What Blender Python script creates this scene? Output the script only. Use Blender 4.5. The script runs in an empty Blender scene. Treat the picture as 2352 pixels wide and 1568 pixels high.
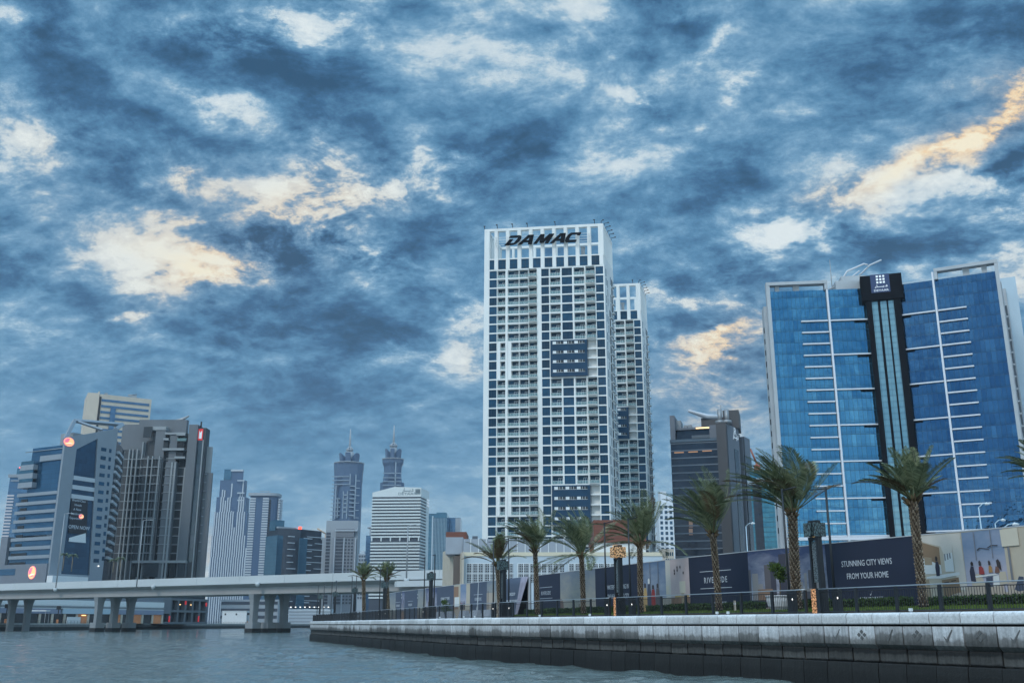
import bpy, bmesh, math, random
from mathutils import Vector, Matrix
from math import radians, sin, cos, pi, atan2, hypot
S = bpy.context.scene
COL = S.collection
R = random.Random(7)
# ------------------------------------------------------------------ camera calibration (pixel units of a 2352 x 1568 frame)
F, CX, CY, EYE = 2300.0, 1176.0, 784.0, 2.55
PITCH = math.atan(649 / F)
CP, SP = cos(PITCH), sin(PITCH)
def ray(u, v):
    x, y = (u - CX) / F, (CY - v) / F
    return Vector((x, CP - y * SP, SP + y * CP))
def at(u, v, D):
    d = ray(u, v); t = D / d.y
    return Vector((d.x * t, D, EYE + d.z * t))
def at_z(u, v, Z):
    d = ray(u, v); t = (Z - EYE) / d.z
    return Vector((d.x * t, d.y * t, Z))
class Facade:
    """vertical plane through two picture points of one level line; local x along it, y into the building"""
    def __init__(self, u1, v1, u2, v2, D1, D2=None):
        a = at(u1, v1, D1)
        b = at_z(u2, v2, a.z) if D2 is None else at(u2, v2, D2)
        self.a, self.w, self.top = Vector((a.x, a.y)), hypot(b.x - a.x, b.y - a.y), a.z
        self.rot = atan2(b.y - a.y, b.x - a.x)
        self.ex = Vector((cos(self.rot), sin(self.rot)))
    def xz(self, u, v):
        d = ray(u, v); n = Vector((-self.ex.y, self.ex.x))
        t = (self.a.dot(n)) / (d.x * n.x + d.y * n.y)
        p = Vector((d.x * t, d.y * t))
        return (p - self.a).dot(self.ex), EYE + d.z * t
    def x(self, u, v): return self.xz(u, v)[0]
    def z(self, u, v): return self.xz(u, v)[1]
# ------------------------------------------------------------------ materials
MATS = {}
def srgb(r, g, b):
    f = lambda c: (c / 255 / 12.92) if c / 255 <= 0.04045 else ((c / 255 + 0.055) / 1.055) ** 2.4
    return (f(r), f(g), f(b), 1)
class N:
    """tiny node builder"""
    def __init__(self, nt): self.nt = nt; nt.nodes.clear()
    def new(self, typ, **kw):
        n = self.nt.nodes.new(typ)
        ins = kw.pop('ins', {})
        for k, v in kw.items(): setattr(n, k, v)
        for k, v in ins.items(): self.set(n, k, v)
        return n
    def set(self, n, k, v):
        s = n.inputs[k]
        if isinstance(v, bpy.types.NodeSocket): self.nt.links.new(v, s)
        else: s.default_value = v
    def math(self, op, a, b=None, c=None, clamp=False):
        n = self.new('ShaderNodeMath', operation=op, use_clamp=clamp)
        for i, x in enumerate((a, b, c)):
            if x is not None: self.set(n, i, x)
        return n.outputs[0]
    def vmath(self, op, a, b=None):
        n = self.new('ShaderNodeVectorMath', operation=op)
        self.set(n, 0, a)
        if b is not None: self.set(n, 1, b)
        return n.outputs[0]
    def mix(self, f, a, b, mode='MIX'):
        n = self.new('ShaderNodeMix', data_type='RGBA', blend_type=mode)
        self.set(n, 0, f); self.set(n, 6, a); self.set(n, 7, b)
        return n.outputs[2]
    def ramp(self, f, stops, interp='LINEAR'):
        n = self.new('ShaderNodeValToRGB'); cr = n.color_ramp; cr.interpolation = interp
        while len(cr.elements) > 1: cr.elements.remove(cr.elements[-1])
        cr.elements[0].position = stops[0][0]; cr.elements[0].color = stops[0][1]
        for p, c in stops[1:]: cr.elements.new(p).color = c
        self.set(n, 0, f); return n.outputs[0]
    def noise(self, vec, scale, detail=4, rough=0.55, dist=0.0, out=0):
        n = self.new('ShaderNodeTexNoise', ins={'Scale': scale, 'Detail': detail, 'Roughness': rough, 'Distortion': dist})
        if vec is not None: self.set(n, 'Vector', vec)
        return n.outputs[out]
    def maprange(self, v, a, b, c=0.0, d=1.0, smooth=False):
        n = self.new('ShaderNodeMapRange', interpolation_type='SMOOTHSTEP' if smooth else 'LINEAR')
        for i, x in enumerate((v, a, b, c, d)): self.set(n, i, x)
        return n.outputs[0]
def mat(name, col, rough=0.6, metal=0.0, spec=0.5, var=0.0, vscale=0.5, rnd=0.0, emit=None, estr=0.0, bump=0.0, bscale=4.0, alpha=1.0, stretch=(1, 1, 1), trans=0.0):
    """principled material; var = mottling of the base colour by noise, rnd = change of value from object to object"""
    if name in MATS: return MATS[name]
    m = bpy.data.materials.new(name); m.use_nodes = True; MATS[name] = m
    n = N(m.node_tree)
    out = n.new('ShaderNodeOutputMaterial')
    b = n.new('ShaderNodeBsdfPrincipled', ins={'Base Color': col, 'Roughness': rough, 'Metallic': metal, 'Specular IOR Level': spec, 'Alpha': alpha, 'Transmission Weight': trans})
    n.nt.links.new(b.outputs[0], out.inputs[0])
    c = None
    if var or bump:
        tc = n.new('ShaderNodeTexCoord').outputs['Object']
        mp = n.new('ShaderNodeMapping', ins={'Vector': tc, 'Scale': stretch}).outputs[0]
    if var:
        f = n.noise(mp, vscale, 6, 0.6)
        k = n.maprange(f, 0.25, 0.75, 1 - var, 1 + var)
        c = n.mix(1.0, col, n.new('ShaderNodeCombineColor', ins={0: k, 1: k, 2: k}).outputs[0], 'MULTIPLY')
    if rnd:
        oi = n.new('ShaderNodeObjectInfo').outputs['Random']
        k = n.maprange(oi, 0, 1, 1 - rnd, 1 + rnd)
        c = n.mix(1.0, c if c is not None else col, n.new('ShaderNodeCombineColor', ins={0: k, 1: k, 2: k}).outputs[0], 'MULTIPLY')
    if c is not None: n.set(b, 'Base Color', c)
    if bump:
        h = n.noise(mp, bscale, 6, 0.6)
        n.set(b, 'Normal', n.new('ShaderNodeBump', ins={'Strength': bump, 'Height': h}).outputs[0])
    if emit: n.set(b, 'Emission Color', emit); n.set(b, 'Emission Strength', estr)
    return m
# ------------------------------------------------------------------ mesh building
class MB:
    def __init__(self): self.v = []; self.f = []; self.m = []; self.s = []
    def add(self, vs, fs, m=0, smooth=False):
        o = len(self.v); self.v += [tuple(x) for x in vs]
        for f in fs: self.f.append(tuple(o + i for i in f)); self.m.append(m); self.s.append(smooth)
        return self
    def box(self, x0, x1, y0, y1, z0, z1, m=0):
        if x0 > x1: x0, x1 = x1, x0
        if y0 > y1: y0, y1 = y1, y0
        if z0 > z1: z0, z1 = z1, z0
        return self.add([(x0,y0,z0),(x1,y0,z0),(x1,y1,z0),(x0,y1,z0),(x0,y0,z1),(x1,y0,z1),(x1,y1,z1),(x0,y1,z1)],
                 [(0,3,2,1),(4,5,6,7),(0,1,5,4),(1,2,6,5),(2,3,7,6),(3,0,4,7)], m)
    def prism(self, poly, z0, z1, m=0, top=None):
        """poly: CCW (x, y) list; top: optional other outline at z1"""
        n = len(poly); t = top or poly
        a = sum(poly[i][0]*poly[(i+1)%n][1]-poly[(i+1)%n][0]*poly[i][1] for i in range(n))
        if a < 0: poly = poly[::-1]; t = t[::-1]
        return self.add([(x,y,z0) for x,y in poly]+[(x,y,z1) for x,y in t],
                 [tuple(range(n))[::-1], tuple(range(n,2*n))]+[(i,(i+1)%n,n+(i+1)%n,n+i) for i in range(n)], m)
    def slab(self, poly, y0, y1, m=0):
        """poly: (x, z) outline standing upright, thick from y0 (front) to y1"""
        n = len(poly)
        a = sum(poly[i][0]*poly[(i+1)%n][1]-poly[(i+1)%n][0]*poly[i][1] for i in range(n))
        if a < 0: poly = poly[::-1]
        return self.add([(x,y0,z) for x,z in poly]+[(x,y1,z) for x,z in poly],
                 [tuple(range(n)), tuple(range(n,2*n))[::-1]]+[(i,n+i,n+(i+1)%n,(i+1)%n) for i in range(n)], m)
    def tube(self, pts, rad, n=8, m=0, caps=True, smooth=True):
        """round bar along points; rad a number or one per point"""
        pts = [Vector(p) for p in pts]; k = len(pts)
        rr = rad if isinstance(rad, (list, tuple)) else [rad]*k
        o = len(self.v); ref = None
        for i, p in enumerate(pts):
            d = (pts[min(i+1,k-1)]-pts[max(i-1,0)]).normalized()
            if ref is None: ref = Vector((0,0,1)) if abs(d.z) < 0.9 else Vector((1,0,0))
            a = d.cross(ref).normalized(); b = a.cross(d)
            ref = b
            for j in range(n):
                t = 2*pi*j/n; self.v.append(tuple(p+a*(cos(t)*rr[i])+b*(sin(t)*rr[i])))
        for i in range(k-1):
            for j in range(n):
                self.f.append((o+i*n+j,o+i*n+(j+1)%n,o+(i+1)*n+(j+1)%n,o+(i+1)*n+j)); self.m.append(m); self.s.append(smooth)
        if caps:
            self.f.append(tuple(o+j for j in range(n))[::-1]); self.m.append(m); self.s.append(False)
            self.f.append(tuple(o+(k-1)*n+j for j in range(n))); self.m.append(m); self.s.append(False)
        return self
    def lathe(self, prof, n=16, c=(0,0), m=0):
        """prof: (radius, z) list"""
        o = len(self.v)
        for r, z in prof:
            for j in range(n): t = 2*pi*j/n; self.v.append((c[0]+r*cos(t), c[1]+r*sin(t), z))
        for i in range(len(prof)-1):
            for j in range(n): self.f.append((o+i*n+j,o+i*n+(j+1)%n,o+(i+1)*n+(j+1)%n,o+(i+1)*n+j)); self.m.append(m); self.s.append(True)
        self.f.append(tuple(o+j for j in range(n))[::-1]); self.m.append(m); self.s.append(False)
        self.f.append(tuple(o+(len(prof)-1)*n+j for j in range(n))); self.m.append(m); self.s.append(False)
        return self
    def quad(self, a, b, c, d, m=0): return self.add([a,b,c,d],[(0,1,2,3)],m)
    def mesh(self, name, mats):
        me = bpy.data.meshes.new(name); me.from_pydata(self.v, [], self.f)
        for x in (mats if isinstance(mats,(list,tuple)) else [mats]): me.materials.append(x)
        me.polygons.foreach_set('material_index', self.m)
        me.polygons.foreach_set('use_smooth', self.s)
        me.update(); return me
    def build(self, name, mats, parent=None, loc=None, rot=0):
        return put(name, self.mesh(name, mats), parent, loc, rot)
def put(name, me, parent=None, loc=None, rot=0):
    o = bpy.data.objects.new(name, me); COL.objects.link(o)
    if parent: o.parent = parent
    if loc is not None: o.location = loc
    if rot: o.rotation_euler = (0,0,rot)
    return o
def thing(name, label, cat, loc=(0,0,0), rot=0, group=None):
    o = bpy.data.objects.new(name, None); COL.objects.link(o)
    o.location = loc; o.rotation_euler = (0,0,rot); o.empty_display_size = 0.5
    return tag(o, label, cat, group, 'thing')
def tag(o, label=None, cat=None, group=None, kind=None):
    if label: o['label'] = label
    if cat: o['category'] = cat
    if group: o['group'] = group
    if kind: o['kind'] = kind
    return o
def copy_tree(o, parent=None):
    c = o.copy(); COL.objects.link(c)
    if parent: c.parent = parent
    for ch in list(o.children): copy_tree(ch, c)
    return c
def many(name, items, mats, parent, cap=100):
    """items: MB list, nearest or largest first; the first cap are parts of their own, the rest one part of kind stuff"""
    out = []
    for mb in items[:cap]: out.append(mb.build(name, mats, parent))
    if len(items) > cap:
        r = MB()
        for mb in items[cap:]:
            o = len(r.v); r.v += mb.v; r.f += [tuple(o+i for i in f) for f in mb.f]; r.m += mb.m; r.s += mb.s
        r.build(name, mats, parent)['kind'] = 'stuff'
    return out
def text(name, s, size, m, parent, loc, rot=(pi/2,0,0), depth=0.02, align='CENTER', sx=1.0, spacing=1.0, shear=0.0):
    cu = bpy.data.curves.new(name, 'FONT'); cu.body = s; cu.size = size; cu.extrude = depth; cu.align_x = align; cu.space_character = spacing; cu.shear = shear
    cu.resolution_u = 2
    o = bpy.data.objects.new(name, cu); COL.objects.link(o)
    dg = bpy.context.evaluated_depsgraph_get(); me = bpy.data.meshes.new_from_object(o.evaluated_get(dg))
    bpy.data.objects.remove(o); me.materials.clear(); me.materials.append(m)
    for v in me.vertices: v.co.x *= sx
    ob = put(name, me, parent, loc); ob.rotation_euler = rot
    return ob
EXPO = 0.0
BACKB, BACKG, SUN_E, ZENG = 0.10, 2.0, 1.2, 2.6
HAZE = 0.00008
WAVE = 0.042
# ------------------------------------------------------------------ camera
cam = bpy.data.cameras.new('camera'); co = bpy.data.objects.new('camera', cam); COL.objects.link(co)
co.location = (0, 0, EYE); co.rotation_euler = (pi/2 + PITCH, 0, 0)
cam.sensor_width = 36; cam.lens = F / 2352 * 36; cam.clip_start = 0.1; cam.clip_end = 20000
S.camera = co
S.view_settings.view_transform = 'Standard'; S.view_settings.look = 'None'; S.view_settings.exposure = EXPO; S.view_settings.gamma = 1
S.render.engine = 'CYCLES'
S.cycles.max_bounces = 6; S.cycles.transparent_max_bounces = 12; S.cycles.volume_bounces = 0; S.cycles.caustics_reflective = False; S.cycles.caustics_refractive = False
# ------------------------------------------------------------------ sky: clouds at their directions, Sky Texture behind them
SUN_EL, SUN_AZ = radians(42), radians(215)          # azimuth clockwise from +Y: behind the camera, to its left
W = bpy.data.worlds.new('World'); S.world = W; W.use_nodes = True
n = N(W.node_tree)
wout = n.new('ShaderNodeOutputWorld'); bg = n.new('ShaderNodeBackground', ins={'Strength': 1.0})
n.nt.links.new(bg.outputs[0], wout.inputs[0])
nish = n.new('ShaderNodeTexSky', sky_type='NISHITA', sun_disc=False, sun_elevation=SUN_EL, sun_rotation=SUN_AZ, air_density=1.2, dust_density=2.0)
nsk = n.mix(1.0, nish.outputs[0], (0.08, 0.08, 0.08, 1), 'MULTIPLY')
D_ = n.new('ShaderNodeTexCoord').outputs['Generated']
sep = n.new('ShaderNodeSeparateXYZ', ins={0: D_})
X_, Y_, Z_ = sep.outputs
AZ = n.math('ARCTAN2', X_, Y_); EL = n.math('ARCSINE', Z_)
P_ = n.new('ShaderNodeCombineXYZ', ins={0: AZ, 1: EL, 2: 0.0}).outputs[0]
den = n.math('ADD', n.math('MAXIMUM', Z_, 0.0), 0.38)
Q_ = n.new('ShaderNodeCombineXYZ', ins={0: n.math('DIVIDE', X_, den), 1: n.math('DIVIDE', Y_, den), 2: 3.7}).outputs[0]
Qs = n.new('ShaderNodeMapping', ins={'Vector': Q_, 'Rotation': (0, 0, radians(18)), 'Scale': (1.0, 1.25, 1.0)}).outputs[0]
w1 = n.vmath('SUBTRACT', n.noise(Qs, 2.2, 3, 0.5, out=1), (0.5, 0.5, 0.5))
w2 = n.vmath('SUBTRACT', n.noise(Qs, 7.0, 4, 0.6, out=1), (0.5, 0.5, 0.5))
def scalev(v, k):
    q = n.new('ShaderNodeVectorMath', operation='SCALE'); n.set(q, 0, v); n.set(q, 3, k); return q.outputs[0]
PW = n.vmath('ADD', P_, n.vmath('ADD', scalev(w1, 0.11), scalev(w2, 0.11)))
PW = n.vmath('MULTIPLY', PW, (1, 1, 0))
def azel(u, v):
    d = ray(u, v).normalized(); return atan2(d.x, d.y), math.asin(d.z)
def blobs(lst):
    acc = None
    for (u, v, ru, rv, rot, w) in lst:
        a, e = azel(u, v)
        mp = n.new('ShaderNodeMapping', vector_type='TEXTURE', ins={'Vector': PW, 'Location': (a, e, 0), 'Rotation': (0, 0, radians(rot)), 'Scale': (1.5 * ru / F, 1.5 * rv / F, 1)})
        g = n.new('ShaderNodeTexGradient', gradient_type='QUADRATIC_SPHERE', ins={'Vector': mp.outputs[0]}).outputs['Fac']
        acc = n.math('MULTIPLY_ADD', g, w * (0.66 if w > 0 else 1.12), acc if acc is not None else 0.0)
    return acc
BRIGHT = [
 (760,45,190,95,-8,.75),(600,20,220,60,0,.45),(430,10,150,50,0,.3),(560,235,110,60,10,.45),(500,215,150,60,-20,.3),(35,350,110,130,-30,.45),(75,20,80,60,0,.45),
 (470,590,230,85,-6,.78),(590,560,160,80,0,.45),(300,612,80,45,-25,.55),(660,500,150,110,0,.55),(620,395,120,55,20,.5),(730,350,150,60,0,.6),(850,420,260,80,4,.75),(780,510,170,120,0,.6),(850,565,120,60,-10,.5),
 (430,415,90,45,20,.55),(980,350,80,60,-40,.5),(1000,440,130,70,10,.35),(560,640,120,50,0,.45),(900,600,140,50,-15,.45),
 (1080,735,110,60,0,.3),(1020,845,170,60,5,.42),(1085,800,60,120,0,.2),(280,705,90,35,0,.5),(355,715,60,30,0,.45),
 (1715,225,60,30,55,.6),(1490,270,90,40,-40,.55),(1390,70,130,70,0,.25),(1570,20,60,35,0,.45),(1665,100,50,80,-20,.5),(1630,320,50,35,30,.35),(1070,110,90,60,0,.1),(1100,375,120,40,-10,.45),
 (2190,300,320,27,19,.8),(2290,250,200,45,20,.35),(2080,400,240,95,5,.5),(2260,420,180,80,0,.5),(2040,350,160,40,12,.4),
 (1850,540,170,80,-5,.42),(1770,600,160,60,0,.55),(1930,560,160,50,5,.4),(2180,580,150,40,0,.4),(2350,470,120,120,0,.45),(2340,640,120,140,0,.35),
 (1640,680,150,35,-18,.7),(1700,790,170,40,22,.7),(1640,860,170,100,0,.6),(1560,810,120,40,-10,.3),(1740,710,90,60,0,.35),(1620,960,180,120,0,.15),
 (1250,950,0,0,0,0) if False else (1540,1060,160,120,0,.2),(160,30,150,60,0,.15),(2250,120,220,160,30,.14),(560,820,260,50,-4,.12)]
DARK = [
 (610,110,200,130,-15,-.55),(640,60,120,70,0,-.3),(330,255,340,85,-12,-.5),(100,190,220,140,0,-.3),(920,85,220,60,12,-.45),(860,310,220,140,-20,-.45),(740,200,180,120,0,-.25),(1210,335,330,75,3,-.5),(1290,260,200,120,0,-.2),
 (480,490,280,65,-12,-.5),(230,440,300,80,-8,-.4),(280,680,320,60,-6,-.5),(60,560,200,90,0,-.25),(900,765,420,110,-8,-.42),(680,740,260,80,0,-.3),(1010,560,160,70,-25,-.5),(965,470,110,50,-10,-.55),(860,485,70,30,-10,-.5),(800,480,40,25,0,-.4),(720,405,60,25,-5,-.4),(650,610,130,60,0,-.25),(940,580,130,50,-20,-.4),(470,640,70,25,-20,-.35),(330,580,60,30,0,-.4),
 (1560,60,250,80,-10,-.4),(1700,130,150,120,0,-.25),(1800,450,300,80,-4,-.42),(1660,600,190,90,-12,-.45),(2200,520,260,50,10,-.4),(2290,372,100,32,-5,-.75),(2150,382,60,25,10,-.5),(1960,380,70,25,0,-.35),(1600,735,180,60,-6,-.4),(1680,760,110,30,0,-.5),(1880,610,60,25,0,-.35),(2060,560,130,70,0,-.4),(2250,660,130,30,0,-.3),(1590,470,200,60,0,-.3),(1450,120,250,80,-10,-.3),(1230,70,240,60,0,-.35),
 (500,860,800,150,-3,-.30),(350,1020,700,90,0,-.22),(1000,1000,400,70,0,-.15),(300,840,500,90,-5,-.15),(900,930,500,60,-3,-.15),(2050,200,300,120,25,-.18),(1560,870,70,50,0,-.15)]
WARM = [(470,590,330,130,-5,1.3),(640,480,230,170,0,.7),(800,440,330,150,0,.55),(40,370,150,160,0,.35),(430,415,120,60,0,.5),(330,700,170,70,0,.4),(2190,300,330,60,17,1.6),(2330,240,180,110,10,.8),(2050,400,260,110,0,.35),(1700,790,240,80,22,1.1),(1640,860,240,130,0,.6),(1780,900,250,160,0,.3),(1640,680,200,70,0,.3),(1080,840,130,120,0,.25),(2340,640,160,160,0,.3),(1560,950,200,90,0,.4),(480,1290,220,60,0,.8)]
bbr = blobs(BRIGHT); bb = n.math('ADD', bbr, blobs(DARK))
f1 = n.math('SUBTRACT', n.noise(Qs, 2.0, 10, 0.60, 0.25), 0.5)
QQ = n.vmath('ADD', Qs, scalev(w1, 0.35))
f2 = n.math('SUBTRACT', n.noise(n.vmath('ADD', QQ, (5.3, 1.1, 0)), 6.0, 10, 0.66, 0.2), 0.5)
rg = n.math('SUBTRACT', 0.55, n.math('ABSOLUTE', n.math('MULTIPLY', n.math('SUBTRACT', n.noise(n.vmath('ADD', QQ, (9.1, 4.2, 0)), 4.2, 8, 0.62, 0.15), 0.5), 4.0)))
f3 = n.math('SUBTRACT', n.noise(n.vmath('ADD', Qs, (2.3, 7.1, 0)), 22.0, 6, 0.7, 0.1), 0.5)
DETGAIN = n.math('ADD', 1.0, n.math('MULTIPLY', n.math('MINIMUM', bbr, 1.0), 2.5))
low = n.maprange(EL, radians(3), radians(19), 0.22, 1.0, True)      # haze near the horizon flattens the clouds
det = n.math('ADD', n.math('ADD', n.math('MULTIPLY', f1, 1.15), n.math('MULTIPLY', rg, 0.13)), n.math('ADD', n.math('MULTIPLY', f2, 1.35), n.math('MULTIPLY', f3, 0.82)))
B_ = n.math('ADD', n.math('MULTIPLY', n.math('ADD', n.math('MULTIPLY', bb, 0.66), n.math('MULTIPLY', det, DETGAIN)), low), 0.425)
hz = n.maprange(EL, radians(-1), radians(12), 0.25, 0.0, True)
B_ = n.math('ADD', B_, hz)
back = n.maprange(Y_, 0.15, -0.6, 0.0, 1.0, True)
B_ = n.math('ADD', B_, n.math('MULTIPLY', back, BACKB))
cool = n.ramp(B_, [(0.0, srgb(36,78,112)), (0.18, srgb(54,101,141)), (0.36, srgb(84,136,174)), (0.50, srgb(114,160,194)), (0.60, srgb(152,187,211)), (0.70, srgb(200,218,228)), (0.95, srgb(230,240,242))])
warm = n.ramp(B_, [(0.0, srgb(44,76,106)), (0.18, srgb(66,102,136)), (0.36, srgb(104,138,168)), (0.50, srgb(144,160,176)), (0.60, srgb(200,186,172)), (0.70, srgb(246,216,172)), (0.95, srgb(255,244,214))])
cl = n.mix(n.math('MINIMUM', n.math('MAXIMUM', blobs(WARM), 0.0), 1.0), cool, warm)
gain = n.math('ADD', n.maprange(back, 0, 1, 1.0, BACKG), n.math('MULTIPLY', n.maprange(EL, radians(36), radians(62), 0.0, 1.0, True), ZENG))  # gain added behind the viewer and overhead, out of view, to lift foreground light
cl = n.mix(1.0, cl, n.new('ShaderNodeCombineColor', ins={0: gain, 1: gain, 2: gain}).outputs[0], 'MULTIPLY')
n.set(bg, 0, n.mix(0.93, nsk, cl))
W.cycles.sampling_method = 'MANUAL'; W.cycles.sample_map_resolution = 512
# ------------------------------------------------------------------ soft sun lamp, added behind the viewer to lighten the facades
sl = bpy.data.lights.new('sun', 'SUN'); sl.energy = SUN_E; sl.angle = radians(14); sl.color = (1.0, 0.95, 0.88)
so = bpy.data.objects.new('sun', sl); COL.objects.link(so); so.location = (0, 0, 300)
sd = Vector((sin(SUN_AZ) * cos(SUN_EL), cos(SUN_AZ) * cos(SUN_EL), sin(SUN_EL)))
so.rotation_euler = (-sd).to_track_quat('-Z', 'Y').to_euler()
# ------------------------------------------------------------------ shared materials
def curtain(name, c1, c2, pw, ph, metal=0.85, rough=0.06, line=0.13, wave=0.02, tint=0.35, ox=0.0, oz=0.0):
    """curtain wall glass: panes pw x ph with slightly different coatings and tilt, thin dark joints"""
    if name in MATS: return MATS[name]
    m = bpy.data.materials.new(name); m.use_nodes = True; MATS[name] = m
    n = N(m.node_tree); out = n.new('ShaderNodeOutputMaterial')
    tc = n.new('ShaderNodeTexCoord').outputs['Object']
    sx, sy, sz = n.new('ShaderNodeSeparateXYZ', ins={0: tc}).outputs
    gx = n.math('DIVIDE', n.math('ADD', n.math('ADD', sx, sy), ox), pw); gz = n.math('DIVIDE', n.math('ADD', sz, oz), ph)
    fx, fz = n.math('FLOOR', gx), n.math('FLOOR', gz)
    wn = n.new('ShaderNodeTexWhiteNoise', noise_dimensions='2D', ins={'Vector': n.new('ShaderNodeCombineXYZ', ins={0: fx, 1: fz}).outputs[0]})
    big = n.noise(n.new('ShaderNodeCombineXYZ', ins={0: n.math('MULTIPLY', fx, 0.16), 1: n.math('MULTIPLY', fz, 0.45)}).outputs[0], 1.0, 3, 0.6)
    k = n.math('ADD', n.math('MULTIPLY', n.math('POWER', wn.outputs[0], 4.0), tint), n.math('MULTIPLY', n.math('SUBTRACT', big, 0.5), 1.9))
    c = n.mix(n.maprange(k, -0.2, 0.9, 0, 1), c1, c2)
    lx = n.math('ABSOLUTE', n.math('SUBTRACT', n.math('FRACT', gx), 0.5)); lz = n.math('ABSOLUTE', n.math('SUBTRACT', n.math('FRACT', gz), 0.5))
    ln = n.math('MAXIMUM', n.math('GREATER_THAN', lx, 0.5 - line / pw * 0.5), n.math('GREATER_THAN', lz, 0.5 - line / ph * 0.7))
    spn = n.math('LESS_THAN', n.math('FRACT', gz), 0.26)
    c = n.mix(n.math('MULTIPLY', spn, 0.16), c, (0.01, 0.03, 0.06, 1))
    c = n.mix(n.math('MULTIPLY', ln, 0.55), c, (0.012, 0.02, 0.035, 1))
    b = n.new('ShaderNodeBsdfPrincipled', ins={'Base Color': c, 'Metallic': n.math('MULTIPLY', n.math('SUBTRACT', 1.0, n.math('MULTIPLY', ln, 0.7)), metal), 'Roughness': rough})
    nz = n.noise(tc, 0.35, 3, 0.5)
    hgt = n.math('ADD', n.math('MULTIPLY', nz, 1.0), n.math('MULTIPLY', wn.outputs[0], 0.0))
    n.set(b, 'Normal', n.new('ShaderNodeBump', ins={'Strength': 1.0, 'Distance': wave * 4, 'Height': hgt}).outputs[0])
    n.nt.links.new(b.outputs[0], out.inputs[0]); return m
WHITE = mat('white_render', (0.70, 0.71, 0.69, 1), 0.7, var=0.12, vscale=0.12, stretch=(1, 1, 0.25))
WHITE2 = mat('white_trim', (0.66, 0.68, 0.68, 1), 0.6)
DKBLUE = mat('dark_blue_glass', (0.010, 0.052, 0.10, 1), 0.12, spec=0.28, var=0.35, vscale=0.35, rnd=0.45)
MULL = mat('dark_mullion', (0.015, 0.03, 0.05, 1), 0.5)
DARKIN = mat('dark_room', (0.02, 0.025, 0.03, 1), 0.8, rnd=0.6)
GREENGL = mat('pale_green_glass', (0.32, 0.50, 0.50, 1), 0.15, spec=0.5, alpha=0.30)
BLACK = mat('black_paint', (0.012, 0.013, 0.016, 1), 0.45)
SIGNB = mat('black_letter', (0.006, 0.007, 0.010, 1), 0.8, spec=.1)
STEEL = mat('grey_steel', (0.30, 0.31, 0.32, 1), 0.45, 0.4)
CREAM = mat('cream_wall', (0.50, 0.44, 0.36, 1), 0.8, var=0.08, vscale=0.2)
LITW = mat('lit_letter', (0.75, 0.78, 0.8, 1), 0.5, emit=(0.85, 0.92, 1, 1), estr=0.18)
WARMLIT = mat('warm_lamp', (0.9, 0.6, 0.3, 1), 0.5, emit=(1.0, 0.62, 0.25, 1), estr=2.5)
WHITELIT = mat('white_lamp', (0.9, 0.9, 0.9, 1), 0.5, emit=(1.0, 0.95, 0.85, 1), estr=2.0)
REDLIT = mat('red_lamp', (0.8, 0.05, 0.03, 1), 0.5, emit=(1.0, 0.06, 0.03, 1), estr=4.0)
# ------------------------------------------------------------------ white residential towers
TCOL = [('win', .044, .107), ('balc', .112, .179), ('balc', .198, .290), ('balc', .294, .369), ('balcp', .373, .441), ('win', .478, .542),
        ('balc', .550, .636), ('win', .648, .734), ('balc', .747, .834), ('balcp', .845, .921), ('win', .928, .991)]
def balcony_mesh(w, h, proud):
    """glazed balcony in a bay w wide and h high (origin lower left of the opening, front plane y = 0)"""
    d = 1.78
    shell = MB().box(0, w, -proud, d, -0.02, 0.10)
    if proud: shell.box(0, w, -proud, -0.02, h - .02, h + .06); shell.box(0, .12, -proud, -0.02, 0.10, h - .02)
    door = MB().box(0.0, w, d - .12, d - .02, 0.1, h, 0)
    x0 = w * .48
    for a, b in ((x0, x0 + .12), (x0 + w * .17, x0 + w * .17 + .10), (x0 + w * .36, x0 + w * .36 + .12)): door.box(a, b, d - .20, d - .12, 0.1, h * .80, 1)
    door.box(x0 + .12, x0 + w * .36, d - .20, d - .12, h * .74, h * .80, 1)
    rail = MB().box(0.03, w - .03, -proud - .04, -proud, 0.12, 1.15, 0).box(0.0, w, -proud - .06, -proud + .03, 1.15, 1.21, 1)
    for i in range(1, 4): rail.box(w * i / 4 - .02, w * i / 4 + .02, -proud - .05, -proud - .042, 0.12, 1.15, 1)
    if proud: rail.box(w - .05, w - .01, -proud, 0, 0.12, 1.15, 0)
    return shell.mesh('balcony', WHITE), door.mesh('balcony_door', [DKBLUE, WHITE2]), rail.mesh('balustrade', [GREENGL, WHITE2])
def window_mesh(w, h):
    m = MB().box(0, w, 0.30, 0.36, 0, h, 0)
    for i in range(1, 3): m.box(w * i / 3 - .03, w * i / 3 + .03, 0.27, 0.30, 0, h, 1)
    m.box(0, w, 0.265, 0.30, h * .30, h * .30 + .06, 1)
    return m.mesh('window', [DKBLUE, MULL])
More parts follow.
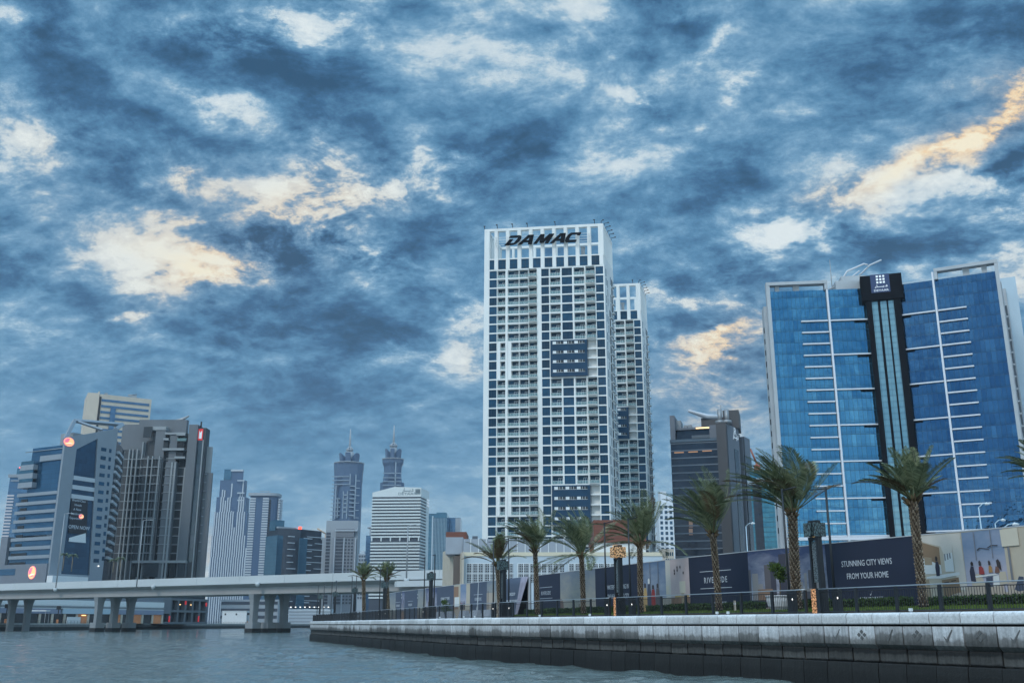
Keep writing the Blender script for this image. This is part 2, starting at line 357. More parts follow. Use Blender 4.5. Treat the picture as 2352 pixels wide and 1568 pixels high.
def res_tower(label, origin, rot, Wd, depth, ztop, zrow0, fh, nrow, zcrown, bays, alt_rows, xmin, sign=None, zbase=3.0):
    T = thing('residential_tower', label, 'tower', (origin.x, origin.y, zbase), rot, 'white residential towers')
    Z = lambda z: z - zbase
    wl = MB()
    H = Z(zrow0)                                   # top of the first balcony row
    bands = [(0, .044), (.991, 1.0), (.441, .478), (.107, .112), (.179, .198), (.290, .294), (.369, .373), (.542, .550), (.636, .648), (.734, .747), (.834, .845), (.921, .928)]
    zlow = H - nrow * fh
    for a, b in bands:
        wl.box(a * Wd, b * Wd, 0, 1.8, zlow, H + .2)
    for r in range(nrow + 1):
        z = H - r * fh
        for a, b in zip([.044, .112, .198, .294, .373, .478, .550, .648, .747, .845, .928], [.107, .179, .290, .369, .441, .542, .636, .734, .834, .921, .991]):
            wl.box(a * Wd, b * Wd, .02 if a != .478 else -.05, 1.8, z - .28, z + .22)
    for r0, r1 in alt_rows:                        # rows where the left bays are narrower: broad white piers
        wl.box(.2 * Wd, .228 * Wd, -.03, 1.6, H - r1 * fh + .1, H - r0 * fh - .1); wl.box(.113 * Wd, .137 * Wd, -.03, 1.6, H - r1 * fh + .1, H - r0 * fh - .1)
    wl.box(0, Wd, 1.8, depth, 0, H + .2)           # body
    wl.box(0, Wd, 0, 1.8, 0, zlow - .28)
    zc = Z(zcrown)                                 # floor of the crown = top of the upper window row
    for i in range(11):
        x = (.0 if i == 0 else .085 + .0975 * (i - 1)) * Wd
        wl.box(x, x + (.044 if i == 0 else .032) * Wd, -.04, 1.5, H + .2, zc + .4)
    wl.box(0, Wd, 0.8, depth, H + .2, zc)
    wl.box(0, Wd, -.02, 1.4, zc - .1, zc + .35)
    wl.build('wall', WHITE, T)
    # upper window row
    for i in range(10):
        x0 = (.044 if i == 0 else .085 + .0975 * (i - 1) + .032) * Wd; x1 = (.085 + .0975 * i) * Wd if i < 10 else Wd
        MB().box(x0, min(x1, .99 * Wd), .25, .32, H + .5, zc - .1, 0).box(x0, min(x1, .99 * Wd), .22, .25, (H + zc) / 2, (H + zc) / 2 + .08, 1).box((x0 + x1) / 2 - .04, (x0 + x1) / 2 + .04, .22, .25, H + .5, zc - .1, 1).build('window', [DKBLUE, MULL], T)
    # open crown
    zt = Z(ztop); cr = MB()
    for i in range(11):
        x = (.0 if i == 0 else .085 + .0975 * (i - 1) if i < 10 else .957) * Wd; w = (.043 if i in (0, 10) else .029) * Wd
        cr.box(x, x + w, 0, 1.5, zc + .35, zt - 1.0)
    cr.box(0, Wd, -.03, 1.6, zt - 1.0, zt)
    for i in range(7):                             # the two sides and the back of the crown
        y = 1.6 + (depth - 1.6) * (i + .55) / 7
        for x in (0, Wd - 1.2): cr.box(x, x + 1.2, y, y + .9, zc + .35, zt - 1.0)
    cr.box(0, 1.2, 1.6, depth, zt - 1.0, zt - .02); cr.box(Wd - 1.2, Wd, 1.6, depth, zt - 1.0, zt - .02)
    for i in range(5):
        x = (.12 + .19 * i) * Wd
        cr.box(x, x + .022 * Wd, depth - 1, depth, zc + .35, zt - 1.0)
    cr.box(1.2, Wd - 1.2, depth - 1.1, depth + .02, zt - 1.0, zt - .04)
    zm = zc + .35 * (zt - zc)
    cr.box(1.3, Wd - 1.3, depth - 2.2, depth - 1.15, zm - .5, zm + .4)
    cr.build('crown_frame', WHITE, T)
    MB().box(.52 * Wd, .63 * Wd, depth * .4, depth * .6, zc + .35, zc + 3.2).build('plant_room', WHITE2, T); MB().box(.22 * Wd, .3 * Wd, depth * .5, depth * .7, zc + .35, zc + 2.4).build('plant_room', WHITE2, T)
    MB().box(.8 * Wd, .826 * Wd, 3, 4.4, zc + .35, zc + 4.4).box(.795 * Wd, .831 * Wd, 2.9, 4.5, zc + 4.4, zc + 4.8).build('vent_shaft', STEEL, T)
    for x, y, dx, dy in [(.0, 0, -.05, 0), (.11, 0, 0, -.9), (.24, 0, 0, -.9), (.365, 0, 0, -.9), (.60, 0, 0, -.9), (.93, 0, 0, -.9), (.985, 0, .8, -.3), (1, .12, 1.6, 0), (1, .3, 1.6, 0), (1, .5, 1.6, 0), (1, .68, 1.6, 0), (1, .88, 1.6, 0)]:
        p = Vector((x * Wd, y * depth, zt))
        MB().tube([p, p + Vector((0, 0, .9)), p + Vector((dx, dy, 1.2))], .12, 6).box(p.x + dx - .3, p.x + dx + .3, p.y + dy - .25, p.y + dy + .25, zt + 1.1, zt + 1.35).build('floodlight', BLACK, T)
    # bays
    wins, balc = [], []
    inbay = lambda r, a: any(r0 <= r < r1 and .54 < a < .86 for r0, r1 in bays)
    meshes = {}
    for r in range(nrow):
        z = H - (r + 1) * fh + .22; h = fh - .50
        for kind, a, b in TCOL:
            if b < xmin or inbay(r, a): continue
            alt = any(r0 <= r < r1 for r0, r1 in alt_rows)
            if alt and a == .112: a = .137
            if alt and a == .198: a = .228
            w = (b - a) * Wd
            if kind == 'win': wins.append((a * Wd, z, w, h))
            else: balc.append((a * Wd, z, w, h, .9 if kind == 'balcp' else 0.0))
    rest = MB()
    def absorb(mb, me, off, k=0):
        o = len(mb.v); mb.v += [tuple(v.co + off) for v in me.vertices]
        for p in me.polygons: mb.f.append(tuple(o + i for i in p.vertices)); mb.m.append(p.material_index + k); mb.s.append(False)
    for i, (x, z, w, h) in enumerate(wins):
        key = ('w', round(w, 3))
        if key not in meshes: meshes[key] = window_mesh(w, h)
        if i < 90: put('window', meshes[key], T, (x, 0, z))
        else: absorb(rest, meshes[key], Vector((x, 0, z)))
    if rest.v: rest.build('window', [DKBLUE, MULL], T)['kind'] = 'stuff'
    rest = MB()
    for i, (x, z, w, h, p) in enumerate(balc):
        key = ('b', round(w, 3), p)
        if key not in meshes: meshes[key] = balcony_mesh(w, h, p)
        s, d, g = meshes[key]
        if i < 100:
            o = put('balcony', s, T, (x, 0, z)); put('balcony_door', d, o); put('balustrade', g, o)
        else:
            for me, k in ((s, 0), (d, 1), (g, 3)): absorb(rest, me, Vector((x, 0, z)), k)
    if rest.v: rest.build('balcony', [WHITE, DKBLUE, WHITE2, GREENGL, WHITE2], T)['kind'] = 'stuff'
    for r0, r1 in bays:                            # dark glass box with three balcony slots on each storey
        if xmin < .86:
            g = MB().box(.553 * Wd, .85 * Wd, -.9, 1.5, H - r1 * fh + .25, H - r0 * fh - .3, 0)
            for r in range(r0, r1): g.box(.553 * Wd, .85 * Wd, -.93, -.9, H - r * fh - 1.9, H - r * fh - 1.8, 1)
            g = g.build('glass_bay', [BAYGL, MULL], T)
            for r in range(r0, r1):
                z = H - r * fh - 1.75
                for i in range(3):
                    x = (.572 + .088 * i) * Wd; w = .082 * Wd
                    MB().box(x, x + w * .35, -.96, -.91, z, z + .95, 1).box(x + w * .35, x + w, -.96, -.91, z, z + .95, 0).box(x + w * .5, x + w * .53, -.99, -.96, z, z + .95, 1).box(x + w * .75, x + w * .78, -.99, -.96, z, z + .95, 1).box(x - .1, x + w, -1.0, -.9, z - .08, z, 1).build('balcony_slot', [DARKIN, WHITE2], g)
    # right flank: panel joints, slit windows and stacked small balconies
    fl = MB()
    for i in range(1, 6): fl.box(Wd - .02, Wd + .05, depth * i / 6 - .08, depth * i / 6 + .08, 0, H + 4)
    for r in range(0, nrow, 3): fl.box(Wd - .02, Wd + .04, .2, depth - .2, H - r * fh - .06, H - r * fh + .06)
    fl.build('flank_joint', WHITE2, T)
    items = []
    for r in range(nrow):
        z = H - (r + 1) * fh
        for y0, w in ((.14, .05), (.30, .03), (.62, .05), (.90, .06)):
            if (r + int(y0 * 10)) % 4 == 3: continue
            items.append(MB().box(Wd, Wd + .06, y0 * depth, (y0 + w) * depth, z + .3, z + fh - .3))
    many('slit_window', items, DKBLUE, T, 60)
    items = []
    for r in range(nrow - 1):
        z = H - (r + 1) * fh
        for y0 in (.46, .74):
            if r < 4 and y0 < .5: continue
            items.append(MB().box(Wd, Wd + 1.0, y0 * depth, (y0 + .1) * depth, z - .1, z + .15, 0).box(Wd + .95, Wd + 1.0, y0 * depth, (y0 + .1) * depth, z + .15, z + 1.2, 1).box(Wd, Wd + .06, y0 * depth, (y0 + .1) * depth, z + .3, z + fh - .4, 2))
    many('side_balcony', items, [WHITE, GREENGL, DARKIN], T, 60)
    return T
BAYGL = mat('bay_glass', (0.010, 0.042, 0.085, 1), 0.14, spec=0.3, var=0.25, vscale=0.3)
ft = Facade(1113, 527, 1385, 513, 360)
zr0 = ft.z(1120, 621.6); fh = (zr0 - ft.z(1122, 850.5)) / 11; zc = ft.z(1130, 597)
far = at_z(1406, 557, ft.top)
near = ft.a + ft.ex * ft.w
fv = Vector((far.x, far.y)) - near
dep = fv.dot(Vector((-ft.ex.y, ft.ex.x))); SKEW = fv.dot(ft.ex) / dep       # the plan is a parallelogram
def skew(T):
    for me in {o.data for o in T.children_recursive if o.data}:
        for v in me.vertices: v.co.x += SKEW * v.co.y
nrow = int((zr0 - 22) / fh)
print('tower', SKEW, ft.w, ft.top, math.degrees(ft.rot), 'floor', fh, nrow, 'depth', dep)
RT = res_tower('tall white residential tower with open roof frame and big black rooftop lettering', ft.a, ft.rot, ft.w, dep, ft.top, zr0, fh, nrow, zc, [(8, 12), (23, 27)], [(8, 12), (22, 26)], 0.0)
# rooftop lettering on four rails
x0, z0 = ft.xz(*[(1900 + 305 / 2.45) / 1.7415, (860 + 310 / 2.45) / 1.7415]); x1, z1 = ft.xz(*[(1900 + 1015 / 2.45) / 1.7415, (860 + 222 / 2.45) / 1.7415])
zt_ = ft.z((1900 + 345 / 2.45) / 1.7415, (860 + 218 / 2.45) / 1.7415)
lh = zt_ - z0; z0 -= 3.0
sg = MB()
def letter(polys, ox, wd):
    for pl in polys: sg.slab([(ox + (px + .42 * pz) * wd, z0 + pz * lh) for px, pz in pl], -1.6, -1.1)
def st(x0, z0, x1, z1, w):                          # a slanted bar of a letter (w = width along x)
    return [(x0, z0), (x0 + w, z0), (x1 + w, z1), (x1, z1)]
LD = [st(.02, .0, .14, .62, .26), [(0, 0), (.60, 0), (.62, .2), (.06, .2)], [(.05, 1), (.74, 1), (.70, .78), (.02, .78)], [(.60, 0), (.80, .1), (.94, .42), (.96, .7), (.88, .92), (.74, 1), (.70, .78), (.70, .6), (.66, .38), (.62, .2)]]
LA = [st(0, 0, .32, 1, .24), st(.70, 0, .42, 1, .26), [(.20, .22), (.74, .22), (.70, .42), (.26, .42)], [(.32, .8), (.68, .8), (.68, 1), (.32, 1)]]
LM = [st(0, 0, .06, 1, .20), st(.36, .1, .06, 1, .24), st(.36, .1, .62, 1, .24), st(.72, 0, .70, 1, .22)]
LC = [[(.16, 0), (.92, 0), (.92, .22), (.34, .22), (.25, .40), (.25, .66), (.33, .80), (.16, 1), (.02, .82), (-.03, .5), (.0, .18)], [(.16, 1), (.96, 1), (.98, .70), (.76, .70), (.74, .80), (.33, .80)]]
span = x1 - x0; wl_ = span / 5.35
for i, L in enumerate((LD, LA, LM, LA, LC)): letter(L, x0 + span * (0, .185, .40, .625, .82)[i] - .3, wl_ * (1.0, 1.08, 1.15, 1.08, .92)[i])
rs = sg.build('rooftop_sign', SIGNB, RT, (0, 0, 0)); 
for i in range(4):
    z = z0 + lh * (i + .35) / 3.6
    MB().box(.085 * ft.w, .90 * ft.w, -.95, -.85, z - .06, z + .06).box(.1 * ft.w, .1 * ft.w + .15, -.85, 0, z - .06, z + .06).box(.88 * ft.w, .88 * ft.w + .15, -.85, 0, z - .06, z + .06).build('sign_rail', WHITE2, rs)
# second tower of the pair, farther back
nr = at_z(1470, 650, ft.top); sep_ = Vector((nr.x, nr.y)) - ft.ex * ft.w
f2w = Facade.__new__(Facade); f2w.a = sep_; f2w.w = ft.w; f2w.top = ft.top; f2w.rot = ft.rot; f2w.ex = ft.ex
sc2 = 1.0
RT2 = res_tower('white residential tower with open roof frame standing behind its lettered twin', sep_, ft.rot, ft.w, dep, ft.top, zr0, fh, nrow, zc, [(11, 15)], [], 0.74)
skew(RT); skew(RT2)
# ------------------------------------------------------------------ blue glass office building
cp6 = lambda x, y: ((3000 + x / 2.0903) / 1.7415, (1000 + y / 2.0903) / 1.7415)
GL = curtain('bright_reflection_glass', (0.042, 0.16, 0.28, 1), (0.14, 0.35, 0.48, 1), 1.45, 4.0, 0.88, 0.05)
GR = curtain('dim_reflection_glass', (0.028, 0.090, 0.185, 1), (0.075, 0.19, 0.32, 1), 1.45, 4.0, 0.88, 0.05)  # same glass on both wings; their differing reflections are painted into the tints
GC = curtain('pale_strip_glass', (0.16, 0.30, 0.36, 1), (0.26, 0.42, 0.46, 1), 1.6, 2.0, 0.6, 0.12)
CHAR = mat('charcoal_cladding', (0.006, 0.007, 0.010, 1), 0.9, spec=.1, var=0.2, vscale=0.3)
FIN = mat('pale_metal_fin', (0.62, 0.64, 0.68, 1), 0.5)
CONC = mat('pale_grey_concrete', (0.38, 0.41, 0.43, 1), 0.75, var=0.1, vscale=0.15)
SIDEW = mat('pale_blue_cladding', (0.42, 0.53, 0.60, 1), 0.6, var=0.06, vscale=0.1)
fl_ = Facade(*cp6(160, 350), *cp6(962, 320), 330)
pr = at_z(*cp6(1225, 295), fl_.top)
fr_ = Facade(*cp6(1225, 295), *cp6(2062, 175), pr.y)
print('blue L', fl_.w, fl_.top, math.degrees(fl_.rot), 'R', fr_.w, fr_.top, math.degrees(fr_.rot))
zb = 3.0; DB = 24
OB = thing('office_building', 'broad blue glass office building with charcoal centre strip and white square emblem', 'building', (fl_.a.x, fl_.a.y, zb), fl_.rot)
toL = Matrix.Translation((fl_.a.x, fl_.a.y, zb)) @ Matrix.Rotation(fl_.rot, 4, 'Z'); inv = toL.inverted()
def loc2(p): q = inv @ Vector((p[0], p[1], zb)); return (q.x, q.y)
HT = fl_.top - zb
# right wing carries its own frame (an empty child keeps its turn)
def wing_part(name, mb, mats, right):
    o = mb.build(name, mats, OB)
    if right:
        q = inv @ Vector((fr_.a.x, fr_.a.y, zb)); o.location = (q.x, q.y, 0); o.rotation_euler = (0, 0, fr_.rot - fl_.rot)
    return o
HR = fr_.top - zb
zb_l = 2
wing_part('glass_wall', MB().box(0, fl_.w, 0, 6, zb_l, HT), GL, 0)
wing_part('glass_wall', MB().box(0, fr_.w, 0, DB, zb_l, HR), GR, 1)
# thin dark storey joints
# frames over the roof
def roof_frame(fac, right, ua, ub, uf):
    xa, za = fac.xz(*cp6(*ua)); xb, zbv = fac.xz(*cp6(*ub))
    z = za - zb; m = MB()
    m.box(xa, xb, -1.4, 1.4, z - 1.1, z)
    if right: m.box(xa, xa + 1.0, -1.3, 1.4, fac.top - zb - .2, z - 1.1); m.box(xb - 1.1, xb, -1.3, 1.4, 0, z - 1.1); m.box((xa + xb) / 2 - 1, (xa + xb) / 2 + 1, .3, 1.3, fac.top - zb - 1, z - 1.1); m.box(xb - 5, xb - 3.4, .3, 1.3, fac.top - zb, z - 1.1)
    else: m.box(xb - 1.0, xb, -1.3, 1.4, fac.top - zb - .2, z - 1.1); m.box(xa, xa + 1.2, -1.3, 1.4, 0, z - 1.1); m.box((xa + xb) / 2 - 1, (xa + xb) / 2 + 1, .3, 1.3, fac.top - zb, z - 1.1); m.box(xa + 3.2, xa + 4.6, .3, 1.3, fac.top - zb, z - 1.1)
    wing_part('roof_frame', m, CONC, right)
    xf = fac.x(*cp6(*uf))
    wing_part('vertical_fin', MB().box(xf - .3, xf + .3, -1.25, -.02, zb_l, z - 1.1), FIN, right)
    return xf
xl = roof_frame(fl_, 0, (128, 282), (637, 252), (652, 500))
xr = roof_frame(fr_, 1, (1535, 165), (2068, 92), (1562, 500))
# storey fins
za = fl_.z(*cp6(425, 602)); zs = (za - fl_.z(*cp6(478, 1471))) / 9
xa = fl_.x(*cp6(425, 602)); xe = fl_.x(*cp6(978, 578)); zlong = fl_.z(*cp6(660, 592))
n_rows = int((za - 16) / zs)
for i in range(n_rows):
    z = za - zb - i * zs
    wing_part('storey_fin', MB().box(xa, xl - .4, -1.0, -.02, z - .21, z + .21), FIN, 0)
    if i % 3 == 0:
        wing_part('storey_fin', MB().box(xl + .4, xe, -1.0, -.02, z - .21, z + .21), FIN, 0)
        wing_part('charcoal_strip', MB().box(xe - 4.2, xe - .1, -.8, -.02, z - .75, z - .3), CHAR, 0)  # solid charcoal strip below the centre end of each long fin
zr_ = fr_.z(*cp6(1590, 508)); zsr = (zr_ - fr_.z(*cp6(1670, 1502))) / 10
xc = fr_.x(*cp6(1812, 483)); xd = fr_.x(*cp6(1240, 556))
for i in range(int((zr_ - 16) / zsr) + 1):
    z = zr_ - zb - i * zsr
    wing_part('storey_fin', MB().box(xr + .4, xc, -1.0, -.02, z - .21, z + .21), FIN, 1)
    if i % 3 == 0:
        wing_part('storey_fin', MB().box(xd, xr - .4, -1.0, -.02, z - .21, z + .21), FIN, 1)
        wing_part('charcoal_strip', MB().box(xd + .1, xd + 4, -.8, -.02, z - .75, z - .3), CHAR, 1)
zlow_ = fl_.z(1793, 1238) - zb
wing_part('canopy_band', MB().box(-.6, fl_.w, -1.3, -.02, zlow_ - .5, zlow_ + .5), FIN, 0)
wing_part('canopy_band', MB().box(0, fr_.w, -1.3, -.02, zlow_ - .5, zlow_ + .5), FIN, 1)
# charcoal centre between the wings
a2, b2 = at(*cp6(915, 232), fl_.a.y - 8), None
cA = Vector(loc2(at_z(*cp6(963, 380), fl_.z(*cp6(940, 380))).xy)) if False else Vector((fl_.w - .3, -1.2))
qR = inv @ Vector((fr_.a.x, fr_.a.y, zb)); cB = Vector((qR.x + .3, qR.y - 1.2))
cw = (cB - cA).length; crot = atan2(cB.y - cA.y, cB.x - cA.x)
gA = toL @ Vector((cA.x, cA.y, 0)); fc = Facade.__new__(Facade); fc.a = Vector((gA.x, gA.y)); fc.w = cw; fc.rot = fl_.rot + crot; fc.ex = Vector((cos(fc.rot), sin(fc.rot)))
ztop_c = fc.z(*cp6(930, 232)) - zb; zlint = fc.z(*cp6(1100, 425)) - zb
def centre(name, mb, mats, parent=None):
    o = mb.build(name, mats, OB); o.location = (cA.x, cA.y, 0); o.rotation_euler = (0, 0, crot); return o
xs = [fc.x(*cp6(x, 432)) for x in (1015, 1066, 1085, 1140, 1152, 1200)]
cx0 = fc.x(*cp6(917, 240)); cx1 = fc.x(*cp6(1265, 240))
m = MB().box(cx0, cx1, -1.6, 9, zlint, ztop_c)
for a, b in ((0, xs[0]), (xs[1], xs[2]), (xs[3], xs[4]), (xs[5], cw)): m.box(a, b, -1.2, 4, 0, zlint)
centre('centre_frame', m, CHAR)
for a, b in ((xs[0], xs[1]), (xs[2], xs[3]), (xs[4], xs[5])): centre('glass_strip', MB().box(a, b, -.4, 3, 0, zlint), GC)
# emblem plate
NAVY = mat('navy_plate', (0.012, 0.035, 0.11, 1), 0.4)
px0, pz0 = fc.x(*cp6(1008, 300)), fc.z(*cp6(1015, 373)) - zb; px1, pz1 = fc.x(*cp6(1168, 300)), fc.z(*cp6(1010, 222)) - zb
sp = centre('sign_plate', MB().box(px0, px1, -1.75, -1.62, pz0, pz1), NAVY)
pw, ph = px1 - px0, pz1 - pz0; emb = MB()
for i in range(3):
    for j in range(3):
        ex, ez = px0 + pw * (.30 + .17 * i), pz1 - ph * (.07 + .165 * j); s = pw * .11
        if i == 2 and j == 0: emb.slab([(ex + s / 2 + s * .55 * cos(t * pi / 6), ez - s / 2 + s * .55 * sin(t * pi / 6)) for t in range(12)], -1.84, -1.76)
        else: emb.box(ex, ex + s, -1.84, -1.76, ez - s, ez)
emb.build('square_emblem', LITW, sp)
def arabic(mb, x0, x1, z0, h, y0, y1):
    """the four-letter word over the Latin name, drawn as strokes from its left end"""
    w = x1 - x0; s = .16 * h
    B = lambda a, b, c, d: mb.box(x0 + a * w, x0 + b * w, y0, y1, z0 + c * h, z0 + d * h)
    B(0, .10, .0, .16); B(.07, .11, .05, .55)                 # reh
    B(.16, .20, .25, 1.0); B(.16, .74, .22, .38); B(.70, .74, .3, .62)   # alef, long joint, yeh
    B(.62, .66, .0, .12); B(.71, .75, .0, .12)                # two dots
    B(.82, 1.0, .22, .38); B(.94, 1.0, .3, .62); B(.90, .96, .60, .78)   # dal
ar = MB(); arabic(ar, px0 + pw * .2, px0 + pw * .86, pz0 + ph * .25, ph * .17, -1.84, -1.76); ar.build('arabic_lettering', LITW, sp)
text('lettering', 'DEYAAR', ph * .155, LITW, sp, (px0 + pw * .52, -1.76, pz0 + ph * .06), depth=.06, sx=1.25)
# roof structures
MB().box(fl_.w * .72, fl_.w + 3, 3, 16, HT - 8, HT + 4.0).build('plant_room', CONC, OB); MB().box(fl_.w * .8, fl_.w + 2, 5.2, 15, HT + 4.0, HT + 6.5).build('plant_room', CONC, OB)
g = MB(); b0 = Vector((fl_.w * .78, 6, HT + 4))
g.tube([b0, b0 + Vector((3, 0, 4.5)), b0 + Vector((9, 0, 7.0)), b0 + Vector((10, -1, 6.2))], .35, 6).tube([b0 + Vector((-4, 0, -2)), b0 + Vector((2, 0, .6)), b0 + Vector((7, -1, 4.2))], .25, 6).tube([b0 + Vector((6, 1, 2)), b0 + Vector((11, 0, 6.5)), b0 + Vector((15, 0, 8.2))], .3, 6)
g.build('cleaning_cradle_arm', mat('pale_steel', (.55, .57, .6, 1), .5), OB)
MB().tube([(fl_.w * .70, 6, HT), (fl_.w * .70, 6, HT + 13)], .14, 5).build('mast', STEEL, OB)
wing_part('parapet_wall', MB().box(.5, fr_.w * .98, 6, 8, HR, HR + 2.6), SIDEW, 1)
# right flank with recessed windows and the tall pale slab behind it
fs0 = fr_.w
zfl = HR
wing_part('flank_wall', MB().box(fs0, fs0 + .9, 1.2, DB, 0, zfl - 3.5).box(fs0, fs0 + 1.8, DB, DB + 1.2, 0, zfl + 1.0), CONC, 1)
for i in range(20):
    z = zr_ - zb - i * zsr
    if z < 14: break
    wing_part('flank_window', MB().box(fs0 + .9, fs0 + 1.0, 3, DB - 2, z - zsr + .9, z - .5, 0).box(fs0 + .9, fs0 + 1.5, 2, DB - 1, z - .45, z, 1), [mat('plum_glass', (.05, .04, .06, 1), .15), CONC], 1)
wing_part('rear_slab', MB().box(fs0 - 6, fs0 + 5.2, DB + 1.3, DB + 9, 0, zfl + 5.2), SIDEW, 1)
# left flank
wing_part('flank_wall', MB().box(-2.2, -.05, .8, 6, 0, HT - 5), CONC, 0)
for i in range(18):
    wing_part('flank_slot', MB().box(-2.27, -2.20, 2, 3.6, HT - 14 - i * zs, HT - 12.2 - i * zs), CHAR, 0)
# ------------------------------------------------------------------ helper for the other buildings
class Bld:
    def __init__(self, name, label, cat, fac, zb=3.0, group=None):
        self.f, self.zb = fac, zb
        self.t = thing(name, label, cat, (fac.a.x, fac.a.y, zb), fac.rot, group)
        self.H = fac.top - zb
    def x(self, u, v): return self.f.x(u, v)
    def z(self, u, v): return self.f.z(u, v) - self.zb
    def box(self, name, x0, x1, y0, y1, z0, z1, m, parent=None):
        return MB().box(x0, x1, y0, y1, z0, z1).build(name, m, parent or self.t)
    def put(self, name, mb, mats, parent=None): return mb.build(name, mats, parent or self.t)
    def bands(self, name, x0, x1, y0, y1, z0, dz, h, n, m, cap=100, parent=None):
        many(name, [MB().box(x0, x1, y0, y1, z0 - i * dz - h, z0 - i * dz) for i in range(n)], m, parent or self.t, cap)
def front(u1, u2, v, D): return Facade(u1, v, u2, v, D, D)
GLASS_DK = curtain('dark_office_glass', (0.020, 0.028, 0.042, 1), (0.045, 0.06, 0.085, 1), 1.6, 4.0, 0.5, 0.12)
GLASS_TEAL = curtain('teal_office_glass', (0.05, 0.13, 0.19, 1), (0.09, 0.20, 0.27, 1), 1.8, 3.6, 0.6, 0.10)
GLASS_STEEL = curtain('steel_blue_glass', (0.06, 0.13, 0.22, 1), (0.10, 0.19, 0.30, 1), 1.8, 3.6, 0.6, 0.10)
# ------------------------------------------------------------------ dark grey hotel tower
cp5 = lambda x, y: (1493 + x / 3.413, 861.3 + y / 3.413)
HGREY = mat('dark_grey_stone', (0.075, 0.072, 0.075, 1), 0.6, var=0.12, vscale=0.2)
HLIGHT = mat('light_grey_stone', (0.17, 0.18, 0.205, 1), 0.6, var=0.08, vscale=0.2)
b = Bld('hotel_tower', 'dark grey hotel tower with lit letters on its narrow side and flues on the roof', 'tower', Facade(*cp5(160, 530), *cp5(525, 513), 430))
T = b.t; w = b.f.w; H = b.H; dz = (b.z(*cp5(165, 590)) - b.z(*cp5(185, 1305))) / 12.15
b.box('glass_wall', 0, w, 0, 24, 0, H, GLASS_DK)
b.bands('storey_band', -.1, w, -.25, -.01, H - .2, dz, .55, 23, mat('grey_band', (0.16, 0.18, 0.21, 1), .5))
b.box('terrace_wall', -.2, w, -.6, 1.2, H, H + 1.2, mat('rail_glass', (0.10, .13, .16, 1), .2))
xs0 = w; xs1 = b.x(*cp5(602, 513)); zp = b.z(*cp5(522, 381))
b.box('corner_pier', xs0, xs1, -1.6, 24, 0, zp, HGREY)
zt2 = b.z(*cp5(200, 420))
b.box('upper_storey', 1.2, w, 5, 22, H, zt2, GLASS_DK); b.box('upper_storey', w * .45, w, 3.0, 5, H + 2, H + (zt2 - H) * .55, mat('grey_balcony', (.12, .14, .16, 1), .4))
b.box('roof_slab', .6, w, 3.6, 22, zt2, zt2 + 1.0, HLIGHT)
b.box('lit_soffit', w * .55, w - .3, 3.4, 3.6, zt2 + .25, zt2 + .7, WARMLIT)
xf0, xf1 = 0.0, b.x(*cp5(192, 400)); b.box('corner_fin', xf0, xf1, 1, 14, H + .2, b.z(*cp5(180, 312)), HLIGHT)
b.box('fin_screen', xf1 + .1, xf1 + 2.2, 6, 14, zt2 + 1, b.z(*cp5(230, 335)), STEEL)
for x, hh in ((265, 365), (300, 362), (340, 390)): b.box('roof_unit', b.x(*cp5(x - 18, 400)), b.x(*cp5(x + 12, 400)), 8, 12, zt2 + 1, b.z(*cp5(x, hh)), STEEL)
zc2 = b.z(*cp5(400, 305)); b.box('lift_core', b.x(*cp5(388, 380)), b.x(*cp5(615, 380)), 9, 22, zt2 + 1, zc2, HGREY)
b.box('lift_core', b.x(*cp5(560, 380)), b.x(*cp5(690, 380)), 12, 26, zp, zc2 + 3.5, HGREY)
for x in (545, 600):
    xx = b.x(*cp5(x, 340)); zz = b.z(*cp5(x, 262))
    b.put('flue_pipe', MB().tube([(xx, 2, zp), (xx, 2, zz)], 1.0, 10).tube([(xx, 2, zp + .2), (xx, 2, zp + 1.6)], 2.0, 10), STEEL)
xx = b.x(*cp5(548, 260)); b.put('mast', MB().tube([(xx, 6, zp), (xx, 6, b.z(*cp5(548, 212)))], .16, 5), STEEL)
b.put('window_cleaning_crane', MB().tube([(b.x(*cp5(530, 300)), 10, b.z(*cp5(530, 297))), (b.x(*cp5(430, 290)), 9, b.z(*cp5(430, 293))), (b.x(*cp5(300, 265)), 6, b.z(*cp5(300, 262))), (b.x(*cp5(288, 262)), 6, b.z(*cp5(288, 258)))], [1.3, 1.2, .7, .5], 6), mat('pale_steel', (.55, .57, .6, 1), .5))
fc2 = at_z(*cp5(778, 468), b.f.top + 2)     # flank, set back at a right angle to the front
ffl = Facade(*cp5(602, 378), *cp5(778, 468), at_z(*cp5(602, 378), b.f.a.x * 0 + zp + 3).y)
lh_ = (Matrix.Translation(T.location) @ Matrix.Rotation(b.f.rot, 4, 'Z')).inverted() @ Vector((ffl.a.x, ffl.a.y, 3))
def flk(name, mb, mats, parent=None):
    o = mb.build(name, mats, parent or T); o.location = lh_; o.rotation_euler = (0, 0, ffl.rot - b.f.rot); return o
fx = lambda x, y: ffl.x(*cp5(x, y)); fz = lambda x, y: ffl.z(*cp5(x, y)) - 3
L = ffl.w; zf_ = ffl.top - 3
print('hotel flank', L, math.degrees(ffl.rot), zf_, zp)
flk('flank_wall', MB().box(0, fx(692, 420), -.02, 8, 0, zf_), HLIGHT); flk('flank_recess', MB().box(fx(692, 420), fx(735, 440), 2, 8, 0, zf_ - 1), HGREY); flk('flank_wall', MB().box(fx(735, 440), L, -.02, 8, 0, zf_ - 2), HLIGHT)
flk('flank_glass', MB().box(fx(660, 600), fx(690, 600), -.2, -.03, 0, fz(660, 578)), GLASS_DK); flk('flank_glass', MB().box(fx(740, 640), fx(790, 640), -.2, -.03, 0, fz(740, 628)), GLASS_DK)
for x in (726, 742): flk('flank_rib', MB().box(fx(x, 600), fx(x, 600) + .5, -.25, 1.9, 0, zf_ - 3), HLIGHT)
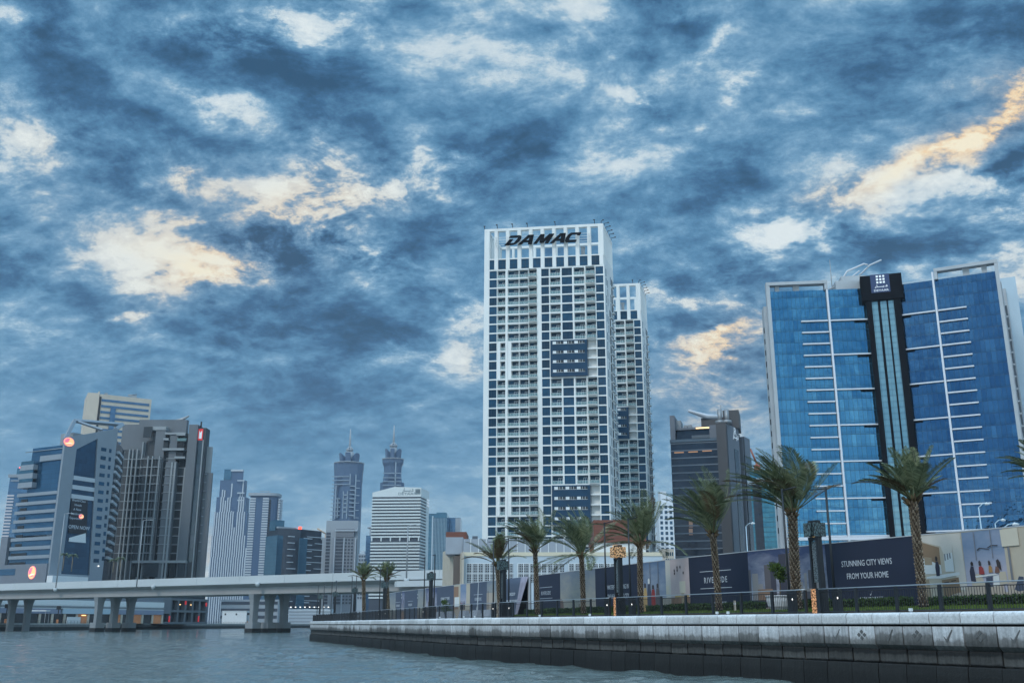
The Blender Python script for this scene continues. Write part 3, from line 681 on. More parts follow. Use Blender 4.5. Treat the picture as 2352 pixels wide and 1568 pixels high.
st2 = None if True else flk('sign_mark', MB().box(fx(652, 540), fx(688, 540), -.12, -.03, fz(652, 505), fz(652, 486)), LITW)
o = text('lettering', 'R', 4.6, LITW, T, (0, 0, 0), depth=.06, sx=1.3); lc = Matrix.Translation(lh_) @ Matrix.Rotation(ffl.rot - b.f.rot, 4, 'Z'); o.location = lc @ Vector((fx(664, 440), -.1, fz(664, 468))); o.rotation_euler = (pi/2, 0, ffl.rot - b.f.rot)
ar = MB(); arabic(ar, fx(650, 500), fx(690, 500), fz(650, 500), 3.2, -.2, -.04); flk('arabic_lettering', ar, LITW)
# warm lit rooms behind the glass
for x, z in ((190, 605), (300, 600), (410, 592)): b.box('lit_room', b.x(*cp5(x, z)), b.x(*cp5(x + 75, z)), -.04, -.005, b.z(*cp5(x, z)) - .35, b.z(*cp5(x, z)) + .1, mat('dim_warm', (.4, .2, .1, 1), .6, emit=(1, .5, .25, 1), estr=.35))
for x, z in ((305, 1225), (305, 1165)): b.box('lit_room', b.x(*cp5(x, z)), b.x(*cp5(x + 30, z)), -.04, -.005, b.z(*cp5(x, z)) - 1.4, b.z(*cp5(x, z)) + 1.2, mat('dim_room', (.3, .2, .15, 1), .6, emit=(1, .6, .4, 1), estr=.09))
# ------------------------------------------------------------------ low blue glass block between hotel and office building
b = Bld('glass_block', 'small teal glass block with pale frame squeezed between the hotel and the blue building', 'building', Facade(1716, 1082, 1789, 1078, 400))
b.box('glass_wall', 1, b.f.w * .8, 0, 18, 0, b.H, curtain('teal_grid_glass', (.04, .17, .24, 1), (.07, .24, .32, 1), 1.5, 1.9, .6, .1))
b.box('dark_bay', b.f.w * .14, b.f.w * .40, -.3, -.02, 0, b.z(1740, 1112), GLASS_DK)
b.box('frame_beam', 0, b.f.w, -.8, 18.2, b.z(1740, 1112), b.z(1740, 1098), SIDEW); b.box('frame_pier', b.f.w * .8, b.f.w, -.8, 18.2, 0, b.z(1740, 1112.2), SIDEW); b.box('attic_storey', 1, b.f.w * .8, .5, 17, b.z(1740, 1097.8), b.H + .1, GLASS_TEAL)
# ------------------------------------------------------------------ far white residential block and small beige block
b = Bld('apartment_block', 'distant white apartment block with dark window grid beside the hotel tower', 'building', front(1512, 1546, 1152, 900))
WG = MATS['white_trim']
b.box('wall', 0, b.f.w, 0, 20, 0, b.H, mat('pale_far_wall', (.62, .65, .68, 1), .7)); b.box('roof_block', b.f.w * .2, b.f.w * .6, 3, 18, b.H, b.z(1525, 1127), MATS['pale_far_wall']); b.box('roof_block', b.f.w * .65, b.f.w * .95, 3, 18, b.H, b.z(1525, 1138), MATS['pale_far_wall'])
its = []
for r in range(16):
    for k in range(3): its.append(MB().box(b.f.w * (.08 + .32 * k), b.f.w * (.26 + .32 * k), -.15, -.02, b.H - 6 - 4.6 * r, b.H - 3.2 - 4.6 * r))
many('window', its, DKBLUE, b.t, 60)
b = Bld('beige_block', 'small beige block with green windows at the foot of the hotel tower', 'building', front(1520, 1548, 1260, 640))
b.box('wall', 0, b.f.w, 0, 15, 0, b.H, CREAM)
many('window', [MB().box(b.f.w * (.3 + .17 * k), b.f.w * (.4 + .17 * k), -.12, -.02, b.H - 4.2 - 4 * r, b.H - 1.9 - 4 * r) for r in range(5) for k in range(4)], GLASS_TEAL, b.t)
# ------------------------------------------------------------------ parking podium in front of the towers
cq5 = lambda x, y: (976.2 + x / 6.827, 1194.4 + y / 6.827)
PW = mat('pale_grey_plaster', (0.44, 0.51, 0.56, 1), 0.8, var=0.07, vscale=0.25, stretch=(1, 1, .4))
LAT = mat('lattice_dark', (0.055, 0.06, 0.07, 1), 0.7)
def lattice_mat():
    m = mat('lattice_screen', (0.2, 0.22, 0.24, 1), 0.7); n = N(m.node_tree); out = n.new('ShaderNodeOutputMaterial')
    tc = n.new('ShaderNodeTexCoord').outputs['Object']; sx, sy, sz = n.new('ShaderNodeSeparateXYZ', ins={0: tc}).outputs
    f = lambda s: n.math('LESS_THAN', n.math('ABSOLUTE', n.math('SUBTRACT', n.math('FRACT', n.math('DIVIDE', s, .42)), .5)), .30)
    k = n.math('MULTIPLY', f(sx), f(sz))
    b_ = n.new('ShaderNodeBsdfPrincipled', ins={'Base Color': n.mix(k, (.30, .33, .35, 1), (.03, .033, .04, 1)), 'Roughness': .8}); n.nt.links.new(b_.outputs[0], out.inputs[0]); return m
LATT = lattice_mat()
b = Bld('parking_podium', 'long pale grey parking podium with dark lattice openings below the white towers', 'building', front(1062.6, 1521, 1267.5, 190))
T = b.t; w = b.f.w
b.box('wall', 0, w, 0, 40, 0, b.H - .7, PW); b.box('cornice', -.1, w, -.12, 40, b.H - .7, b.H, mat('yellow_cornice', (.62, .56, .42, 1), .7))
gz = [b.z(*cq5(700, y)) for y in (683, 824, 838, 975)]
for g0, g1 in ((640, 1385), (1448, 2185), (2248, 2990)):
    xa, xb = b.x(*cq5(g0, 700)), b.x(*cq5(g1, 700))
    for i in range(8):
        p = (xb - xa) / 8
        for za_, zb_ in ((gz[1], gz[0]), (gz[3], gz[2])):
            o = b.box('lattice_opening', xa + p * i + .16, xa + p * (i + 1) - .05, -.06, -.01, za_, zb_, LATT)
            b.put('frame', MB().box(xa + p * i, xa + p * i + .16, -.16, -.01, za_, zb_).box(xa + p * i, xa + p * (i + 1), -.14, -.01, zb_, zb_ + .12), WHITE2, o)
MB().box(b.x(1305, 1300), b.x(1305, 1300) + .08, -.1, -.01, 0, b.H - 1).build('drain_pipe', STEEL, T)
# beige corner
for i, (x0, x1, y) in enumerate(((280, 450, 455), (460, 588, 517))):
    ca = cq5(x0, 495 if i == 0 else 545); cb = cq5(x1, 432 if i == 0 else 495)
    q = Facade(*ca, *cb, 207 if i == 0 else 197.5)
    m = MB().box(0, q.w, 0, .3, 0, q.top - 3)
    o = m.build('corner_wall', CREAM, None, (q.a.x, q.a.y, 3), q.rot)
    fr = MB()
    nz = 3; st_ = (q.top - 3) / nz
    for r in range(nz):
        for k in range(4 if i == 0 else 3):
            nn = 4 if i == 0 else 3
            fr.box(q.w * (k + .12) / nn, q.w * (k + .88) / nn, -.14, -.05, st_ * r + .7, st_ * (r + 1) - 1.3) if False else None
    its = []
    for r in range(nz):
        for k in range(4 if i == 0 else 3):
            nn = 4 if i == 0 else 3
            its.append(MB().box(q.w * (k + .14) / nn, q.w * (k + .86) / nn, -.03, -.005, st_ * r + .5, st_ * (r + 1) - 1.1))
    mw = b.t.matrix_world
    inv_ = (Matrix.Translation(b.t.location) @ Matrix.Rotation(b.f.rot, 4, 'Z')).inverted()
    lq = inv_ @ Vector((q.a.x, q.a.y, 3)); o.parent = b.t; o.location = lq; o.rotation_euler = (0, 0, q.rot - b.f.rot)
    for it in its: it.build('wall_panel', mat('cream_panel', (.50, .44, .35, 1), .8), o)
BRN = mat('brown_slat_cladding', (0.16, 0.055, 0.035, 1), 0.6, var=0.3, vscale=1.2, stretch=(.05, .05, 6))
SCR = mat('grey_screen_panel', (0.30, 0.33, 0.37, 1), 0.6, var=0.08, vscale=.4)
b.box('gap_wall', b.x(*cq5(440, 700)), 0, 1.0, 12, 0, b.z(*cq5(500, 552)), mat('dark_gap', (.12, .1, .09, 1), .8))
zs_ = b.z(*cq5(700, 290)); xq = b.x(*cq5(600, 400)); pw_ = (b.x(*cq5(722, 400)) - xq)
for i in range(24):
    x = xq + i * pw_
    if x + pw_ > w * .62: break
    o = b.box('screen_panel', x, x + pw_ - .14, .3, .4, b.H, zs_, SCR); b.box('screen_post', x + pw_ - .14, x + pw_, .2, .45, b.H, zs_ + .15, WHITE2, o)
b.box('screen_panel', b.x(*cq5(318, 400)), xq - .1, .8, 9, b.H - .3, b.z(*cq5(500, 258)), SCR)
b.box('screen_panel', xq, w * .55, 10, 10.2, b.H, b.z(*cq5(900, 258)), SCR)
b.box('clad_block', b.x(*cq5(305, 250)), b.x(*cq5(635, 250)), 4, 14, b.H, b.z(*cq5(500, 150)), BRN)
b.box('clad_block', b.x(1366, 1230), b.x(1487, 1230), 2, 16, b.z(1420, 1243), b.z(1420, 1191), BRN)
b.box('clad_block', b.x(1358, 1250), b.x(1367, 1250), 3, 5, b.H, b.z(1420, 1243), BRN)
b.box('stair_house', b.x(1367, 1255), b.x(1487, 1255), 2.4, 16, b.H, b.z(1420, 1243) - .02, WHITE2)
b.box('lit_glazing', b.x(1410, 1255), b.x(1430, 1255), 2.3, 2.38, b.H, b.z(1420, 1248), mat('soft_lit', (.4, .3, .2, 1), .5, emit=(1, .65, .35, 1), estr=.5))
xq2 = b.x(*cq5(722, 230)); b.box('notice_board', xq2, b.x(*cq5(810, 230)), 6, 6.3, b.z(*cq5(760, 252)), b.z(*cq5(760, 203)), mat('board_grey', (.10, .12, .15, 1), .6))
# a lattice crane far behind, and the red crane beside the hotel
def crane(label, u, v, D, ju, jv, m, th=.5):
    p = at(u, v, D); q = at(ju, jv, D)
    t = thing('tower_crane', label, 'crane', (p.x, D, 3))
    MB().tube([(0, 0, 0), (0, 0, p.z - 3)], th * 1.3, 4).build('mast', m, t); MB().tube([(0, 0, p.z - 3.5), (q.x - p.x, 0, q.z - 3)], th, 4).tube([(0, 0, p.z - 3.5), ((p.x - q.x) * .3, 0, p.z - 3.0)], th * 1.2, 4).build('jib', m, t)
    MB().box(-1.6, 1.6, -1.6, 1.6, p.z - 8, p.z - 4.5).build('cab', m, t)
RUST = mat('crane_red', (.30, .09, .05, 1), .6); TAN = mat('crane_tan', (.5, .36, .25, 1), .6)
crane('rusty red tower crane showing between palm crown and hotel tower', 1738, 1062, 620, 1723, 1030, RUST, .6)
crane('tan tower crane over the grey residential block on the skyline', 750, 1225, 1150, 729, 1213, TAN, .9)
# ------------------------------------------------------------------ left bank: slanted grey tower with round emblem
ca = lambda x, y: (x / 3.901, 941.7 + y / 3.901)
mat('white_dim', (.46, .49, .52, 1), .6)
LG = mat('light_grey_panel', (0.23, 0.265, 0.30, 1), 0.55, var=0.06, vscale=.3)
DG = mat('mid_grey_wall', (0.165, 0.185, 0.215, 1), 0.7, var=0.06, vscale=.3)
GW = curtain('night_blue_glass', (0.025, 0.06, 0.11, 1), (0.05, 0.13, 0.22, 1), 1.6, 2.1, 0.6, 0.08)
GWL = curtain('wing_blue_glass', (0.03, 0.10, 0.18, 1), (0.06, 0.16, 0.27, 1), 1.8, 2.6, 0.6, 0.08)
fa = Facade(138, 1093, 256, 1110.5, 520)          # level line through the white bands: the front turns away to the right
b = Bld('emblem_tower', 'grey tower with slanted roof frame and glowing round orange emblem', 'tower', fa)
T = b.t; w = fa.w
q = lambda x, y: (b.x(*ca(x, y)), b.z(*ca(x, y)))
P = [q(540, 240), q(975, 145), q(1000, 180), (w, 0), (0, 0)]
ztL, ztR = q(540, 240)[1], q(985, 150)[1]
gx0, gz0 = q(680, 350); gx1, gz1 = q(870, 255); bx0 = q(540, 1470)[0]; bx1 = q(797, 1475)[0]; zb0 = q(640, 1470)[1]
fm = MB()
fm.slab([(0, 0), (bx0, 0), (bx0, zb0), (gx0, gz0), (gx0, ztL + (ztR - ztL) * gx0 / w), (0, ztL)], -.6, .7)
fm.slab([(gx0, gz0), (gx1, gz1), (gx1, ztL + (ztR - ztL) * gx1 / w), (gx0, ztL + (ztR - ztL) * gx0 / w)], -.6, .7)
fm.slab([(bx1, zb0), (bx1, 0), (w, 0), (w, ztR), (gx1, ztL + (ztR - ztL) * gx1 / w), (gx1, gz1)], -.6, .7)
fm.slab([(bx0, 0), (bx1, 0), (bx1, zb0), (bx0, zb0)], -.6, .7)
fm.build('portal_frame', LG, T)
MB().slab([(bx0 - 1, 0), (bx1 + 1, 0), (gx1 + .6, gz1 + .5), (gx0 - .6, gz0 + .4)], .2, 1.4).build('glass_wall', GW, T)
for ya in (597, 680, 762):
    xa_, za_ = q(655 - (ya - 597) * .12, ya); xb_, zb_ = q(842, ya + 14); b.box('white_band', xa_, bx1 + .35, -.35, .1, za_ - 1.4, za_ + .8, MATS['white_dim'])
MB().prism([(.6, 1.6), (w, 1.6), (w, 14), (w * .75, 14), (4, 4)], 0, ztL - 3).build('core_wall', DG, T)
its = []
for r in range(14):
    x, z = q(922 - r * 5.2, 352 + r * 76.5); its.append(MB().box(x - 1.7, x + 1.7, -.75, -.62, z - .95, z + .95))
for r in range(14):
    x, z = q(980 - r * 5.0, 365 + r * 74); its.append(MB().box(x - .7, x + .8, -.75, -.62, z - 1.05, z + 1.05))
many('window', its, DKBLUE, T)
# flank going away on the right, with white balconies
ff = Facade(256, 1110.5, 279, 1118, at_z(256, 1110.5, fa.top).y, 592)
lf = (Matrix.Translation(T.location) @ Matrix.Rotation(fa.rot, 4, 'Z')).inverted() @ Vector((ff.a.x, ff.a.y, 3))
def flank(name, mb, mats):
    o = mb.build(name, mats, T); o.location = lf; o.rotation_euler = (0, 0, ff.rot - fa.rot); return o
flank('flank_wall', MB().box(.1, ff.w, .1, 6, 0, ztR - 6), GW)
for r in range(15):
    z = ff.z(*ca(1045, 370 + r * 71)) - 3
    flank('balcony', MB().box(2.0 if r % 2 else 9, 24 if r % 2 else 30, -1.3, .05, z - .8, z + .7), MATS['white_dim'])
flank('flank_pier', MB().box(0, 3.0, -.1, .09, 0, ztR - 3), LG)
# slanted open frame on the roof
rf = MB()
def beam(p, q_, t=1.3): rf.tube([p, q_], t, 4, smooth=False)
zz = q(670, 100)[1]
A_, B_2, C_ = Vector((0, 0, ztL)), Vector((w, 0, ztR)), Vector((w * .25, 20, ztR + 3))
Dk = Vector((w + 9, 12, ztR + 2.0))
C_ = Vector((lambda d: (d[0], d[1], d[2]))(((Matrix.Translation(T.location) @ Matrix.Rotation(fa.rot, 4, 'Z')).inverted() @ at(171, 966, 541))[:]))
Dk = (Matrix.Translation(T.location) @ Matrix.Rotation(fa.rot, 4, 'Z')).inverted() @ at(281, 975, 574)
B_2 = Vector((w * .97, .3, ztR - .6)); A_ = Vector((.6, .3, ztL - .5))
Ek = (Matrix.Translation(T.location) @ Matrix.Rotation(fa.rot, 4, 'Z')).inverted() @ at(252, 974, 558)
beam(A_, C_, 1.2); beam(C_, Dk, 1.2); beam(B_2, Dk, 1.5); beam(C_ + Vector((1, -2, -.6)), B_2 + Vector((-8, 1, -1.6)), .8)
rf.build('roof_frame', LG, T)
b.box('roof_pier', w * .80, w * .97, 1, 8, ztR - 14, ztR - 2, DG); b.box('roof_plant', w * .3, w * .7, 6, 16, ztL - 3, ztL + 5, STEEL)
MB().box(w * .70, w * .9, -.75, -.62, q(900, 190)[1] - 18, q(900, 190)[1] - 3).build('vent_panel', STEEL, T) if False else None
EMB = mat('emblem_orange', (.9, .45, .2, 1), .5, emit=(1, .50, .22, 1), estr=.9); EMP = mat('emblem_pink', (.8, .2, .3, 1), .5, emit=(.85, .14, .26, 1), estr=.7); EMW = mat('emblem_white', (.9, .85, .7, 1), .5, emit=(1, .85, .6, 1), estr=.9)
def emblem(x, z, rx, rz, y, parent, nm='round_emblem'):
    m = MB(); circ = lambda k, sx=1, ox=0, oz=0: [(x + ox + rx * k * sx * cos(t * pi / 12), z + oz + rz * k * sin(t * pi / 12)) for t in range(24)]
    m.slab(circ(1.0), y - .25, y, 1); m.slab(circ(.93), y - .33, y - .26, 0)
    m.slab([(x - rx * .75, z - rz * .3), (x - rx * .2, z - rz * .12), (x + rx * .1, z + rz * .75), (x - rx * .45, z + rz * .72), (x - rx * .86, z + rz * .2)], y - .40, y - .34, 1)
    m.slab([(x - rx * .7, z - rz * .45), (x + rx * .1, z - rz * .18), (x + rx * .85, z - rz * .22), (x + rx * .1, z - rz * .36)], y - .40, y - .34, 2)
    m.slab([(x - rx * .5, z - rz * .68), (x + rx * .2, z - rz * .40), (x + rx * .75, z - rz * .5), (x + rx * .1, z - rz * .62)], y - .40, y - .34, 1)
    return m.build(nm, [EMB, EMP, EMW], parent)
ex, ez = q(609, 285); emblem(ex, ez, 3.3, 2.4, -.62, T)
# hanging dark banner with writing
BAN = mat('dark_banner', (.018, .018, .024, 1), .5)
x0, z0 = q(640, 770); x1, z1 = q(612, 1100); x2, z2 = q(778, 1100); x3, z3 = q(786, 778)
bn = MB().slab([(x1, z1), (x2, z1), (x3, z0), (x0, z0)], -.2, -.05).build('hanging_banner', BAN, T)
PALE = mat('pale_print', (.55, .6, .65, 1), .6)
mx = (x1 + x2) / 2; hh = z0 - z1
for k, (s, sz) in enumerate((('World-Class', 2.2), ('Hotels', 2.2), ('A New', 2.2), ('Landmark', 2.2), ('Experience', 2.2))): text('lettering', s, 1.7, PALE, bn, ((x0 + x3) / 2 - .3 - k * .2, -.22, z0 - 2.4 - k * 2.3), depth=.02)
text('lettering', 'OPEN NOW', 2.7, PALE, bn, (mx + .4, -.22, z1 + hh * .13), depth=.02, sx=.9); text('lettering', 'for bookings call today', 1.5, PALE, bn, (mx + .4, -.22, z1 + hh * .06), depth=.02) if False else None
emblem(mx + .8, z1 + hh * .48, 1.5, 1.2, -.2, bn, 'printed_emblem')
xa, za = q(612, 1175); xb, zb_ = q(766, 1180); xc_, zc_ = q(765, 1100); xd_, zd_ = q(617, 1142)
MB().slab([(xa, za), (xb, za), (xc_, zc_), (xd_, zd_)], -.3, -.1).build('white_pennant', WHITE2, T)
# left wing: stepped blue glass with pale storey bands, turning away to the left
fw = Facade(*ca(165, 765), *ca(515, 735), 496); 
a_end = fa.a
fw = Facade(*ca(165, 765), *ca(540, 732), at_z(*ca(165, 765), at_z(*ca(540, 732), fa.z(138, 1129)).z).y)
inv_ = (Matrix.Translation(T.location) @ Matrix.Rotation(fa.rot, 4, 'Z')).inverted()
lq = inv_ @ Vector((fw.a.x, fw.a.y, 3)); rw = fw.rot - fa.rot
def wing(name, mb, mats, parent=None):
    o = mb.build(name, mats, parent or T)
    if not parent: o.location = lq; o.rotation_euler = (0, 0, rw)
    return o
qq = lambda x, y: (fw.x(*ca(x, y)), fw.z(*ca(x, y)) - 3)
prof = [(qq(265, 345)), qq(250, 560), qq(205, 640), qq(150, 760), qq(100, 1140), qq(75, 1380)]
we = fw.w
steps = [(265, 345, 745), (150, 745, 1130), (90, 1130, 1390)]
for xs_, y0, y1 in steps:
    xl_ = qq(xs_, (y0 + y1) / 2)[0]
    wing('wing_glass', MB().box(xl_, we - .1, 0 if y0 > 400 else .3, 22, max(qq(xs_, y1)[1], 0), qq(540, y0 - (32 if y0 < 400 else 8))[1]), GWL)
zband = qq(515, 735)[1]; db = (zband - qq(480, 1305)[1]) / 7
for r in range(8):
    xl_ = qq(165 - r * 11, 765 + r * 78)[0]
    wing('storey_band', MB().box(xl_, we - .1, -.9, -.02, zband - r * db - .9, zband - r * db + .8), LG)
    if r < 6: wing('dark_opening', MB().box(xl_ + 3, xl_ + 8, -.25, -.02, zband - r * db - 4.6, zband - r * db - 2.2), BLACK)
    else: wing('dark_opening', MB().box(xl_ + .6, xl_ + 13, -.25, -.02, zband - r * db - 5.6, zband - r * db - 2.4), BLACK)
for x0_, y0_, x1_, y1_ in ((215, 528, 335, 518), (200, 605, 328, 596), (195, 685, 322, 674)):
    xa, za = qq(x0_, y0_); xb, zb_ = qq(x1_, y1_); wing('terrace_slab', MB().box(xa, xb, -2.5, 10, za - 1.2, za + 1.6), LG); wing('terrace_rail', MB().box(xa + .3, xb - .3, -2.3, -2.1, za + 1.65, za + 3.6), GLASS_TEAL)
xa, za = qq(370, 440); wing('storey_band', MB().box(xa, we - .1, -.9, .2, za - 1.3, za + 1.6), LG)
wing('handrail', MB().tube([(qq(240, 380)[0], -.6, qq(240, 380)[1]), (we - .2, -.6, qq(535, 345)[1])], .22, 5), STEEL)
zpod = qq(480, 1372)[1]
pd = wing('podium_wall', MB().box(qq(0, 1400)[0] - 12, we - .1, -2.5, 22, 0, zpod), DG)
wing('wing_wall', MB().box(qq(30, 1150)[0], qq(92, 1140)[0], -1.2, 22, zpod, qq(60, 1138)[1]), DG)
xa, za = qq(-60, 1430); xb, zb_ = qq(170, 1478); wing('strip_window', MB().box(xa, xb, -2.6, -2.5, zb_, za), GWL)
ex, ez = qq(328, 1455); e2 = emblem(ex, ez, 2.9, 3.3, -2.5, T); e2.location = lq; e2.rotation_euler = (0, 0, rw)
b.box('entrance_block', -1, w * .62, -5, -.7, 12, q(500, 1485)[1], WHITE2)
MB().box(bx1 + 4.4, bx1 + 4.9, -1.2, -.8, q(890, 1400)[1], q(890, 1400)[1] + .5).build('uplight', WHITELIT, T)
# ------------------------------------------------------------------ beige tower behind
cb = lambda x, y: (x / 2.6, 861.3 + y / 2.6)
fb = Facade(*cb(600, 112), *cb(906, 145), 700)
b = Bld('beige_tower', 'beige office tower with blue window bands rising behind the grey towers', 'tower', fb)
T = b.t; w = fb.w; H = b.H
b.box('wall', 0, w, 0, 5, 0, H, CREAM)
b.bands('window_band', 1.2, w * .96, -.25, -.02, b.z(*cb(620, 143)), b.z(*cb(620, 143)) - b.z(*cb(618, 178)), 1.7, 9, GLASS_STEEL)
b.box('corner_strip', -.4, .9, -.4, 0.6, 0, H - 2, BLACK); b.box('glazed_bay', w * .22, w * .32, -.8, -.26, 0, b.z(*cb(670, 195)), GLASS_STEEL)
fl2 = MB().box(-1.0, -.42, .7, 30, 0, H + 2).build('side_wall', CREAM, T)
b.box('roof_unit', w * .6, w * .72, 4, 8, H, H + 2.4, STEEL); b.box('roof_unit', w * .1, w * .16, 4, 8, H, H + 2, STEEL); MB().tube([(w * .55, 4, H + 2), (w * .72, 5, H + 3.6)], .5, 5).build('cleaning_crane', STEEL, T)
# wall facing left seen obliquely
q0 = at_z(*cb(525, 108), fb.top); v_ = Vector((q0.x, q0.y)) - fb.a
inv2 = (Matrix.Translation(T.location) @ Matrix.Rotation(fb.rot, 4, 'Z')).inverted(); lv = inv2 @ Vector((q0.x, q0.y, 3))
MB().prism([(lv.x, lv.y), (-.5, -.1), (-.5, 12), (lv.x + 2, 30)], 0, H + .5).build('side_wall', CREAM, T)
# ------------------------------------------------------------------ dark stepped concrete tower
cc = lambda x, y: (241.2 + x / 3.689, 918.8 + y / 3.689)
CG = mat('dark_concrete', (0.055, 0.060, 0.066, 1), 0.75, var=0.18, vscale=.15, stretch=(1, 1, .3)); CG2 = mat('grey_concrete', (0.13, 0.142, 0.155, 1), 0.75, var=0.12, vscale=.15, stretch=(1, 1, .3)); CG3 = mat('pale_concrete', (0.27, 0.29, 0.30, 1), 0.7, var=.08, vscale=.2)
b = Bld('stepped_tower', 'dark grey stepped concrete tower with red sign on its upper corner', 'tower', front(275, 440, 973, 600))
T = b.t
X = lambda x, y=700: b.x(*cc(x, y)); Zc = lambda y, x=450: b.z(*cc(x, y))
zf = Zc(1360); dz = (Zc(490) - Zc(1290)) / 11
# (x0, x1, depth, top y, material)
def vol(x0, x1, y, yt, m, nm='tower_block', yb=11): return b.box(nm, X(x0), X(x1), y, yb, 0, Zc(yt), m)
vol(20, 112, 9, 420, CG, 'tower_block', 12); vol(110, 205, 6, 405, CG); vol(205, 292, 4.5, 345, CG2); vol(292, 375, 5.5, 330, CG); vol(290, 368, 2.5, 465, CG); vol(368, 452, 1.5, 482, CG2); vol(375, 460, 3.0, 245, CG2); vol(452, 500, 5.5, 250, CG); vol(500, 592, 0, 520, CG2); vol(505, 570, 2.2, 288, CG2); vol(592, 665, 4.0, 560, CG); vol(570, 665, 6.5, 290, CG); vol(665, 742, 1.0, 203, CG2); vol(742, 806, 3.2, 225, CG); vol(806, 850, 8, 375, CG3, 'tower_block', 9.5); vol(806, 873, 7, 600, CG2, 'tower_block', 9)
b.box('roof_block', X(190), X(605), 9, 13, Zc(350), Zc(140), CG2); b.box('roof_block', X(610), X(735), 12, 27.8, Zc(250), Zc(208), CG2) if False else None
b.box('roof_block', X(270), X(460), 2.6, 11, Zc(245), Zc(215), CG3); b.box('roof_block', X(45), X(190), 9.5, 14, Zc(400), Zc(180), CG2)
b.box('rooftop_slab', X(460), X(640), 1.6, 10, Zc(285), Zc(268), CG3)
# windows in each bay, storey by storey
its = []
for x0, x1, y in ((165, 185, 6), (195, 212, 4.4), (235, 258, 4.4), (275, 292, 2.4), (343, 362, 2.4), (382, 398, 1.4), (405, 420, 1.4)):
    for r in range(12): its.append((X(x0), X(x1), y, r))
for x0, x1, y in ((452, 500, 5.5), (598, 640, 4.0), (648, 664, 4.0)):
    for r in range(12): its.append((X(x0), X(x1), y, r))
its.sort(key=lambda t: -(t[1] - t[0]))
many('window', [MB().box(a, c, y - .25, y - .02, Zc(490) - (r + 1) * dz + .7, Zc(490) - r * dz - .4) for a, c, y, r in its if Zc(490) - (r + 1) * dz > 4], DARKIN, T, 98)
its = []
for x0, x1, y in ((110, 292, 2.8), (290, 452, 1.0), (452, 500, 5.1), (500, 592, -.12), (592, 665, 3.6)):
    for r in range(12): its.append(MB().box(X(x0), X(x1), y - .25, y + .3, Zc(490) - r * dz - .35, Zc(490) - r * dz))
many('floor_ledge', its, CG3, T)
for x in (160, 190, 227, 270, 335, 372, 432, 548, 575, 644): b.box('pier', X(x), X(x + (9 if x < 500 else 14)), (2.6 if x < 280 else .8 if x < 440 else -.5 if x < 600 else 3.2), 6.2, 0, Zc(410 if x < 240 else 345 if x < 280 else 470 if x < 440 else 525 if x < 600 else 560), CG3)
for y0, x0, x1 in ((330, 455, 500), (415, 455, 640), (290, 565, 640), (485, 565, 655)): b.box('terrace_beam', X(x0), X(x1), .5, 6, Zc(y0) - .5, Zc(y0) + .8, CG3)
for x0, x1, y0, y1 in ((272, 345, 218, 310), (455, 495, 335, 400), (575, 632, 345, 410), (575, 632, 430, 480)): b.box('dark_terrace', X(x0), X(x1), 2.0 if x0 < 300 else 1.9, 2.3, Zc(y1), Zc(y0), DARKIN)
b.box('balcony_glass', X(570), X(650), 1.2, 1.3, Zc(342), Zc(318), GREENGL)
sl2 = b.box('glass_slot', X(735), X(782), 2.9, 3.15, Zc(1370), Zc(330), curtain('slot_glass', (.05, .07, .08, 1), (.10, .12, .14, 1), 1.4, 4.2, .5, .15))
for x in (728, 786): b.box('pier', X(x), X(x + 9), 2.3, 3.4, 0, Zc(330), CG3)
its = [MB().box(X(808), X(828), 6.5, 7, Zc(600) - (r + .1) * dz - .5, Zc(600) - (r + .1) * dz) for r in range(10)]; many('floor_ledge', its, CG3, T)
RED = mat('red_sign', (.55, .03, .03, 1), .5, emit=(.8, .03, .03, 1), estr=.35)
rs = b.box('red_sign', X(738), X(782), 2.6, 2.88, Zc(332), Zc(236), RED)
x0, x1, z0, z1 = X(750), X(774), Zc(318), Zc(250)
MB().slab([(x0, z0), (x1, z0), (x1, z1), (x0 + (x1 - x0) * .7, z1 - (z1 - z0) * .12), ((x0 + x1) / 2, z1 - (z1 - z0) * .3), (x0 + (x1 - x0) * .3, z1 - (z1 - z0) * .12), (x0, z1)], 2.5, 2.59).build('sign_mark', LITW, rs)
MB().tube([(X(755), 4, Zc(230)), (X(755), 4, Zc(170))], .5, 6).build('mast', BLACK, T)
MB().tube([(X(440), 16, Zc(145)), (X(520), 15, Zc(128)), (X(600), 13, Zc(97))], [1.3, 1.2, .5], 6).box(X(430), X(480), 14, 18, Zc(148), Zc(128)).build('cleaning_crane', STEEL, T)
its = []
for x0, x1 in ((330, 365), (400, 520), (545, 600), (610, 660), (680, 735)): b.box('dark_arcade', X(x0), X(x1), -.1, .2 if x0 > 500 and x0 < 600 else 1.4, Zc(1495), Zc(1372), DARKIN)
b.box('arcade_beam', X(300), X(745), -.6, 5, zf - 1.2, zf + .3, CG3)
# small tower with pale bands at the far left
b = Bld('banded_tower', 'narrow far tower with pink-white storey bands left of the emblem tower', 'tower', front(23, 66, 1096, 720))
b.box('glass_wall', 0, b.f.w, 0, 20, 0, b.H, GLASS_STEEL); b.box('roof_slab', -1, b.f.w + 1, -1, 20, b.H, b.H + 2.2, LG); b.box('roof_room', b.f.w * .25, b.f.w * .8, 2, 16, b.H + 2.2, b.H + 7, GLASS_TEAL)
b.bands('storey_band', -.3, b.f.w * .36, -.5, -.02, b.z(30, 1136), 2.19, 1.0, 16, mat('pinkish_band', (.55, .5, .5, 1), .6)); b.box('white_beam', 1, b.f.w * .9, -.4, -.02, b.z(30, 1105), b.z(30, 1102), LG)
MB().box(b.f.w * .38, b.f.w * .40 + .3, 1, 1.5, b.H + 7, b.H + 7.6).build('red_beacon', REDLIT, b.t)
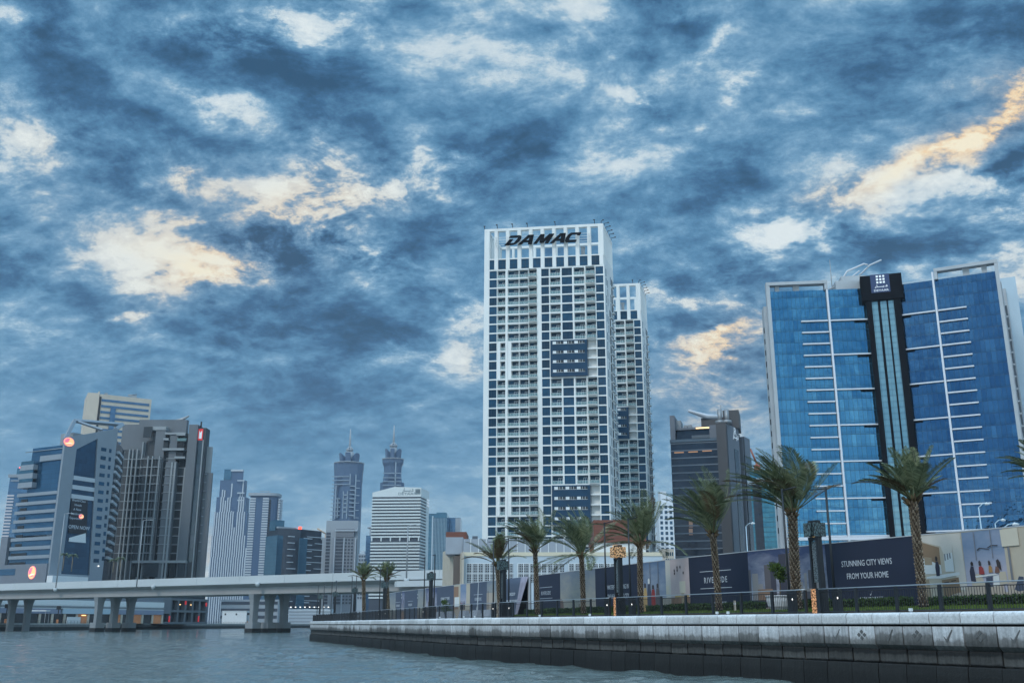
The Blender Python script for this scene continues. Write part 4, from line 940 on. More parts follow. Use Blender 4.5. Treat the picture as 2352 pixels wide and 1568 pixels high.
# ------------------------------------------------------------------ distant skyline
cs = lambda x, y: (470.9 + x / 4.2014, 964.7 + y / 4.2014)
cd = lambda x, y: (723.5 + x / 4.2, 964.7 + y / 4.2)
FARW = mat('far_white_rib', (.42, .46, .50, 1), .7); FARB = mat('far_blue_glass', (.055, .10, .175, 1), .3, spec=.4); FARG = mat('far_grey_wall', (.30, .33, .36, 1), .7)  # muted far colours, with part of the distance haze painted in
# stepped white-ribbed skyscraper
b = Bld('ribbed_skyscraper', 'tall tapering skyscraper with white vertical ribs left of the flat-capped blue tower', 'tower', front(482, 571, 1225, 1500))
tiers = [(55, 418, 1320, 0), (62, 412, 1110, 2), (82, 402, 880, 4), (100, 386, 735, 7), (128, 370, 568, 11), (160, 345, 462, 16)]
for i, (x0, x1, yt, y) in enumerate(tiers):
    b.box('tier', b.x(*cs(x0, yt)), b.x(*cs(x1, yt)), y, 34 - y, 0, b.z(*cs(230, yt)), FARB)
its = []; ribs_ = [(75, 1040), (100, 880), (118, 885), (140, 660), (155, 665), (185, 770), (205, 740), (222, 600), (240, 870), (258, 875), (275, 1030), (300, 690), (322, 560), (345, 570), (360, 690), (385, 1080), (400, 1230)]
for i, (x, yt) in enumerate(ribs_):
    hh = b.z(*cs(x, yt)); lo = 0; xx = b.f.w * (.02 + .94 * i / 16) - 1.0
    for (x0, x1, ty, y) in tiers:
        hi = min(b.z(*cs(230, ty)), hh)
        if hi > lo:
            if b.x(*cs(x0, ty)) - 2 < xx < b.x(*cs(x1, ty)) - 2: its.append(MB().box(xx, xx + 1.7, y - 1.4, y - .1, lo, hi))
            lo = hi
many('rib', its, FARW, b.t)
b.box('crown_panel', b.x(*cs(160, 470)), b.x(*cs(232, 470)), 15, 15.8, b.z(*cs(200, 560)), b.z(*cs(200, 458)), GLASS_TEAL); b.box('crown_beam', b.x(*cs(225, 465)), b.x(*cs(345, 465)), 14, 16, b.z(*cs(280, 478)), b.z(*cs(280, 462)), FARW)
for yt in (570, 690, 760): b.box('white_frame', b.x(*cs(300, yt)), b.x(*cs(368, yt)), 6.5, 8.5, b.z(*cs(330, yt + 10)), b.z(*cs(330, yt)), FARW)
# blue tower with flat overhanging cap
b = Bld('capped_tower', 'blue office tower with flat overhanging roof cap and pale storey bands', 'tower', front(575.5, 638, 1138, 1150))
w, H = b.f.w, b.H
pl = [(0, 0)] + [(w * .62, 0)] + [(w * .62 + w * .36 * sin(t * pi / 10), 9 - 9 * cos(t * pi / 10)) for t in range(1, 6)] + [(w * .98, 18), (0, 18)]
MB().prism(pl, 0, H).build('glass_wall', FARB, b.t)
MB().prism([(x * 1.10 - w * .06, y * 1.12 - 2.5) for x, y in pl], H, H + 3.2).build('roof_cap', FARG, b.t)
b.box('crane_rail', w * .3, w * .7, 4, 5, H + 5.2, H + 5.9, FARG); b.box('rail_post', w * .6, w * .62, 4, 5, H + 3.2, H + 5.2, FARG)
dz = (b.z(*cs(460, 748)) - b.z(*cs(460, 1480))) / 30; z0 = b.z(*cs(460, 748))
many('storey_band', [MB().box(-.2, w * .21, -.8, -.02, z0 - r * dz - 1.7, z0 - r * dz) for r in range(34)] + [MB().box(w * .47, w * .69, -.8, -.02, z0 - r * dz - 1.7, z0 - r * dz) for r in range(34)], FARW, b.t, 68)
many('side_balcony', [MB().box(w * .985, w * 1.06, 6, 20, z0 - r * dz - 2.0, z0 - r * dz) for r in range(33)], FARW, b.t, 33)
many('dark_recess', [MB().box(w * .70, w * .76, -.2, 1.5, z0 - r * dz - 4.4, z0 - r * dz - 2.2) for r in range(33)], DARKIN, b.t, 33)
# dark office block
b = Bld('dark_office', 'dark teal office block with thin pale ledges and a red beacon on the roof', 'building', Facade(639, 1212, 739, 1219.5, 1000))
w, H = b.f.w, b.H
MB().prism([(0, 0), (w * .45, -5), (w, 0), (w, 18), (0, 18)], 0, H).build('glass_wall', GLASS_DK, b.t)
MB().prism([(w * .43, -5.6), (w * .60, -6), (w * .62, 0), (w * .40, 0)], 0, b.z(*cs(900, 1140))).build('corner_bay', GLASS_TEAL, b.t); b.box('side_bay', -1, w * .15, -1.2, 20, 0, b.z(*cs(720, 1110)), GLASS_TEAL)
b.box('rear_block', w, w + 2.5, 2, 18, 0, b.z(*cs(1140, 1152)), GLASS_DK)
b.box('upper_block', w * -.02, w * .18, 4, 14, H - 2, b.z(*cs(730, 960)), GLASS_TEAL)
R.seed(3); its = []
for r in range(13):
    z = H - 8 - r * 6.2
    its.append(MB().box(w * .20 , w * (.30 + .08 * R.random()), -4.9, -1, z, z + .7)); its.append(MB().box(w * (.56 - .05 * R.random()), w * .72, -5.6, -2, z - 1, z - .3))
    its.append(MB().box(w * (.62 + .2 * (r % 2)), w * 1.0, -3.5, -.5, z + 1, z + 1.6))
many('ledge', its, FARW, b.t); b.box('red_beacon', w * .44, w * .49, -3, -1, H, H + 2.6, REDLIT); b.box('roof_edge', 0, w * .42, 0, 3, H, H + 1.6, FARG)
# grey residential block
b = Bld('grey_apartment_block', 'pale grey apartment block with louvred roof terrace in front of the left spired tower', 'building', front(750, 823, 1195, 1080))
w, H = b.f.w, b.H
b.box('wall', 0, w, 0, 13, 0, H, FARG); b.box('lower_wing', -5, 0, 4, 26, 0, b.z(*cd(100, 1130)), FARG)
b.box('louvre_screen', w * .33, w * .9, -3, -.1, b.z(*cd(300, 1130)), b.z(*cd(300, 1050)), mat('louvre_grey', (.16, .17, .19, 1), .7)); b.box('louvre_cap', w * .3, w * .99, -4, .5, b.z(*cd(300, 1072)), b.z(*cd(300, 1060)), FARW); b.box('lower_front', w * .22, w * .95, -2.4, -.02, 0, b.z(*cd(300, 1132)), mat('far_mid_grey', (.24, .26, .29, 1), .7))
its = []
for r in range(22):
    z = b.z(*cd(140, 1080)) - r * 3.4
    its.append(MB().box(w * .02, w * .15, -.4, -.02, z - 2.4, z)); 
    if z < b.z(*cd(300, 1140)):
        its.append(MB().box(w * .34, w * .56, -2.8, -2.42, z - 2.4, z))
        for k in range(3): its.append(MB().box(w * (.62 + .1 * k), w * (.68 + .1 * k), -2.8, -2.42, z - 2.2, z - .3))
many('window', its, mat('far_window', (.05, .06, .08, 1), .4), b.t, 98)
for x in (.29, .58, .94): b.box('pier', w * x, w * (x + .03), -3.2, -2.42, 0, b.z(*cd(300, 1132)), FARW)
# twin towers with petal crowns and spires
def spired(label, cxu, D, lev, z_crown, px, petals, diamond, spire, strips):
    """lev: (half width px, v) outline from the top down"""
    p = at(cxu, lev[0][1], D); t = thing('spired_tower', label, 'tower', (p.x, D, 3), 0, 'twin spired towers')
    k = D / F * 1.0
    zz = lambda v: at(cxu, v, D).z - 3
    prof = [(hw * k * 1.0, zz(v)) for hw, v in lev][::-1]
    m = MB(); n_ = 12
    def ring(r): return [(r * (1.0 if abs(cos(a)) > .3 else .92) * cos(a), r * .9 * sin(a)) for a in [2 * pi * (i + .5) / n_ for i in range(n_)]]
    for (r0, z0), (r1, z1) in zip(prof, prof[1:]): m.prism(ring(r0), z0, z1, 0, ring(r1))
    m.build('shaft', FARB, t)
    pet0, pet1 = zz(petals[1]), zz(petals[0]); pr = petals[2] * k
    for i in range(6):
        a = pi / 6 + i * pi / 3; c, s = cos(a), sin(a)
        q = MB(); pts = []
        for rr, zz_ in ((.35, pet0), (1.0, pet0 - .5), (1.12, pet1), (.62, pet1 + .04 * (pet1 - pet0) * 0 - 6)):
            pts.append((pr * rr, zz_))
        o = MB().slab(pts, -pr * .28, pr * .28).build('crown_petal', FARB, t); o.rotation_euler = (0, 0, a)
    dr = diamond[2] * k; d0, d1 = zz(diamond[1]), zz(diamond[0]); dm = (d0 + d1) / 2
    q = MB()
    for i in range(6):
        a = i * pi / 3; v0, v1, v2 = (2, 0), (dr, 0), (2, 0)
        P0, P1, P2 = Vector((2 * cos(a), 2 * sin(a), d0)), Vector((dr * cos(a), dr * sin(a), dm)), Vector((1 * cos(a), 1 * sin(a), d1))
        q.tube([P0, P1, P2], 1.1, 5); b_ = a + pi / 3; q.tube([P1, Vector((dr * cos(b_), dr * sin(b_), dm))], .9, 5)
    q.tube([(0, 0, pet0), (0, 0, d0 + 2)], pr * .5, 8)
    q.build('lantern_frame', FARG, t)
    MB().tube([(0, 0, d0), (0, 0, (d1 + zz(spire)) / 2), (0, 0, zz(spire))], [2.6, 1.9, 1.0], 6).build('spire', FARG, t)
    MB().lathe([(lev[0][0] * k * 1.02, zz(lev[0][1]) - 1.5), (lev[0][0] * k * 1.04, zz(lev[0][1])), (lev[0][0] * k * .9, zz(lev[0][1]) + .5)], 12).build('roof_rim', FARG, t)
    for u0, u1, v0, v1 in strips:
        x0, x1 = (u0 - cxu) * k, (u1 - cxu) * k
        rr = max(r for r, z in prof) * .93
        MB().box(x0, x1, -rr * .93 - .5, -rr * .8, zz(v1), zz(v0)).build('facade_strip', mat('dim_strip', (.24, .30, .36, 1), .6), t)
    return t
st = []
for i, y in enumerate((560, 596, 634)): st.append((770.5, 808, cd(0, y)[1] - .8, cd(0, y)[1] + .8))
for i in range(9): st.append((769.5, 779, cd(0, 668 + 37 * i)[1] - .7, cd(0, 668 + 37 * i)[1] + .7)); st.append((823.5, 833, cd(0, 600 + 37 * i * 1.9)[1] - .7, cd(0, 600 + 37 * i * 1.9)[1] + .7))
st += [(778, 780.5, cd(0, 645)[1], cd(0, 960)[1]), (809.5, 811.5, cd(0, 535)[1], cd(0, 640)[1]), (822.5, 824.5, cd(0, 540)[1], cd(0, 960)[1]), (796, 798, cd(0, 700)[1], cd(0, 960)[1]), (805, 807, cd(0, 700)[1], cd(0, 960)[1]), (784, 786, cd(0, 760)[1], cd(0, 950)[1])]
st += [(797, 806, cd(0, 735 + 40 * i)[1] - 1.2, cd(0, 735 + 40 * i)[1] + 1.2) for i in range(5)] + [(811, 823, cd(0, 650 + 40 * i)[1] - 1.0, cd(0, 650 + 40 * i)[1] + 1.0) for i in range(8)] + [(780.5, 790, cd(0, 770 + 40 * i)[1] - 1.0, cd(0, 770 + 40 * i)[1] + 1.0) for i in range(5)]
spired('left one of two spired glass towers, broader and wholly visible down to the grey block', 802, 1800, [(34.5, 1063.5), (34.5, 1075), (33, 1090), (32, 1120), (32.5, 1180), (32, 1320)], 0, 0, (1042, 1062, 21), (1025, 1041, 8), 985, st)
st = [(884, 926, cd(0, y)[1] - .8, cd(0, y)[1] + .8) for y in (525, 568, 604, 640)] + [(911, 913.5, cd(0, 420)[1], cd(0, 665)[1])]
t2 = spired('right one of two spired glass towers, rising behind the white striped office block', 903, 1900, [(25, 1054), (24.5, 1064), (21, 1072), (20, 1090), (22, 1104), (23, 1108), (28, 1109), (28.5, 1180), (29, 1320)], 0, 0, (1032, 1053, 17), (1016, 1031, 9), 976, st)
# white striped office block with roof lettering
fs = Facade(855, 1141.5, 967, 1140.5, 1000)
b = Bld('striped_office', 'white office block with dark window stripes and slanted top behind the bridge', 'building', fs)
w = fs.w; WS = mat('striped_white', (.60, .64, .63, 1), .6)
zl, zr = b.z(*cd(553, 697)), b.z(*cd(1020, 648)); zb1 = b.z(*cd(560, 740))
fd = Facade(966.5, 1140.5, 985, 1143, fs.a.y, 1030); ldr = (Matrix.Translation(b.t.location) @ Matrix.Rotation(fs.rot, 4, 'Z')).inverted() @ Vector((fd.a.x, fd.a.y, 3))
MB().slab([(0, zb1), (w, zb1), (w, zr), (w * .45, zl + 5.5), (0, zl)], 0, 14).build('roof_wall', WS, b.t)
b.box('core_wall', .3, w - .3, .6, 8, 0, zb1, MATS['far_window']); 
dz = (b.z(*cd(560, 757)) - b.z(*cd(560, 1392))) / 21; zz0 = b.z(*cd(560, 757))
skip = (13,)
bands_ = [MB().box(0, w, -.5, 1.2, zz0 - r * dz - dz * .5, zz0 - r * dz) for r in range(32) if r not in skip and zz0 - r * dz > 3]
many('storey_band', bands_, WS, b.t)
for k in range(6): b.box('pillar', w * (.01 + .19 * k), w * (.035 + .19 * k), -.45, .6, zz0 - 13 * dz - dz * .6, zz0 - 13 * dz + dz * .6, WS)
def side(name, mb, m):
    o = mb.build(name, m, b.t); o.location = ldr; o.rotation_euler = (0, 0, fd.rot - fs.rot); return o
side('flank_wall', MB().box(.3, fd.w * .7, .6, 20, 0, zr - 3), MATS['far_window']); side('flank_pier', MB().box(fd.w * .7, fd.w, -.3, 20, 0, zr - 4), WS); side('roof_wall', MB().box(0, fd.w, -.5, 14, zb1, zr), WS)
for r in range(31):
    if zz0 - r * dz > 3: side('storey_band', MB().box(0, fd.w * .7, -.5, .55, zz0 - r * dz - dz * .42, zz0 - r * dz), WS)
LET = mat('grey_letter', (.20, .25, .27, 1), .5)
text('lettering', 'DEYAAR', 3.6, LET, b.t, (b.x(*cd(890, 710)), -.12, b.z(*cd(890, 719))), depth=.1, sx=1.35)
ar = MB(); arabic(ar, b.x(*cd(842, 690)), b.x(*cd(948, 690)), b.z(*cd(890, 695)), 4.6, -.25, -.03); ar.build('arabic_lettering', LET, b.t)
e = MB()
for i in range(3):
    for j in range(3): x = b.x(*cd(968 + 14 * i, 690)); z = b.z(*cd(980, 684 + 14 * j)); e.box(x, x + 2.2, -.25, -.03, z, z + 2.2)
e.build('square_emblem', LET, b.t)
ff_ = MB()
for i in range(3):
    for j in range(3): x = fd.w * (.72 + .09 * i); z = zr - 6 - 2.8 * j - (zr - zr); ff_.box(x, x + fd.w * .07, -.8, -.55, z - 4.2, z - 2.2)
side('lit_emblem', ff_, LITW)
# glass blocks right of it and slim ones between
b = Bld('glass_office', 'greenish glass office block with pale corner line left of the beige podium corner', 'building', front(985, 1027, 1179, 900))
b.box('glass_wall', 0, b.f.w, 0, 30, 0, b.H, GLASS_TEAL); b.box('pale_line', b.f.w * .18, b.f.w * .25, -.3, -.02, 0, b.H - 2, FARW); b.box('roof_box', b.f.w * .4, b.f.w * .95, 4, 20, b.H, b.H + 1.5, GLASS_TEAL)
for k in range(9): b.box('mullion', b.f.w * (.3 + .08 * k), b.f.w * (.3 + .08 * k) + .35, -.25, -.02, 0, b.H - 4, FARG)
b = Bld('glass_office', 'lower blue-grey glass block beside the greenish glass office', 'building', front(1027, 1058, 1188, 940))
b.box('glass_wall', 0, b.f.w, 0, 30, 0, b.H, GLASS_STEEL)
b.box('side_panel', b.f.w * .62, b.f.w, -.3, -.02, 0, b.H - .5, FARG)
b = Bld('slim_tower', 'slim grey tower with round saucer top beside the striped office', 'tower', front(841, 856, 1229, 1250))
b.box('wall', 0, b.f.w, 0, 20, 0, b.H, GLASS_STEEL); b.box('upper_shaft', b.f.w * .45, b.f.w, 3, 16, b.H, b.z(848, 1214), FARG); MB().lathe([(2, b.z(848, 1214)), (6, b.z(848, 1211)), (6, b.z(848, 1209)), (3, b.z(848, 1206.5))], 14, (b.f.w * .75, 8)).build('saucer', FARG, b.t)
b = Bld('low_apartment_block', 'low pale apartment block far off between grey block and slim tower', 'building', front(823, 842, 1271, 1400))
b.box('wall', 0, b.f.w, 0, 20, 0, b.H, FARG); b.box('roof_block', b.f.w * .2, b.f.w * .7, 3, 12, b.H, b.H + 4, FARW)
many('window', [MB().box(b.f.w * (.1 + .3 * k), b.f.w * (.3 + .3 * k), -.2, -.02, b.H - 5 - 5 * r, b.H - 2 - 5 * r) for r in range(12) for k in range(3)], MATS['far_window'], b.t)
# slight rim of buildings low at the far end of the water
b = Bld('parking_block', 'long low white block with strip windows at the far end of the canal', 'building', front(663, 760, 1398, 860))
w, H = b.f.w, b.H
b.box('wall', 0, w, 0, 20, 0, H, mat('far_pale', (.45, .50, .54, 1), .7))
b.bands('strip_window', w * .02, w * .98, -.25, -.02, H - 1.4, 2.6, 1.2, 4, FARG)
for k in range(9): o = thing('flood_lamp', 'small bright lamp on a short pole above the far canal block', 'lamp', (b.f.a.x + w * (k + .5) / 9, 859, 3 + H), 0, 'lamps above the far block'); MB().tube([(0, 0, 0), (0, 0, 1.4)], .1, 5).build('pole', STEEL, o); MB().box(-.5, .5, -.4, .4, 1.4, 1.9).build('lamp_head', WHITELIT, o)
b = Bld('waterside_kiosk', 'small white waterside building with two dark windows near the bridge pier', 'building', front(511, 567, 1403, 735))
w, H = b.f.w, b.H
b.box('wall', 0, w, 0, 10, 0, H, WHITE2); b.box('roof', -.3, w + .3, -.3, 10.3, H, H + .4, WHITE2)
for k in (.1, .55): b.box('window', w * k, w * (k + .06), -.12, -.02, H - 2.6, H - 1.4, DARKIN)
b.box('hedge_strip', w * 0, w * .6, -1.6, -.6, 0, 1.6, mat('kiosk_hedge', (.02, .04, .015, 1), .9)) if False else None
b = Bld('far_low_block', 'grey low block behind the white waterside building', 'building', front(508, 640, 1376, 800))
b.box('wall', 0, b.f.w, 0, 20, 0, b.H, FARG); b.bands('strip_window', 0.5, b.f.w - .5, -.25, -.02, b.H - 1.5, 5.2, 2.2, 3, MATS['far_window'])
# ------------------------------------------------------------------ water, land, far quay
import numpy as np
def water_mat():
    m = bpy.data.materials.new('canal_water'); m.use_nodes = True; n = N(m.node_tree); out = n.new('ShaderNodeOutputMaterial')
    g = n.new('ShaderNodeNewGeometry').outputs['Position']
    h = n.noise(n.new('ShaderNodeMapping', ins={'Vector': g, 'Scale': (1, 1.2, 1)}).outputs[0], 3.5, 4, .6, .3)
    patch = n.noise(n.new('ShaderNodeMapping', ins={'Vector': g, 'Scale': (1, .35, 1)}).outputs[0], .05, 4, .6)
    bmp = n.new('ShaderNodeBump', ins={'Strength': .7, 'Distance': .10, 'Height': h})
    b = n.new('ShaderNodeBsdfPrincipled', ins={'Base Color': (.135, .175, .17, 1), 'Roughness': n.maprange(patch, .35, .65, .03, .12), 'IOR': 1.33, 'Specular IOR Level': 1.0, 'Normal': bmp.outputs[0]})
    n.nt.links.new(b.outputs[0], out.inputs[0]); return m
def water():
    """choppy canal surface: short wind waves summed on a fan-shaped grid, finer where the water is near; a still sheet carries on beyond it"""
    nr, nc = 430, 620; rs = np.random.RandomState(4)
    D = 22 * (900 / 22) ** (np.arange(nr) / (nr - 1)); A = np.linspace(-.72, .60, nc)
    d, a = np.meshgrid(D, A, indexing='ij'); x = d * np.sin(a); y = d * np.cos(a); z = np.zeros_like(x)
    for k in range(34):
        lam = .8 * (9.5 / .8) ** rs.rand(); th = rs.normal(1.35, .6); ph = rs.rand() * 6.283; kk = 2 * np.pi / lam
        amp = WAVE * lam ** .45 / 34 ** .5
        fade = np.clip(lam / (d * .012 * 1.6) - .5, 0, 1)        # waves shorter than the grid there are left out
        s = np.sin(kk * (x * np.cos(th) + y * np.sin(th)) + ph + .8 * np.sin(.11 * x + .07 * y + k))
        z += amp * fade * (1 - 2 * np.abs(s) ** .8 if k % 2 else s)
    z *= .75 + .5 * np.sin(.05 * x + .021 * y) * np.sin(.013 * y + 1)
    z *= np.clip((d - 22) / 6, 0, 1)
    v = np.stack([x, y, z], -1).reshape(-1, 3)
    i = (np.arange(nr - 1)[:, None] * nc + np.arange(nc - 1)[None]).reshape(-1)
    f = np.stack([i, i + 1, i + nc + 1, i + nc], -1)
    me = bpy.data.meshes.new('water'); me.vertices.add(len(v)); me.vertices.foreach_set('co', v.ravel().astype(np.float32))
    me.loops.add(f.size); me.loops.foreach_set('vertex_index', f.ravel().astype(np.int32)); me.polygons.add(len(f)); me.polygons.foreach_set('loop_start', (np.arange(len(f)) * 4).astype(np.int32))
    me.polygons.foreach_set('use_smooth', np.ones(len(f), bool)); me.update(calc_edges=True); me.validate()
    if me.polygons[0].normal.z < 0: me.flip_normals()
    m = water_mat(); me.materials.append(m); tag(put('water', me), kind='structure')
    tag(MB().add([(-420, -299, -.35), (120, -299, -.35), (120, 960, -.35), (-420, 960, -.35)], [(0, 1, 2, 3)]).build('water', m), kind='structure')
water()
GR = mat('promenade_paving', (.30, .29, .28, 1), .8, var=.15, vscale=.4)
d1, d2 = Vector((.326, -1)).normalized(), Vector((.506, -1)).normalized()
BEND = Vector((-3.9, 82.8)); TIP = Vector((-33.8, 174.6))
def path_pts():
    pts = []
    L1 = (BEND - TIP).length; s = 0
    while s < L1 - 7: pts.append(TIP + d1 * s); s += 1.5
    a, b_ = BEND - d1 * 7, BEND + d2 * 7
    for i in range(0, 10): t = i / 9; pts.append(a * (1 - t) ** 2 + BEND * 2 * t * (1 - t) + b_ * t * t)
    s = 7 + 1.5
    while s < 75: pts.append(BEND + d2 * s); s += 1.5
    return pts
QP = path_pts()
# drop near-duplicates so that every stone is about 1.5 m
q_ = [QP[0]]
for p in QP[1:]:
    if (p - q_[-1]).length > 1.1: q_.append(p)
QP = q_
def nrm(i):
    d = (QP[min(i + 1, len(QP) - 1)] - QP[max(i - 1, 0)]).normalized(); return Vector((d.y, -d.x)) if Vector((d.y, -d.x)).dot(-QP[i]) > 0 else Vector((-d.y, d.x))
QN = [nrm(i) for i in range(len(QP))]
inner = [QP[i] - QN[i] * .45 for i in range(len(QP))]
e_ = inner[-1]
right = [(p.x, p.y) for p in inner] + [(e_.x + 30, e_.y - 40), (4000, -200), (4000, 7000), (60, 7000), (60, 860), (-8, 600), (-18, 300), (-30, 182)]
BANK = [(-245, -80), (-205, 405), (-183, 758), (-150, 870)]
left = [(-245 - 4000, -80)] + BANK + [(60 - .01, 870), (60 - .01, 7000), (-5000, 7000)]
gm = bmesh.new()
for poly in (right, left):
    vs = [gm.verts.new((x, y, 2.93)) for x, y in poly]; f = gm.faces.new(vs)
bmesh.ops.triangulate(gm, faces=gm.faces[:])
for f in gm.faces:
    if f.normal.z < 0: f.normal_flip()
me = bpy.data.meshes.new('ground'); gm.to_mesh(me); me.materials.append(GR); tag(put('ground', me), kind='structure')
QC = mat('quay_stone_far', (.33, .33, .31, 1), .8, var=.2, vscale=.3); QD = mat('quay_weed_far', (.025, .025, .024, 1), .8, var=.4, vscale=.5)
def strip(pts, z0, z1, th):
    m = MB()
    for (x0, y0), (x1, y1) in zip(pts, pts[1:]):
        dx, dy = x1 - x0, y1 - y0; l = hypot(dx, dy); nx, ny = -dy / l * th, dx / l * th
        m.prism([(x0, y0), (x1, y1), (x1 + nx, y1 + ny), (x0 + nx, y0 + ny)], z0, z1)
    return m
fq = thing('far_quay_wall', 'far quay wall with pale coping and dark weed band across the water', 'quay wall', (0, 0, 0))
bk = BANK + [(60, 870)]
strip(bk, 2.5, 3.05, 1.2).build('coping', QC, fq); strip([(x + .15, y) for x, y in bk], 1.5, 2.5, 1).build('wall_face', mat('quay_face_far', (.16, .155, .15, 1), .85, var=.3, vscale=.5), fq); strip([(x + .3, y) for x, y in bk], -.5, 1.5, 1).build('weed_band', QD, fq)
# ------------------------------------------------------------------ road bridge
BP0, BP1 = at(0, 1340, 403), at(942, 1310, 303)
A0 = Vector((BP0.x, BP0.y)); A1 = Vector((BP1.x, BP1.y)); bd = (A1 - A0).normalized(); brot = atan2(bd.y, bd.x)
zt = (BP0.z + BP1.z) / 2
print('bridge top', BP0.z, BP1.z)
o0 = A0 - bd * 90
br = thing('road_bridge', 'long pale concrete road bridge on flared piers across the canal', 'bridge', (o0.x, o0.y, 0), brot)
BC = mat('bridge_concrete', (.50, .53, .54, 1), .75, var=.08, vscale=.12, stretch=(.3, 1, 1)); BG = mat('girder_concrete', (.33, .33, .33, 1), .8, var=.1, vscale=.12)
Lb = (A1 - A0).length + 90 + 70
zp_ = zt; zfb = at(0, 1365, 403 - 0).z if False else zt - 3.1
n_seg = int(Lb / 19)
for i in range(n_seg): MB().box(i * Lb / n_seg + .04, (i + 1) * Lb / n_seg - .04, 0, .5, zt - 2.5, zt).build('parapet', BC, br)
MB().box(0, Lb, .5, 19.5, zt - 2.2, zt - 1.5).build('deck', GR, br)
MB().box(0, Lb, 19.5, 20, zt - 2.9, zt).build('parapet', BC, br)
MB().prism([(0, 0)] * 0 or [(0, 2.2), (Lb, 2.2), (Lb, 18), (0, 18)], zt - 5.7, zt - 2.21, 0).build('girder', BG, br)
MB().add([(0, .3, zt - 2.7), (Lb, .3, zt - 2.7), (Lb, 2.19, zt - 3.6), (0, 2.19, zt - 3.6), (0, .3, zt - 2.52), (Lb, .3, zt - 2.52), (Lb, 2.19, zt - 2.3), (0, 2.19, zt - 2.3)], [(0, 3, 2, 1), (4, 5, 6, 7), (0, 1, 5, 4), (2, 3, 7, 6), (1, 2, 6, 5), (3, 0, 4, 7)]).build('deck_edge', BG, br)
def s_of(u, yo=0.0):
    lo, hi = 0, Lb; nb = Vector((-bd.y, bd.x))
    for _ in range(50):
        m_ = (lo + hi) / 2; p = o0 + bd * m_ + nb * yo
        uu = CX + F * p.x / (p.y * CP + 10 * SP)
        lo, hi = (m_, hi) if uu < u else (lo, m_)
    return lo
PIER = mat('pier_concrete', (.24, .255, .265, 1), .75, var=.1, vscale=.2); WET = mat('wet_pier_foot', (.02, .021, .022, 1), .5)
def pier(s, wd, parent_y, zf0):
    prof = [(wd * .5, 0), (wd * .5, zt - 11.5), (wd * .53, zt - 9.2), (wd * .61, zt - 7.4), (wd * .78, zt - 5.71)]
    g = MB()
    for y in parent_y:
        for (w0, z0), (w1, z1) in zip(prof, prof[1:]):
            g = MB() if False else g
            rc = lambda w: [(s - w * .62, y - w), (s + w * .62, y - w), (s + w * .62, y + w), (s - w * .62, y + w)]
            g.prism(rc(w0), z0, z1, 0, rc(w1))
    return g
for u, land in ((620, 0), (266, 0), (30, 1), (-190, 1)):
    s = s_of(u, 9.4)
    for k, y in enumerate((2.6, 9.6, 16.6)):
        ss = s
        pier(ss, 2.4, (y,), 0).build('pier', PIER, br)
        if not land: MB().box(ss - 1.7, ss + 1.7, y - 2.0, y + 2.0, -1, 1.3, 0).box(ss - 1.6, ss + 1.6, y - 1.9, y + 1.9, 1.3, 3.2, 1).build('pier_foot', [WET, PIER], br)
# wide bay of the parapet near the bank
s_b = s_of(955); MB().prism([(0, 0)] * 0 or [(s_b - 6, -1.2), (s_b + 10, -1.2), (s_b + 12, .3), (s_b - 8, .3)], zt - 4.6, zt - 2.95).build('bay_bracket', BC, br)
for u in (127, 352, 592, 935):
    s = s_of(u); MB().lathe([(.25, zt - 3.6), (.75, zt - 3.0), (.8, zt - 2.2)], 10, (s, -.3)).build('lamp_bracket', BC, br)
# street lamps on the bridge
def street_lamp(p, h, label, arm=2.2, two=False, parent_rot=0, grp='street lamps', col=STEEL, r=.14):
    t = thing('street_lamp', label, 'street lamp', p, parent_rot, grp)
    MB().tube([(0, 0, 0), (0, 0, h)], [r * 1.3, r * .7], 8).build('pole', col, t)
    MB().tube([(0, 0, h), (arm * .5, 0, h + .25), (arm, 0, h + .3)], r * .6, 6).build('arm', col, t)
    MB().tube([(arm * .8, 0, h + .22), (arm * 1.0, 0, h + .27), (arm * 1.35, 0, h + .25)], [.06, .11, .05], 8).build('lamp_head', WHITE2, t)
    return t
for u, vt, lb in ((933, 1207, 'slim lamp post on the bridge in front of the striped office'), (312, 1195, 'lamp post on the bridge before the stepped tower'), (126, 1180, 'lamp post on the bridge below the emblem tower')):
    s = s_of(u); p = o0 + bd * s; zz = at(u, vt, p.y).z
    street_lamp((p.x, p.y, zt - 3), zz - zt + 3, lb, 2.6, grp='lamp posts on the bridge', r=.2)
# ------------------------------------------------------------------ promenade buildings under and behind the bridge on the far bank
f1 = Facade(-60, 1378, 376, 1390, 445, 548)
b = Bld('retail_podium', 'long low shopping podium with white lattice bands and lit shopfronts under the bridge', 'building', f1)
w, H = f1.w, b.H
b.box('wall', 0, w, .5, 25, 0, H + 4, DG); b.box('upper_band', -.1, w, -.3, .45, H - 1.2, H + 1.2, WHITE2); b.box('lattice_band', 0, w, -.25, .45, 6.75, 8.2, LATT); b.box('lattice_rail', 0, w, -.32, -.26, 7.9, 8.2, WHITE2); b.box('lattice_rail', 0, w, -.32, -.26, 6.65, 6.9, WHITE2)
b.box('fascia_panel', w * .42, w * .70, -.5, .4, 4.4, 6.6, SIDEW); b.box('fascia_panel', w * .02, w * .41, -.4, .4, 4.4, 6.6, mat('blue_grey_panel', (.22, .25, .33, 1), .6)); b.box('fascia_panel', w * .71, w, -.4, .4, 4.4, 6.6, MATS['blue_grey_panel'])
SHOP = mat('lit_shop', (.25, .12, .06, 1), .6, emit=(1, .5, .22, 1), estr=.10, var=.5, vscale=.3); SHOPD = mat('dark_shop', (.03, .035, .04, 1), .2)
R.seed(11)
